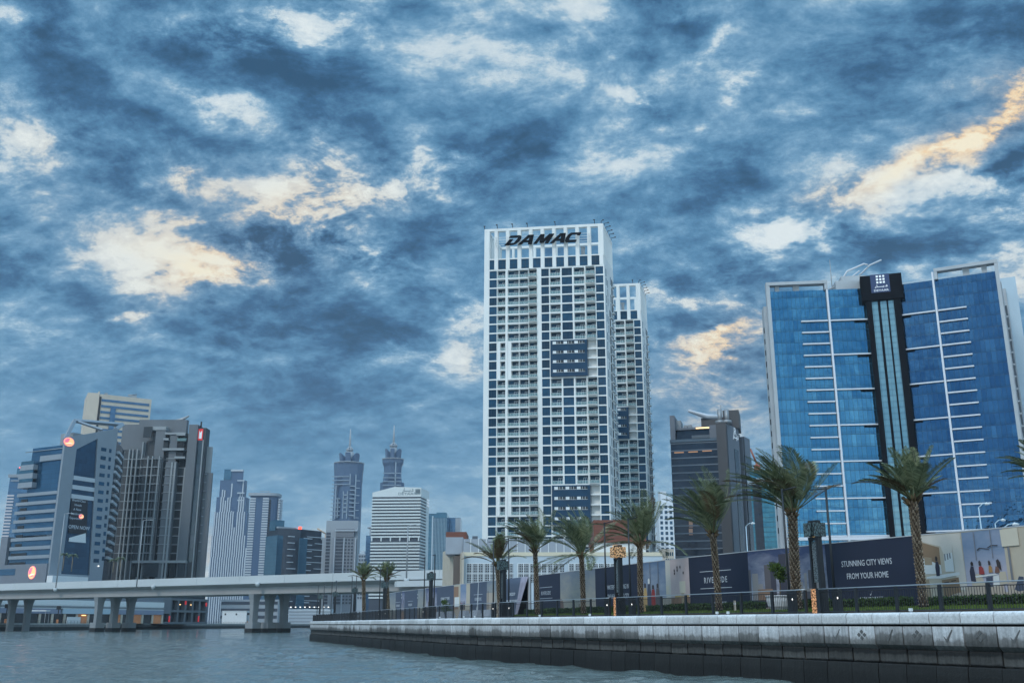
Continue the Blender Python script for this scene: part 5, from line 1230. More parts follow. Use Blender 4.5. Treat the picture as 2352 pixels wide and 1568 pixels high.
for k in range(16):
    x0 = w * k / 16; lit = k in (8, 11, 13, 15)
    b.box('shopfront', x0 + .3, x0 + w / 16 - .9, .3, .45, 0, 4.3, SHOP if lit else SHOPD); b.box('shop_pier', x0 + w / 16 - .9, x0 + w / 16 + .3, -.2, .45, 0, 4.3, CREAM)
for k in (8.4, 12.5): b.box('shop_lamp', w * k / 16, w * k / 16 + 2.4, -.1, .2, 3.6, 3.9, WARMLIT)
f2_ = Facade(374, 1373, 478, 1376, 560, 600)
b = Bld('tower_podium', 'grey framed podium with red signs below the stepped tower', 'building', f2_)
w, H = f2_.w, b.H
b.box('back_wall', 0, w, 2, 18, 0, H + 4, DARKIN)
for z in (H, H - 6.3, H - 12.6): b.box('floor_slab', 0, w, -.4, 2, z - .9, z + .3, CG2)
for k in range(7): b.box('column', w * k / 6.3, w * k / 6.3 + 1.5, -.3, 2, 0, H, CG2)
b.box('louvre_wall', 0, w * .16, -.5, 2, H - 8, H + 3, mat('louvre_grey', (.16, .17, .19, 1), .7))
for x, z in ((.46, H - 2), (.93, H - 2.6)): b.box('red_sign', w * x, w * x + 1.5, -.6, -.45, z - 1, z + 1, RED)
for x, z in ((.14, 2.4), (.78, 2.6)): b.box('red_sign', w * x, w * x + 1.2, -.6, -.45, z - 1.6, z + 1.6, RED)
for x in (.35, .62): b.box('shop_lamp', w * x, w * x + 2, .2, .6, H - 3.2, H - 2.8, WARMLIT)
# bank furniture: railing, lanterns, white awning, hedge
def bank_pt(u, off):
    best = None
    for (x0, y0), (x1, y1) in zip(BANK, BANK[1:]):
        for i in range(200):
            t = i / 200; x, y = x0 + (x1 - x0) * t, y0 + (y1 - y0) * t
            if y < 100: continue
            uu = CX + F * x / (y * CP + .4 * SP)
            if best is None or abs(uu - u) < best[0]: best = (abs(uu - u), x, y)
    return Vector((best[1] - off, best[2], 2.95))
for k, u in enumerate((28, 147, 258, 368, 470, 578)):
    p = bank_pt(u, 3)
    t = thing('promenade_lantern', 'dark far-bank lantern post with square cage and copper base', 'lantern', p, 0, 'lanterns along the far bank')
    MB().box(-.35, .35, -.35, .35, 0, 1.7).build('base', mat('copper_glow', (.35, .16, .07, 1), .5, emit=(1, .45, .2, 1), estr=.15), t); MB().box(-.16, .16, -.16, .16, 1.7, 6).build('post', BLACK, t); MB().box(-.75, .75, -.75, .75, 6, 7.6).build('cage', BLACK, t)
fr = thing('far_railing', 'dark thin railing along the far quay', 'railing', (0, 0, 0))
for z in (3.45, 4.1): strip([(-206.2, 405), (-184.2, 758)], z, z + .1, .08).build('rail', BLACK, fr)
many('post', [MB().box(-206.25 + 22 * i / 110, -206.15 + 22 * i / 110, 405 + 353 * i / 110, 405.1 + 353 * i / 110, 2.95, 4.1) for i in range(110)], BLACK, fr, 100)
p = bank_pt(130, 9); t = thing('market_canopy', 'white flat canopy on thin posts on the far promenade', 'canopy', p)
MB().box(-5, 5, -2, 2, 5.2, 5.7).build('roof', WHITE2, t)
for x in (-4.7, 4.7):
    for y in (-1.8, 1.8): MB().box(x - .1, x + .1, y - .1, y + .1, 0, 5.2).build('post', STEEL, t)
p = bank_pt(235, 8); t = thing('site_fence', 'pale panel fence on the far promenade', 'fence', p, atan2(353, 22))
for k in range(8): MB().box(-20 + 5 * k, -15.1 + 5 * k, 0, .15, 0, 3.0).build('panel', WHITE2, t)
# ------------------------------------------------------------------ near quay wall, stone by stone
def quay_mat(name, stops, rnd=.12, bump=.25, amp=.62, ramp_=.34, dr=(.72, 1.1)):
    m = bpy.data.materials.new(name); m.use_nodes = True; MATS[name] = m; n = N(m.node_tree); out = n.new('ShaderNodeOutputMaterial')
    tc = n.new('ShaderNodeTexCoord').outputs['Object']; z = n.new('ShaderNodeSeparateXYZ', ins={0: tc}).outputs[2]
    rv = n.new('ShaderNodeObjectInfo').outputs['Random']
    nz = n.noise(n.new('ShaderNodeMapping', ins={'Vector': tc, 'Scale': (1, 1, .55)}).outputs[0], 2.6, 7, .65, .4)
    f2 = n.noise(tc, 9, 6, .65)
    zz = n.math('ADD', z, n.math('ADD', n.math('MULTIPLY', n.math('SUBTRACT', nz, .5), amp), n.math('MULTIPLY', n.math('SUBTRACT', rv, .5), ramp_)))
    c = n.ramp(n.math('DIVIDE', zz, 3.2), [(p / 3.2, (k, k * gk, k * bk, 1)) for p, k, gk, bk in stops])
    drip = n.noise(n.new('ShaderNodeMapping', ins={'Vector': tc, 'Scale': (5, 5, .35)}).outputs[0], 1.6, 5, .6)
    k = n.math('MULTIPLY', n.maprange(f2, .3, .7, .78, 1.18), n.math('MULTIPLY', n.maprange(drip, .35, .62, *dr), n.maprange(rv, 0, 1, 1 - rnd, 1 + rnd)))
    c = n.mix(1.0, c, n.new('ShaderNodeCombineColor', ins={0: k, 1: k, 2: k}).outputs[0], 'MULTIPLY')
    b = n.new('ShaderNodeBsdfPrincipled', ins={'Base Color': c, 'Roughness': .75})
    n.set(b, 'Normal', n.new('ShaderNodeBump', ins={'Strength': bump, 'Distance': .05, 'Height': n.math('ADD', f2, nz)}).outputs[0])
    n.nt.links.new(b.outputs[0], out.inputs[0]); return m
COPM = quay_mat('coping_stone', [(2.2, .44, 1.0, .99), (2.75, .58, 1.01, 1.01), (3.05, .68, 1.01, 1.02)], .10, .12, .62, .34, (.93, 1.04))
FACM = quay_mat('facing_stone', [(1.45, .04, .95, .88), (1.75, .10, .97, .92), (2.04, .20, .98, .95), (2.16, .44, 1.0, 1.01), (2.6, .60, 1.03, 1.06)], .16)
FOOM = quay_mat('footing_stone', [(0.0, .008, 1, 1), (.35, .008, 1, .95), (.90, .015, 1, .95), (1.0, .010, 1, 1), (1.10, .075, .97, .90), (1.30, .06, .97, .90), (1.38, .012, 1, 1), (1.6, .02, 1, .95)], .25, .6, .30, .08)
EMBM = mat('emblem_recess', (.12, .12, .118, 1), .9)
QW = thing('quay_wall', 'near stone quay wall with rounded coping and dark weed below the tide line', 'quay wall', (0, 0, 0))
prof_c = [(-.45, 3.03), (.02, 3.03), (.10, 3.005), (.15, 2.95), (.165, 2.87), (.165, 2.60), (.14, 2.56), (-.45, 2.56)]
prof_f = [(-.45, 2.47), (.06, 2.47), (.07, 2.45), (.07, 1.74), (-.10, 1.56), (-.45, 1.56)]
prof_b1 = [(-.45, 1.555), (-.11, 1.555), (-.07, 1.50), (-.07, 1.06), (-.12, .98), (-.45, .98)]
prof_b2 = [(-.45, .975), (.02, .975), (.05, .93), (.08, .6), (.10, -.6), (-.45, -.6)]
def stone(i, prof, gap, jit=0):
    a, b = QP[i], QP[i + 1]; na, nb = QN[i], QN[i + 1]; d = (b - a).normalized(); a2, b2 = a + d * gap, b - d * gap
    k = len(prof); m = MB()
    vs = [(a2.x + na.x * (o + jit), a2.y + na.y * (o + jit), z) for o, z in prof] + [(b2.x + nb.x * (o + jit), b2.y + nb.y * (o + jit), z) for o, z in prof]
    m.add(vs, [tuple(range(k)), tuple(range(k, 2 * k))[::-1]] + [(j, k + j, k + (j + 1) % k, (j + 1) % k) for j in range(k)])
    return m
def u_of(p, z=3.0):
    return CX + F * p.x / (p.y * CP + (z - EYE) * SP)
R.seed(5); NQ = len(QP) - 1
order = sorted(range(NQ), key=lambda i: QP[i].length)
vis = [i for i in order if True]
fac = {}
for nm, prof, gap, m_ in (('coping_stone', prof_c, .022, COPM), ('facing_stone', prof_f, .032, FACM), ('footing_block', prof_b1, .045, FOOM), ('lower_block', prof_b2, .02, FOOM)):
    objs = many(nm, [stone(i, prof, gap, (R.random() - .5) * (.03 if nm != 'coping_stone' else .006)) for i in vis], m_, QW, 100)
    if nm == 'facing_stone': fac = {vis[k]: o for k, o in enumerate(objs)}
strip([(p.x - n_.x * .36, p.y - n_.y * .36) for p, n_ in zip(QP, QN)][::1], -.5, 2.9, .06).build('core_wall', mat('quay_core', (.02, .02, .02, 1), .9), QW)
# end wall going back from the tip
tn = QP[0] - QN[0] * .45
MB().prism([(QP[0].x + .1, QP[0].y), (QP[0].x + 1.2, QP[0].y + .2), (-16, 300), (-18, 300), (-30.5, 184)], -.5, 2.92).build('end_wall', FACM, QW)
k_ = 0; TICK = 0
for i in range(NQ):
    u = u_of((QP[i] + QP[i + 1]) / 2)
    cyc = i % 8
    on_ = 1890 < u < 2420 or (u < 1090 and cyc in (0, 1)) 
    if not on_ or i not in fac: continue
    a, b_ = QP[i], QP[i + 1]; d = (b_ - a).normalized(); n_ = (QN[i] + QN[i + 1]) / 2; c = (a + b_) / 2 + n_ * .071
    m = MB(); k_ += 1
    P3 = lambda s, z, o: (c.x + d.x * s + n_.x * o, c.y + d.y * s + n_.y * o, z)
    def pol(pts):
        kk = len(pts); m.add([P3(s, z, .02) for s, z in pts] + [P3(s, z, .0) for s, z in pts], [tuple(range(kk)), tuple(range(kk, 2 * kk))[::-1]] + [(j, (j + 1) % kk, kk + (j + 1) % kk, kk + j) for j in range(kk)])
    if k_ % 2 == TICK: pol([(-.20, 2.10), (-.07, 1.98), (.22, 2.36), (.25, 2.34), (-.03, 1.88), (-.09, 1.88)])
    else:
        for sx, sz in ((0, .13), (0, -.13), (.16, 0), (-.16, 0)): pol([(sx - .10, 2.12 + sz), (sx, 2.12 + sz + .09), (sx + .10, 2.12 + sz), (sx, 2.12 + sz - .09)])
    m.build('carved_tick' if k_ % 2 == TICK else 'carved_diamond', EMBM, fac[i])
# ------------------------------------------------------------------ lamp pillars, slim poles and railing
def on_line(u, off):
    """point on the quay top whose picture column is u, pushed off metres inland"""
    best = None
    for i in range(NQ):
        for t in range(20):
            t /= 20; p = QP[i] * (1 - t) + QP[i + 1] * t; n_ = (QN[i] * (1 - t) + QN[i + 1] * t).normalized(); p = p - n_ * off
            e = abs(u_of(p) - u)
            if best is None or e < best[0]: best = (e, p, n_, i + t)
    return best[1], best[2], best[3]
def perf_mat(name, c0, c1, emit=None, estr=0, sc=9):
    m = bpy.data.materials.new(name); m.use_nodes = True; n = N(m.node_tree); out = n.new('ShaderNodeOutputMaterial'); tc = n.new('ShaderNodeTexCoord').outputs['Object']
    v = n.new('ShaderNodeTexVoronoi', feature='DISTANCE_TO_EDGE', ins={'Vector': n.new('ShaderNodeMapping', ins={'Vector': tc, 'Scale': (1, 1, .6)}).outputs[0], 'Scale': sc}).outputs[0]
    hole = n.math('GREATER_THAN', v, .11)
    b = n.new('ShaderNodeBsdfPrincipled', ins={'Base Color': n.mix(hole, c0, c1), 'Roughness': .5})
    if emit: n.set(b, 'Emission Color', emit); n.set(b, 'Emission Strength', n.math('MULTIPLY', hole, estr))
    n.nt.links.new(b.outputs[0], out.inputs[0]); return m
PERF_OFF = perf_mat('patina_cage', (.012, .015, .017, 1), (.10, .15, .155, 1)); PERF_ON = perf_mat('lit_cage', (.03, .015, .008, 1), (.7, .45, .25, 1), (1, .55, .22, 1), .30, 11); PERF_BASE = perf_mat('lit_base_panel', (.10, .04, .015, 1), (.7, .38, .2, 1), (1, .42, .16, 1), .42, 13); PERF_DIM = perf_mat('dim_base_panel', (.12, .11, .11, 1), (.32, .29, .27, 1), None, 0, 13); PERF_MID = perf_mat('mesh_panel', (.03, .035, .04, 1), (.16, .20, .22, 1), None, 0, 16)
IRON = mat('dark_iron', (.016, .018, .022, 1), .5, rnd=.2)
GZ = 2.95
XS = 1.3
def pillar(u, lit_cage, lit_base, label):
    p, n_, s = on_line(u, .75); rot = atan2(-n_.x * -1, n_.y * -1) if False else atan2(QN[int(s)].y, QN[int(s)].x) + pi / 2
    t = thing('lamp_pillar', label, 'lamp pillar', (p.x, p.y, GZ), rot, 'lamp pillars along the railing')
    MB().box(.0, .34, -.22, .22, 0, 1.22).build('base_box', IRON, t); MB().box(-.34, -.01, -.2, .2, 0, 1.20).build('base_panel', PERF_BASE if lit_base else PERF_DIM, t)
    MB().box(-.34, -.24, -.1, .1, 1.2, 3.58).build('post', IRON, t); MB().box(.14, .32, -.12, .12, 1.22, 4.36).build('post', IRON, t)
    MB().box(-.23, .13, -.03, .03, 1.5, 3.4).build('mesh_panel', PERF_MID, t); MB().box(-.34, .14, -.12, .12, 3.45, 3.58).build('cross_bar', IRON, t)
    c = MB().box(-.34, .12, -.36, .36, 3.60, 4.24).build('lamp_cage', PERF_ON if lit_cage else PERF_OFF, t); MB().box(.325, .38, -.36, .36, 3.60, 4.24).build('lamp_cage', PERF_ON if lit_cage else PERF_OFF, t)
    MB().box(-.30, .14, -.10, .10, 4.26, 4.36).build('top_bracket', IRON, t); MB().box(-.10, .06, -.08, .08, 3.50, 3.585).build('down_light', WARMLIT, t) if u != 1155 else MB().box(-.10, .06, -.08, .08, 3.50, 3.585).build('down_light', WHITELIT, t)
    t.scale = (1.0, 1, 1)
    return s
def slim_pole(u, h, label, arm):
    p, n_, s = on_line(u, .75); rot = atan2(QN[int(s)].y, QN[int(s)].x) + pi / 2
    t = thing('slim_pole', label, 'pole', (p.x, p.y, GZ), rot, 'slim poles along the railing')
    MB().box(-.04, .34, -.14, .14, 0, 1.2).build('base_box', IRON, t); MB().tube([(0, 0, 0), (0, 0, h)], [.065, .05], 6).build('pole', IRON, t)
    MB().tube([(0, 0, h - .08), (-arm, 0, h - .02)], .03, 5).build('arm', IRON, t); MB().box(.30, .36, -.16, -.142, .72, .80).build('marker_light', WHITELIT, t)
PILLARS = [(1885, 0, 1, 'lamp pillar with unlit patina cage and glowing base before the navy city-views panel'), (1423, 1, 1, 'lamp pillar whose square cage glows warm, before the waterfront panel'), (1155, 0, 0, 'unlit lamp pillar beside the loose folded banner'), (988, 0, 0, 'unlit lamp pillar where the see-through railing ends at the bend'), (881, 0, 0, 'lamp pillar in front of the second of two small palms'), (812, 0, 0, 'lamp pillar just before the first of two small palms'), (767, 0, 0, 'second lamp pillar from the far tip of the quay'), (733, 0, 0, 'lamp pillar at the far tip of the quay')]
for u, c, b_, lb in PILLARS: pillar(u, c, b_, lb)
for k, (u, h, a, near) in enumerate(((1818, 6.1, -1, 'across the double-looking palm trunk'), (1920, 5.85, 1.05, 'over the navy city-views panel'), (1393, 5.9, -1, 'just before the glowing cage pillar'), (1449, 5.9, -1, 'just past the glowing cage pillar'), (1133, 5.9, 1, 'through the crown of the brownish small palm'), (1169, 5.9, 1, 'beside the loose folded banner'), (973, 5.9, 1, 'before the bend pillar'), (996, 5.9, 1, 'behind the bend pillar'), (870, 5.9, 1, 'before the second small palm'), (886, 5.9, 1, 'at the second small palm trunk'), (805, 5.9, 1, 'left of the first small palm'), (815, 5.9, 1, 'closest to the first small palm'), (759, 5.9, 1, 'before the second pillar from the tip'), (769, 5.9, 1, 'after the second pillar from the tip'), (727, 5.9, 1, 'at the very tip of the quay'), (741, 5.9, 1, 'next after the tip pillar'))):
    slim_pole(u, h, 'slim dark pole with thin arm ' + near, a)
# railing in runs between the pillars
RAILTOP = mat('brushed_rail', (.42, .44, .46, 1), .35, .6)
cum = [0]
for i in range(NQ): cum.append(cum[-1] + (QP[i + 1] - QP[i]).length)
def at_s(s, off):
    s = max(0, min(s, cum[-1] - 1e-3)); i = max(k for k in range(NQ) if cum[k] <= s); t = (s - cum[i]) / (cum[i + 1] - cum[i])
    n_ = (QN[i] * (1 - t) + QN[i + 1] * t).normalized(); p = QP[i] * (1 - t) + QP[i + 1] * t - n_ * off; return p, n_
def s_pillar(u): p, n_, s = on_line(u, .75); i = min(int(s), NQ - 1); return cum[i] + (s - i) * (cum[i + 1] - cum[i])
ss = sorted(s_pillar(u) for u, *_ in PILLARS) + [cum[-1] - .5]
names = ['railing run at the far tip of the quay', 'railing run second from the far tip', 'dark railing run in front of the first small palm', 'dark railing run between the two small palms and the bend', 'dense looking railing run just before the bend', 'railing run beside the concrete blocks', 'railing run before the skyline and waterfront panels', 'railing run before the ruled navy panel and round white pot', 'nearest railing run before the kitchen panel']
rails = []
for k in range(len(ss)):
    s0 = ss[k - 1] + .45 if k else .4; s1 = ss[k] - .45
    if s1 - s0 < 1.5: continue
    t = thing('railing', names[k] if k < len(names) else names[-1], 'railing', (0, 0, 0), 0, 'railing runs along the quay'); rails.append(t)
    npost = max(2, round((s1 - s0) / 2.25))
    for j in range(npost + 1):
        p, n_ = at_s(s0 + (s1 - s0) * j / npost, .3); a = atan2(n_.y, n_.x)
        m = MB().box(-.045, .045, -.07, .07, 0, 1.06).box(-.10, .10, -.12, .12, 0, .03); m.build('post', IRON, t, (p.x, p.y, 3.03), a)
    pts = [at_s(s0 + (s1 - s0) * j / 24, .3)[0] for j in range(25)]
    MB().tube([(p.x, p.y, 4.12) for p in pts], .028, 6).build('top_rail', RAILTOP, t)
    for z in (3.12, 3.98): MB().tube([(p.x, p.y, z) for p in pts], .017, 4).build('rail', IRON, t)
    bars = MB(); n_b = int((s1 - s0) / .125)
    for j in range(n_b):
        p, n_ = at_s(s0 + (s1 - s0) * (j + .5) / n_b, .3); bars.box(p.x - .008, p.x + .008, p.y - .008, p.y + .008, 3.12, 3.98)
    bars.build('bar_infill', IRON, t)['kind'] = 'stuff'
# small white spot lights on the coping
for u in (1355, 1647, 1790 - 118, 2092, 1240, 1090, 1010, 1805 - 740):
    p, n_, s = on_line(u, .12); t = thing('spot_light', 'tiny white spot light standing on the quay coping', 'light', (p.x, p.y, 3.035), atan2(n_.y, n_.x), 'spot lights on the coping')
    MB().box(-.045, .045, -.07, .07, .04, .16).build('housing', WHITE2, t); MB().box(-.03, .03, -.03, .03, 0, .04).build('foot', STEEL, t)
# ------------------------------------------------------------------ printed hoarding along the promenade
HZ0, HZ1 = 2.95, 7.05
def hp(u):
    """point of the hoarding line at picture column u"""
    tab = [(880, -20.2, 163), (908, -17, 151), (1050, -6.4, 121.7), (1230, 2.24, 99.3), (1566, 11.9, 73), (1990, 19.4, 57.1), (2352, 24.1, 49), (2480, 25.9, 46.0)]
    best = None
    for (a, x0, y0), (b, x1, y1) in zip(tab, tab[1:]):
        for i in range(60):
            t = i / 59; x, y = x0 + (x1 - x0) * t, y0 + (y1 - y0) * t; uu = CX + F * x / (y * CP + 2 * SP)
            if best is None or abs(uu - u) < best[0]: best = (abs(uu - u), x, y)
    return Vector((best[1], best[2]))
HO = thing('printed_hoarding', 'long hoarding of printed panels with navy lettering boards and room pictures along the promenade', 'hoarding', (0, 0, 0))
NV = mat('navy_print', (.020, .026, .052, 1), .55, var=.12, vscale=.6); NVF = mat('faded_navy_print', (.075, .095, .14, 1), .6, var=.12, vscale=.6)
LW = mat('white_print', (.62, .66, .70, 1), .6); EDGE = mat('hoarding_edge', (.5, .52, .54, 1), .6)
def flatm(name, r, g, b, k=.06): return mat(name, srgb(r, g, b), .65, var=k, vscale=1.2)
def skym(name, c0, c1, sc=.5, z0=HZ0, z1=HZ1):
    m = bpy.data.materials.new(name); m.use_nodes = True; n = N(m.node_tree); out = n.new('ShaderNodeOutputMaterial'); tc = n.new('ShaderNodeTexCoord').outputs['Object']
    nz = n.noise(n.new('ShaderNodeMapping', ins={'Vector': tc, 'Scale': (.5, .5, 1.4)}).outputs[0], sc * 2, 6, .6, .6)
    z = n.new('ShaderNodeSeparateXYZ', ins={0: tc}).outputs[2]
    f = n.math('ADD', n.maprange(z, 0, z1 - z0, 0, 1), n.math('MULTIPLY', n.math('SUBTRACT', nz, .5), 1.1), clamp=True)
    b = n.new('ShaderNodeBsdfPrincipled', ins={'Base Color': n.mix(f, c0, c1), 'Roughness': .65}); n.nt.links.new(b.outputs[0], out.inputs[0]); return m
SKYA = skym('printed_dusk_sky', srgb(206, 204, 212), srgb(66, 78, 112)); SKYB = skym('printed_pale_sky', srgb(176, 170, 150), srgb(120, 130, 142)); SKYC = skym('printed_blue_sky', srgb(176, 182, 192), srgb(98, 120, 148)); SKYD = skym('printed_lilac_view', srgb(196, 188, 198), srgb(120, 140, 166), .3)
H_ = HZ1 - HZ0
def panel(u0, u1, m, name='printed_panel'):
    a, b = hp(u0), hp(u1); w = (b - a).length; rot = atan2(b.y - a.y, b.x - a.x)
    o = MB().box(.01, w - .01, 0, .08, 0, H_).build(name, m, HO, (a.x, a.y, HZ0), rot)
    MB().box(0, w, -.02, .10, H_, H_ + .05).build('top_edge', EDGE, o)
    return o, w
def art(o, w, shapes, name='printed_picture'):
    """flat printed shapes: (material, [(x, z) ...] in 0..1) lying on the panel"""
    mats = []; m = MB()
    for i, (mm, pts) in enumerate(shapes):
        if mm not in mats: mats.append(mm)
        y = -.004 - .0015 * i
        pts = [(p * w, q * H_) for p, q in pts]
        a = sum(pts[j][0] * pts[(j + 1) % len(pts)][1] - pts[(j + 1) % len(pts)][0] * pts[j][1] for j in range(len(pts)))
        if a < 0: pts = pts[::-1]
        m.add([(x, y, z) for x, z in pts], [tuple(range(len(pts)))], mats.index(mm))
    return m.build(name, mats, o)
rect = lambda x0, z0, x1, z1: [(x0, z0), (x1, z0), (x1, z1), (x0, z1)]
def words(o, w, lines, size, z, x=.5, sx=.85, m=LW, dz=1.35):
    for i, s in enumerate(lines): text('lettering', s, size, m, o, (x * w, -.012, z * H_ - i * size * dz), depth=.004, sx=sx)
def riverside(o, w, size, x=.5, z=.50, m=LW, s='RIVERSIDE'):
    t = text('lettering', s, size, m, o, (x * w, -.012, z * H_), depth=.004, sx=.78, spacing=1.35)
    hw = size * 3.1
    for dz in (size * 1.35, -size * .65): MB().box(x * w - hw, x * w + hw, -.016, -.006, z * H_ + dz, z * H_ + dz + .035).build('rule_line', m, o)
def person_shape(x, z, h, mt, mh, w=None):
    """a small printed figure: clothes and head"""
    s = h * .16 if w is None else w
    return [(mt, [(x - s, z), (x + s, z), (x + s * .95, z + h * .5), (x + s * .55, z + h * .82), (x - s * .55, z + h * .82), (x - s * .95, z + h * .5)]), (mh, [(x - s * .38, z + h * .83), (x + s * .38, z + h * .83), (x + s * .42, z + h * .95), (x, z + h), (x - s * .42, z + h * .95)])]
C = {k: flatm('print_' + k, *v) for k, v in dict(ceiling=(206, 200, 190), wood=(140, 116, 92), cream=(188, 178, 160), tan=(160, 142, 118), floor=(150, 136, 122), white=(214, 216, 214), dark=(58, 52, 54), shirt=(52, 52, 68), red=(150, 60, 58), ochre=(170, 130, 80), skin=(120, 88, 76), sofa=(176, 164, 150), grey=(120, 122, 128), slate=(70, 78, 96), sand=(150, 118, 96), tower=(104, 98, 102), tower2=(72, 70, 82), haze=(164, 154, 150), deck=(44, 46, 58), lamp=(208, 200, 182), gold=(190, 160, 110), blush=(196, 178, 176), dusk=(120, 104, 96), leafy=(70, 84, 58), teal=(90, 130, 150)).items()}
# right-most: kitchen and living room
o, w = panel(2108, 2460, C['cream'], 'picture_panel')
k = 1 / 1.50     # picture continues beyond the frame
X_ = lambda x: (x - 1105) / (2351 - 1105) * .70
Z_2 = lambda z, x: 1 - (z - (385 - (x - 1105) * .085)) / (700 + (x - 1105) * .12)
def pz(*pts): return [(X_(x), max(0.0, min(1.0, Z_2(z, x)))) for x, z in pts]
sh = [(SKYD, pz((1735, 340), (2220, 285), (2220, 900), (1735, 900))), (C['ceiling'], pz((1110, 392), (1720, 340), (1712, 410), (1460, 470), (1140, 420))), (C['wood'], pz((1140, 425), (1440, 480), (1440, 640), (1140, 560))), (C['white'], pz((1150, 562), (1440, 640), (1440, 720), (1150, 720))), (C['tan'], pz((1235, 568), (1330, 575), (1330, 640), (1235, 640))),
      (C['ceiling'], pz((1460, 470), (1610, 430), (1600, 530), (1490, 540))), (C['white'], pz((1490, 545), (1600, 525), (1600, 700), (1490, 700))), (C['grey'], pz((1495, 540), (1510, 540), (1510, 600), (1495, 600))), (C['grey'], pz((1530, 535), (1545, 535), (1545, 590), (1530, 590))), (C['grey'], pz((1560, 530), (1575, 530), (1575, 580), (1560, 580))),
      (C['ceiling'], pz((1610, 420), (1725, 400), (1735, 870), (1640, 870), (1610, 700))), (C['white'], pz((1240, 745), (1660, 705), (1665, 730), (1420, 762), (1240, 760))), (C['cream'], pz((1270, 765), (1420, 765), (1435, 990), (1285, 990))), (C['wood'], pz((1432, 775), (1645, 752), (1655, 900), (1440, 960))), (C['dark'], pz((1460, 795), (1520, 790), (1520, 798), (1460, 803))), (C['dark'], pz((1550, 783), (1610, 776), (1610, 784), (1550, 791))),
      (C['tan'], pz((1160, 770), (1270, 770), (1285, 950), (1170, 970))), (C['shirt'], pz((1372, 740), (1415, 738), (1425, 660), (1410, 610), (1380, 610), (1368, 660))), (C['dark'], pz((1380, 605), (1404, 605), (1408, 575), (1394, 556), (1379, 572))),
      (C['floor'], pz((1180, 990), (2351, 900), (2351, 1080), (1200, 1090))), (C['sofa'], pz((1450, 940), (1560, 905), (1710, 880), (1710, 990), (1470, 1010))), (C['sofa'], pz((1710, 850), (1860, 825), (2160, 830), (2170, 930), (1710, 960))), (C['cream'], pz((1800, 800), (1870, 720), (1920, 730), (1960, 830), (1800, 835))), (C['slate'], pz((1975, 760), (2050, 752), (2040, 850), (1965, 848))), (C['white'], pz((2060, 745), (2125, 740), (2120, 840), (2050, 845))), (C['cream'], pz((2130, 710), (2205, 705), (2215, 820), (2130, 830))),
      (C['shirt'], pz((1795, 790), (1855, 800), (1850, 720), (1842, 660), (1812, 650), (1790, 700))), (C['dark'], pz((1812, 648), (1840, 648), (1842, 622), (1826, 606), (1810, 622))), (C['red'], pz((1900, 730), (1965, 728), (1955, 670), (1932, 650), (1905, 660))), (C['dark'], pz((1908, 648), (1934, 648), (1936, 615), (1920, 597), (1906, 612))), (C['ochre'], pz((2015, 715), (2062, 712), (2056, 660), (2040, 645), (2020, 655))), (C['dark'], pz((2020, 644), (2044, 644), (2046, 612), (2032, 598), (2019, 610))), (C['skin'], pz((2085, 720), (2140, 716), (2135, 660), (2100, 655))), (C['dark'], pz((2118, 655), (2165, 700), (2160, 620), (2138, 586), (2114, 600))),
      (C['white'], pz((1850, 745), (2090, 725), (2120, 735), (1860, 760))), (C['deck'], pz((1740, 970), (2140, 930), (2140, 965), (1745, 1000))), (C['dark'], pz((1905, 500), (1940, 478), (2050, 488), (2050, 496), (1945, 486), (1915, 506))), (C['dark'], pz((2030, 478), (2080, 452), (2155, 452), (2155, 462), (2085, 460), (2040, 482))), (C['lamp'], pz((2200, 305), (2400, 280), (2400, 455), (2205, 470))), (C['grey'], pz((2260, 470), (2285, 468), (2285, 800), (2262, 800))), (C['grey'], pz((1885, 330), (1895, 329), (1895, 600), (1886, 600))), (C['grey'], pz((2080, 308), (2090, 307), (2090, 580), (2081, 580))), (C['sofa'], pz((2215, 820), (2460, 790), (2460, 960), (2220, 960))), (C['slate'], pz((2285, 880), (2350, 755), (2400, 760), (2390, 890), (2330, 900)))]
art(o, w, sh)
o, w = panel(1901, 2108, NV, 'navy_panel'); words(o, w, ['STUNNING CITY VIEWS', 'FROM YOUR HOME'], .46, .67, .475, .74, dz=1.5); text('lettering', 'DUBAI PROPERTIES', .19, LW, o, (.5 * w, -.012, .225 * H_), depth=.004, sx=1.0)
art(o, w, [(LW, [(.482, .30), (.492, .285), (.515, .335), (.494, .272)])], 'tick_mark')
# dusk city picture
o, w = panel(1723, 1901, SKYA, 'picture_panel'); R.seed(21); sh = []
for x, ww, h, c in ((.0, .03, .72, 'tower'), (.05, .08, .66, 'haze'), (.13, .06, .5, 'haze'), (.22, .10, .78, 'tower'), (.30, .07, .82, 'tower2'), (.42, .09, .92, 'tower2'), (.51, .07, .92, 'tower'), (.60, .04, .55, 'haze'), (.66, .05, .5, 'haze'), (.73, .03, .62, 'haze'), (.78, .06, .66, 'tower'), (.85, .05, .74, 'haze'), (.90, .08, .6, 'tower'), (.12, .2, .42, 'sand'), (.55, .4, .40, 'haze'), (.7, .3, .36, 'tower')): sh.append((C[c], rect(x, .18, x + ww, h)))
sh += [(C['deck'], rect(0, .0, 1, .26)), (C['tower2'], [(0, .26), (.3, .25), (.65, .30), (.65, .22), (.3, .2), (0, .22)]), (C['haze'], [(0, .08), (.55, .24), (.56, .22), (.02, .05)])]
art(o, w, sh)
o, w = panel(1583, 1723, NV, 'navy_panel'); riverside(o, w, .56, .46, .56); text('lettering', 'DUBAI PROPERTIES', .2, LW, o, (.5 * w, -.012, .225 * H_), depth=.004)
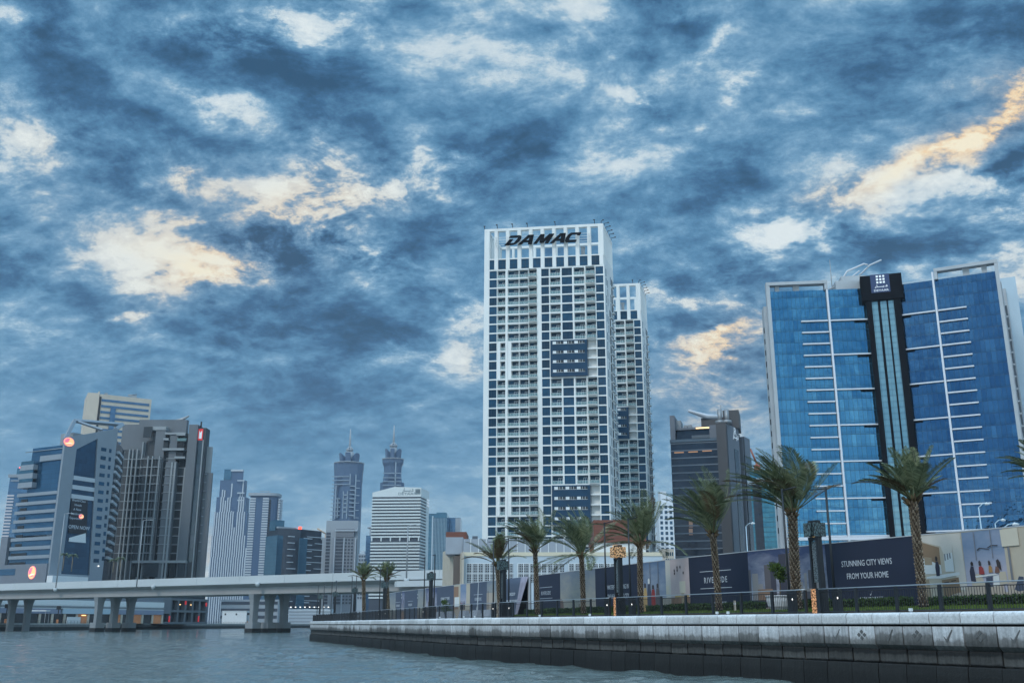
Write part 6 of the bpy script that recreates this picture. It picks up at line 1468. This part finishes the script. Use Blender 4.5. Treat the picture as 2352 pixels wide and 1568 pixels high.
# people on a terrace
o, w = panel(1479, 1583, SKYC, 'picture_panel')
sh = [(C['ceiling'], rect(.52, .0, .62, 1)), (C['blush'], rect(.62, .35, 1, 1)), (C['floor'], rect(0, 0, 1, .16)), (C['sofa'], [(.3, .1), (.75, .12), (.7, .34), (.45, .36), (.3, .25)]), (C['sand'], rect(.62, .1, 1, .34)), (C['gold'], rect(.70, .34, .98, .40)), (C['lamp'], rect(.80, .42, .92, .62)), (C['lamp'], rect(.52, .42, .58, .56)), (C['tan'], rect(.83, .2, .89, .42))]
for x, h, c in ((.06, .52, 'gold'), (.15, .60, 'slate'), (.24, .48, 'red'), (.34, .5, 'tower')): sh += person_shape(x, .12, h, C[c], C['white'] if x == .15 else C['dark'], .05)
sh += [(C['dark'], rect(.7 + .06 * (i % 4), .74 + .05 * (i % 3), .72 + .06 * (i % 4), .78 + .05 * (i % 3))) for i in range(6)] + [(C['grey'], rect(.18, .5, .19, 1)), (C['grey'], rect(.36, .5, .37, 1))]
art(o, w, sh)
o, w = panel(1369, 1479, NV, 'navy_panel'); words(o, w, ['WATERFRONT LIVING IN', 'THE HEART OF THE CITY'], .50, .565, .5, .68, dz=1.45)
# pale skyline at dusk
def skyline_art(o, w, seed):
    R.seed(seed); sh = [(C['dusk'], [(0, 0), (0, .44), (.05, .44), (.1, .36), (.12, 0)])]
    for i in range(13):
        x = .14 + .066 * i; h = R.choice((.14, .17, .2, .26, .32)); sh.append((C['tower' if i % 3 else 'dusk'], rect(x, .05, x + .022 + .022 * R.random(), h)))
    sh.append((C['tower2'], rect(0, 0, 1, .09))); return art(o, w, sh)
o, w = panel(1286, 1369, SKYB, 'picture_panel'); skyline_art(o, w, 4)
o, w = panel(1226, 1286, NV, 'navy_panel'); riverside(o, w, .5, .48, .55); text('lettering', 'DUBAI PROPERTIES', .2, LW, o, (.5 * w, -.012, .12 * H_), depth=.004)
# loose banner folded away from its frame
a, b = hp(1163), hp(1219); wv = (b - a).length; rot = atan2(b.y - a.y, b.x - a.x)
m = MB(); nn = 14
for i in range(nn + 1):
    t = i / nn; fold = .10 * sin(t * 19) * (.4 + t)
    for j in range(7):
        q = j / 6; m.v.append((t * wv * (1 - .15 * (1 - q) * t), -.25 - fold * (1 - q) - .9 * (1 - q) * t * t, H_ * (.02 + .98 * q)))
for i in range(nn):
    for j in range(6): A = i * 7 + j; m.f.append((A, A + 7, A + 8, A + 1)); m.m.append(0 if i < 10 else 1); m.s.append(True)
lb_ = m.build('loose_banner', [NVF, mat('faded_print', srgb(150, 145, 158), .65, var=.2, vscale=1.5)], HO, (a.x, a.y, HZ0), rot); md = lb_.modifiers.new('thickness', 'SOLIDIFY'); md.thickness = .01
for i, s in enumerate(['BE DAZZLED BY', 'EVERYTHING YOU WANT']): text('lettering', s, .42, LW, lb_, (wv * .42, -.50, H_ * (.58 - .17 * i)), depth=.004, sx=.62)
bk_ = MB().box(0, wv, 0, .08, 0, H_).build('backing_frame', mat('bare_board', (.035, .04, .05, 1), .7), HO, (a.x, a.y, HZ0), rot)
MB().box(wv - .5, wv - .2, -.08, -.01, 0, H_).box(wv - .15, wv, -.1, -.01, 0, H_).build('frame_stud', EDGE, bk_)
o, w = panel(1118, 1163, SKYB, 'picture_panel'); art(o, w, [(C['sofa'], rect(0, .2, .4, .7)), (C['dusk'], [(.3, .1), (.9, .45), (.9, .4), (.35, .05)]), (C['dusk'], [(.3, .45), (.8, .1), (.75, .07), (.28, .4)]), (C['tan'], rect(0, 0, 1, .12)), (C['dusk'], rect(.05, .12, .09, .75))])
o, w = panel(1078, 1118, NVF, 'navy_panel'); riverside(o, w, .48, .5, .52, LW)
art(o, w, [(EDGE, [(.30, .0), (.44, .42), (.50, 1.0), (.53, 1.0), (.50, .40), (.46, .0)]), (C['white'], [(.52, .10), (.62, .22), (.66, .20), (.56, .08)])], 'torn_strip')
o, w = panel(1041, 1078, C['cream'], 'picture_panel'); sh = [(SKYD, rect(.42, .45, .78, 1)), (C['sand'], rect(0, .3, .3, .95)), (C['white'], rect(.05, .38, .35, .66)), (C['tan'], rect(0, 0, 1, .3)), (C['sofa'], rect(.1, .1, .55, .32)), (C['sofa'], rect(.6, .12, .95, .3))]
for x in (.44, .52, .60, .68): sh += person_shape(x, .3, .24, C['red'] if x == .52 else C['shirt'], C['dark'], .03)
art(o, w, sh)
o, w = panel(1002, 1041, NVF, 'navy_panel'); words(o, w, ['STUNNING CITY VIEWS', 'FROM YOUR HOME'], .5, .6, .5, .72)
for u0, u1, kind in ((978, 1002, 'a'), (958, 978, 'b'), (928, 957, 'n'), (921, 928, 'a'), (908, 920, 'n'), (884, 908, 'b')):
    o, w = panel(u0, u1, {'a': SKYA, 'b': SKYB, 'n': NVF}[kind], 'navy_panel' if kind == 'n' else 'picture_panel')
    if kind == 'n': riverside(o, w, .45, .5, .5)
    elif kind == 'b': skyline_art(o, w, u0)
    else: art(o, w, [(C['sand'], rect(0, 0, 1, .35)), (C['tower'], rect(.2, .3, .4, .6)), (C['tower2'], rect(.6, .3, .75, .7))])
# ------------------------------------------------------------------ lawn, hedge and planted things
def leaf_mat(name, c0, c1, rough=.55):
    m = bpy.data.materials.new(name); m.use_nodes = True; MATS[name] = m; n = N(m.node_tree); out = n.new('ShaderNodeOutputMaterial')
    g = n.new('ShaderNodeNewGeometry'); tc = n.new('ShaderNodeTexCoord').outputs['Object']
    f = n.math('ADD', n.math('MULTIPLY', n.noise(tc, 1.3, 4, .6), .7), n.math('MULTIPLY', g.outputs['Random Per Island'], .5))
    b = n.new('ShaderNodeBsdfPrincipled', ins={'Base Color': n.mix(n.maprange(f, .3, .9, 0, 1), c0, c1), 'Roughness': rough, 'Specular IOR Level': .3}); n.nt.links.new(b.outputs[0], out.inputs[0]); return m
GRASS = leaf_mat('lawn_grass', (.045, .085, .014, 1), (.13, .19, .03, 1)); HEDGE = leaf_mat('hedge_leaf', (.020, .045, .014, 1), (.065, .11, .03, 1))
def leaves(m, c, r, size, mi=0):
    a, b = R.random() * 2 * pi, (R.random() - .5) * pi; d = Vector((cos(a) * cos(b), sin(a) * cos(b), sin(b))); e = Vector((R.random() - .5, R.random() - .5, R.random() - .5)).cross(d).normalized()
    m.add([c - e * size * .4, c + d * size * .5 - e * size * .1, c + d * size, c + e * size * .4], [(0, 1, 2, 3)], mi)
# lawn strip between railing and hoarding
gp = []
for u in range(1160, 2481, 40): gp.append(u)
lm = MB(); lo = []; hi = []
def between(u, t):
    p, n_, s = on_line(min(u, 2400), .9); q = hp(u); return p * (1 - t) + q * t
for u in gp: a = between(u, .06); b = between(u, .97); lo.append((a.x, a.y, 3.10)); hi.append((b.x, b.y, 3.42))
nn = len(gp)
lm.add(lo + hi + [(x, y, 2.9) for x, y, z in lo], [(i, i + 1, nn + i + 1, nn + i) for i in range(nn - 1)] + [(2 * nn + i, 2 * nn + i + 1, i + 1, i) for i in range(nn - 1)])
SOIL = mat('lawn_soil', (.05, .035, .022, 1), .9)
tag(lm.build('lawn_bed', SOIL), kind='structure').location.z = .008
R.seed(8); gm_ = MB()
for i in range(30000):
    u = 1165 + 1300 * R.random(); t = .10 + .80 * R.random(); k = gp
    fi = (u - 1160) / 40; i0 = min(int(fi), nn - 2); ft_ = fi - i0
    a = Vector(lo[i0]).lerp(Vector(lo[i0 + 1]), ft_); b = Vector(hi[i0]).lerp(Vector(hi[i0 + 1]), ft_); p = a.lerp(b, t)
    an = R.random() * 2 * pi; h = .05 + .08 * R.random(); dx, dy = cos(an) * .035, sin(an) * .035
    gm_.add([(p.x - dx, p.y - dy, p.z), (p.x + dx, p.y + dy, p.z), (p.x + dx * .2 + (R.random() - .5) * .08, p.y + (R.random() - .5) * .08, p.z + h)], [(0, 1, 2)])
tag(gm_.build('lawn_grass', GRASS), kind='stuff', label='clipped green lawn between railing and hedge', cat='grass')
def hedge(u0, u1, label, h=.52, t0=.80, t1=.94, dens=330):
    t = thing('hedge', label, 'hedge', (0, 0, 0), 0, 'clipped hedges under the hoarding'); m = MB(); inner_ = MB(); n_ = 14; ring = []
    for i in range(n_ + 1):
        u = u0 + (u1 - u0) * i / n_; a, b = between(u, t0), between(u, t1); ring.append((a, b))
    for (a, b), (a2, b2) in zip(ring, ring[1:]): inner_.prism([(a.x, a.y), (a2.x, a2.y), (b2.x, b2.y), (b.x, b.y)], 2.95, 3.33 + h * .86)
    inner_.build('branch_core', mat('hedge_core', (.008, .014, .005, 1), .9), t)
    L_ = sum((q[0] - p[0]).length for p, q in zip(ring, ring[1:]))
    for i in range(int(L_ * dens)):
        f = R.random() * n_; i0 = min(int(f), n_ - 1); f -= i0; a = ring[i0][0].lerp(ring[i0 + 1][0], f); b = ring[i0][1].lerp(ring[i0 + 1][1], f)
        if R.random() < .62: q = -.06 + .1 * R.random(); z = R.random() * h
        else: q = R.random(); z = h * (.84 + .16 * R.random())
        p = a.lerp(b, q); bump_ = .06 * sin(p.x * 2.3) + .05 * sin(p.y * 3.1); leaves(m, Vector((p.x, p.y, 3.33 + z * (1 + bump_))), 0, .09 + .07 * R.random())
    m.build('foliage', HEDGE, t)
hedge(1206, 1478, 'low dark hedge under the skyline and waterfront panels'); hedge(1482, 1760, 'low dark hedge under the terrace picture and ruled navy panel'); hedge(1840, 2098, 'low dark hedge under the navy city-views panel'); hedge(2112, 2440, 'low dark hedge under the kitchen picture')
# round white pot with young tree
pp = between(1794, .50)
pt = thing('plant_pot', 'round white ribbed pot standing on the lawn below the dusk city picture', 'pot', (pp.x, pp.y, 3.24)); pt.scale = (1.2, 1.2, 1.05)
m = MB(); pr_ = [(.30, 0), (.42, .06), (.56, .25), (.63, .50), (.645, .74)]; n_ = 48
for r, z in pr_:
    for j in range(n_): t = 2 * pi * j / n_; q = r * (1 - (.04 if j % 2 else 0)); m.v.append((q * cos(t), q * sin(t), z))
for i in range(len(pr_) - 1):
    for j in range(n_): m.f.append((i * n_ + j, i * n_ + (j + 1) % n_, (i + 1) * n_ + (j + 1) % n_, (i + 1) * n_ + j)); m.m.append(0); m.s.append(False)
m.build('bowl', mat('pot_white', (.62, .64, .66, 1), .5), pt); MB().lathe([(.60, .735), (.68, .74), (.68, .80), (.60, .80)], 32).build('rim', MATS['pot_white'], pt); MB().lathe([(.0, .76), (.61, .77)], 24).build('soil', SOIL, pt)
def small_tree(p, h, cr, label, z0, n_=900, ck=(.03, .06, .012)):
    t = thing('young_tree', label, 'tree', (p.x, p.y, z0)); R.seed(int(p.x * 10))
    MB().tube([(0, 0, 0), (.05, .02, h * .35), (0, 0, h * .7)], [.05, .035, .02], 6).build('trunk', mat('young_bark', (.12, .09, .06, 1), .9), t)
    m = MB(); cl = [Vector(((R.random() - .5) * cr * 1.3, (R.random() - .5) * cr * 1.3, h * .45 + R.random() * h * .5)) for _ in range(14)]
    for i in range(n_):
        c = R.choice(cl); d = Vector((R.gauss(0, 1), R.gauss(0, 1), R.gauss(0, 1))).normalized() * cr * .42 * R.random() ** .4; leaves(m, c + d, 0, .12)
    m.build('crown', leaf_mat('young_leaf', (.025, .05, .010, 1), (.09, .14, .025, 1)), t)
small_tree(pp, 1.75, .55, 'young green tree growing in the round white pot', 3.24 + .78)
pq = between(1026, .45); small_tree(pq, 2.0, .6, 'young tree by the concrete blocks before the faded navy panel', 2.95, 700)
# concrete blocks behind the railing
for k, u in enumerate((1010, 1034, 1066, 1092, 1120)):
    q = between(u, .35); dq = between(u + 8, .35) - q; t = thing('concrete_barrier', 'pale concrete barrier block lying behind the railing', 'barrier', (q.x, q.y, 2.95), atan2(dq.y, dq.x), 'concrete barrier blocks')
    MB().prism([(-.95, -.28), (.95, -.28), (.95, .28), (-.95, .28)], 0, .30, 0).prism([(-.95, -.28), (.95, -.28), (.95, .28), (-.95, .28)], .30, .85, 0, [(-.95, -.14), (.95, -.14), (.95, .14), (-.95, .14)]).build('block', mat('barrier_concrete', (.36, .38, .42, 1), .85, var=.12, vscale=2, rnd=.1), t)
p = between(1687, .45); t = thing('bollard', 'short white bollard light on the lawn before the ruled navy panel', 'bollard', (p.x, p.y, 3.26)); MB().box(-.06, .06, -.06, .06, 0, .62).build('post', CREAM, t); MB().box(-.065, .065, -.065, .065, .4, .5).build('lens', WHITE2, t)
# street lamps beyond the hoarding
for u, vt, D, lb in ((1713, 1204, 90, 'pale street lamp in front of the teal glass block'), (2247, 1160, 72, 'tallest of three street lamps behind the kitchen picture'), (2285, 1197, 76, 'middle street lamp behind the kitchen picture'), (2303, 1207, 66, 'shortest broad-headed street lamp behind the kitchen picture')):
    P = at(u, vt, D); street_lamp((P.x, P.y, 2.95), P.z - 3.1, lb, .6 if u != 2303 else .8, r=.06, grp='street lamps behind the hoarding', col=SIDEW)
# ------------------------------------------------------------------ date palms
FRONDM = leaf_mat('palm_leaf', (.055, .080, .038, 1), (.26, .285, .16, 1), .5); DEADM = leaf_mat('palm_dry', (.07, .045, .02, 1), (.16, .11, .06, 1), .8)
def trunk_mat():
    m = bpy.data.materials.new('palm_trunk'); m.use_nodes = True; n = N(m.node_tree); out = n.new('ShaderNodeOutputMaterial'); tc = n.new('ShaderNodeTexCoord').outputs['Object']; g = n.new('ShaderNodeNewGeometry').outputs['Random Per Island']
    f = n.math('ADD', n.math('MULTIPLY', n.noise(tc, 7, 5, .6), .6), n.math('MULTIPLY', g, .5))
    b = n.new('ShaderNodeBsdfPrincipled', ins={'Base Color': n.mix(n.maprange(f, .3, .85, 0, 1), (.11, .075, .045, 1), (.33, .27, .20, 1)), 'Roughness': .9}); n.nt.links.new(b.outputs[0], out.inputs[0]); return m
TRM = trunk_mat(); TRC = mat('palm_trunk_core', (.035, .024, .016, 1), .95)
def palm(label, base, top, rad, flen, seed, wind=(-.35, 0), nf=36, up=1.0, dry=.2, droop=1.0, low=None, grp='date palms along the promenade'):
    rr = random.Random(seed); top = Vector(top) - Vector(base)
    t = thing('date_palm', label, 'palm', base, 0, grp); h = top.z
    def ax(z): f = z / h; return Vector((top.x * f ** 1.3, top.y * f, z))
    core = MB().tube([ax(h * i / 10) for i in range(11)], [rad * (1.12 if i == 0 else .86) for i in range(11)], 10); tr = core.build('trunk', TRC, t)
    sc = MB(); nr = int(h / .14); per = 7
    for i in range(nr):
        z = h * i / nr; c = ax(z)
        for j in range(per):
            a = 2 * pi * (j + .5 * (i % 2)) / per + i * .12 + rr.random() * .1; d = Vector((cos(a), sin(a), 0)); e = Vector((-sin(a), cos(a), 0)); r0 = rad * .84
            wv = 2 * pi * r0 / per * .40; out_ = rad * (.24 + .08 * rr.random()); hh = .14
            sc.add([c + d * r0 - e * wv, c + d * r0 + e * wv, c + d * (r0 + out_) + e * wv * .55 + Vector((0, 0, hh * .75)), c + d * (r0 + out_) - e * wv * .55 + Vector((0, 0, hh * .75)), c + d * r0 * .9 + Vector((0, 0, hh * 1.15))], [(0, 1, 2, 3), (3, 2, 4), (0, 3, 4), (1, 4, 2)])
    sc.build('leaf_base', TRM, tr)['kind'] = 'stuff'
    # swollen head of old leaf stalks
    hd = MB()
    for i in range(26):
        a = rr.random() * 2 * pi; el = radians(35 + 40 * rr.random()); d = Vector((cos(a) * cos(el), sin(a) * cos(el), sin(el))); p0 = top + Vector((cos(a), sin(a), 0)) * rad * .7 + Vector((0, 0, -.25 + .3 * rr.random()))
        hd.tube([p0, p0 + d * (.28 + .25 * rr.random())], [.055, .03], 5)
    hd.build('stalk_base', DEADM, t)
    wx, wy = wind
    fr, dr = MB(), MB()
    for i in range(nf):
        a = i * 2.39996 + rr.random() * 1.1; q = (i + .5) / nf                       # q 0 = youngest, upright
        el = radians((86 - 50 * q ** 1.15 * (2 - up)) + rr.uniform(-13, 13)); L = flen * (.72 + .42 * rr.random()) * (.85 + .2 * q)
        if low is not None and q > .84: el = radians(low)
        mb = dr if (q > .55 and rr.random() < dry) else fr
        d = Vector((cos(a) * cos(el), sin(a) * cos(el), sin(el))); p = top + Vector((cos(a) * rad * .5, sin(a) * rad * .5, .1)); npt = 13; pts = [p.copy()]; dirs = []
        for k in range(npt - 1):
            f = k / (npt - 1)
            d = (d + Vector((wx * .24, wy * .24, -.030 * droop * (.3 + q) - .075 * droop * f * q))).normalized() if True else d
            p = p + d * (L / (npt - 1)); pts.append(p.copy()); dirs.append(d.copy())
        dirs.append(d.copy())
        mb.tube(pts, [.030 * (1 - .85 * k / (npt - 1)) + .004 for k in range(npt)], 4, smooth=False)
        nl = 30
        for k in range(nl):
            f = .22 + .78 * (k + .5) / nl; x = f * (npt - 1); i0 = min(int(x), npt - 2); pt = pts[i0].lerp(pts[i0 + 1], x - i0); dd = dirs[i0]
            side = dd.cross(Vector((0, 0, 1))); side = side.normalized() if side.length > .05 else Vector((cos(a + 1.57), sin(a + 1.57), 0)); upv = side.cross(dd).normalized()
            ll = L * .165 * (sin(pi * min(1, f * .92 + .08)) ** .6 + .18) * (.85 + .3 * rr.random())
            for s in (-1, 1):
                v = (dd * .62 + side * s * .72 + upv * (.28 + .15 * rr.random()) + Vector((wx * .5, wy * .5, -.16 * droop))).normalized(); wl = .032
                e = v.cross(upv).normalized() * wl; mid = pt + v * ll * .5
                tip = pt + v * ll + Vector((0, 0, -.10 * ll))
                mb.add([pt - e * .5, mid - e, tip, mid + e], [(0, 1, 2, 3)])
    c = fr.build('crown', FRONDM, t)
    if dr.v: dr.build('dry_frond', DEADM, t)
    return t
def pplace(label, ub, ut, vt, crown_px, tfrac, seed, **kw):
    b = between(ub, tfrac); D = b.y; P = at(ut, vt, D); k = 2483 / D
    palm(label, (b.x, b.y, 3.2 if ub > 1190 else 2.95), (P.x, P.y + .1, P.z), kw.pop('rad', .20), crown_px * 1.28 / k, seed, **kw)
pplace('short palm with brownish thinning crown behind the unlit lamp pillar', 1148, 1142, 1297, 66, .45, 1, wind=(-.05, 0), dry=.55, nf=32, up=.98)
pplace('palm with dark bushy crown before the loose banner', 1235, 1229, 1264, 78, .45, 2, wind=(-.30, 0), nf=43, dry=.12, up=.92)
pplace('palm with wide drooping fronds before the pale skyline panel', 1339, 1336, 1276, 100, .45, 3, wind=(-.28, .05), nf=38, dry=.25, up=.86, low=2)
pplace('palm with long windblown fronds past the glowing cage pillar', 1473, 1470, 1250, 102, .45, 4, wind=(-.22, .05), nf=40, dry=.18, up=.86, low=8)
pplace('palm with narrow windswept crown before the ruled navy panel', 1651, 1638, 1226, 122, .45, 5, wind=(-.22, 0), nf=43, dry=.10, up=1.18)
pplace('tallest palm with thick trunk and full windblown crown left of the navy city-views panel', 1830, 1821, 1178, 142, .45, 6, wind=(-.34, 0), nf=52, dry=.14, up=1.0, rad=.27)
pplace('palm with flat spreading crown beside the kitchen picture', 2121, 2099, 1150, 104, .45, 7, wind=(-.12, 0), nf=44, dry=.25, up=.98, rad=.21)
pplace('palm mostly cut off by the right edge of the photo', 2424, 2419, 1110, 100, .45, 8, wind=(-.3, 0), nf=38, up=.95)
# two small palms near the bridge
for ub, ut, vt, D, sd, lb in ((836, 835, 1330, 132, 11, 'small palm standing free before the bridge, first of the two from the quay tip'), (892, 888, 1330, 126, 12, 'small palm before the bridge partly behind a lamp pillar')):
    P = at(ut, vt, D); B = at(ub, 1415, D)
    palm(lb, (B.x, D, 2.95), (P.x, D, P.z), .24, 43 / (2483 / D), sd, wind=(.02, 0), nf=40, dry=.3, up=.80, grp='small palms near the bridge')
# little palms on the far terrace below the towers
for u, v, vt in ((148, 1310, 1273), (168, 1312, 1275), (1083 / 3.9, 1312, 1282), (262, 1314, 1286)):
    D = 470; P = at(u, vt, D); B = at(u, v, D); t = thing('terrace_palm', 'tiny palm on the terrace at the foot of the grey towers', 'palm', (P.x, D, B.z), 0, 'palms on the far terrace'); hh = P.z - B.z; R.seed(int(u))
    MB().tube([(0, 0, 0), (0, 0, hh)], .22, 6).build('trunk', TRM, t); m = MB()
    for i in range(22):
        a = i * 2.4; el = radians(60 - 60 * i / 22); c0 = Vector((0, 0, hh))
        for k in range(6): f = k / 6; p = c0 + Vector((cos(a) * cos(el), sin(a) * cos(el), sin(el))) * 2.6 * f + Vector((0, 0, -1.6 * f * f)); m.add([p, p + Vector((.5 * sin(a), -.5 * cos(a), -.3)), p + Vector((.4 * cos(a), .4 * sin(a), .0)), p + Vector((-.5 * sin(a), .5 * cos(a), -.3))], [(0, 1, 2, 3)])
    m.build('crown', FRONDM, t)
# ------------------------------------------------------------------ the air
hm = bpy.data.materials.new('haze_air'); hm.use_nodes = True; n = N(hm.node_tree); out = n.new('ShaderNodeOutputMaterial')
pv = n.new('ShaderNodeVolumePrincipled', ins={'Color': (.86, .92, 1.0, 1), 'Density': HAZE, 'Anisotropy': .2}); n.nt.links.new(pv.outputs[0], out.inputs['Volume'])
hz_ = MB().box(-2600, 2600, -120, 2600, -2.0, 460).build('haze', hm); tag(hz_, kind='stuff')
# ------------------------------------------------------------------ buildings across the water behind the viewer, mirrored in the blue glass
def mirror_block(label, x, y, w, d, h, rot, fl, m, seed):
    t = thing('waterfront_block', label, 'building', (x, y, 3), rot); R.seed(seed)
    MB().box(0, w, 0, d, 0, h).build('wall', m, t)
    MB().box(w * .2, w * .55, d * .2, d * .7, h, h + 5).build('roof_house', CG2, t)
    its = []
    for r in range(int(h / fl)):
        x0 = 1.5
        while x0 < w - 4:
            ww = R.choice((2.2, 3.2, 5.0)); its.append(MB().box(x0, x0 + ww, d, d + .12, r * fl + .8, r * fl + fl - .7)); x0 += ww + R.choice((.8, 1.4))
    many('window', its, DARKIN, t, 60)
mirror_block('broad dark block mirrored in the lower panes of the blue office building', -420, -330, 190, 40, 62, .55, 4, CG, 1)
mirror_block('grey block of flats mirrored in the blue glass', -250, -420, 110, 40, 88, .45, 3.6, CG2, 2)
mirror_block('low pale block mirrored in the left glass wing', -60, -390, 260, 30, 40, 0, 4, CG, 3)
tag(MB().add([(-900, -700, 2.9), (400, -700, 2.9), (400, -300, 2.9), (-900, -300, 2.9)], [(0, 1, 2, 3)]).build('ground', GR), kind='structure')
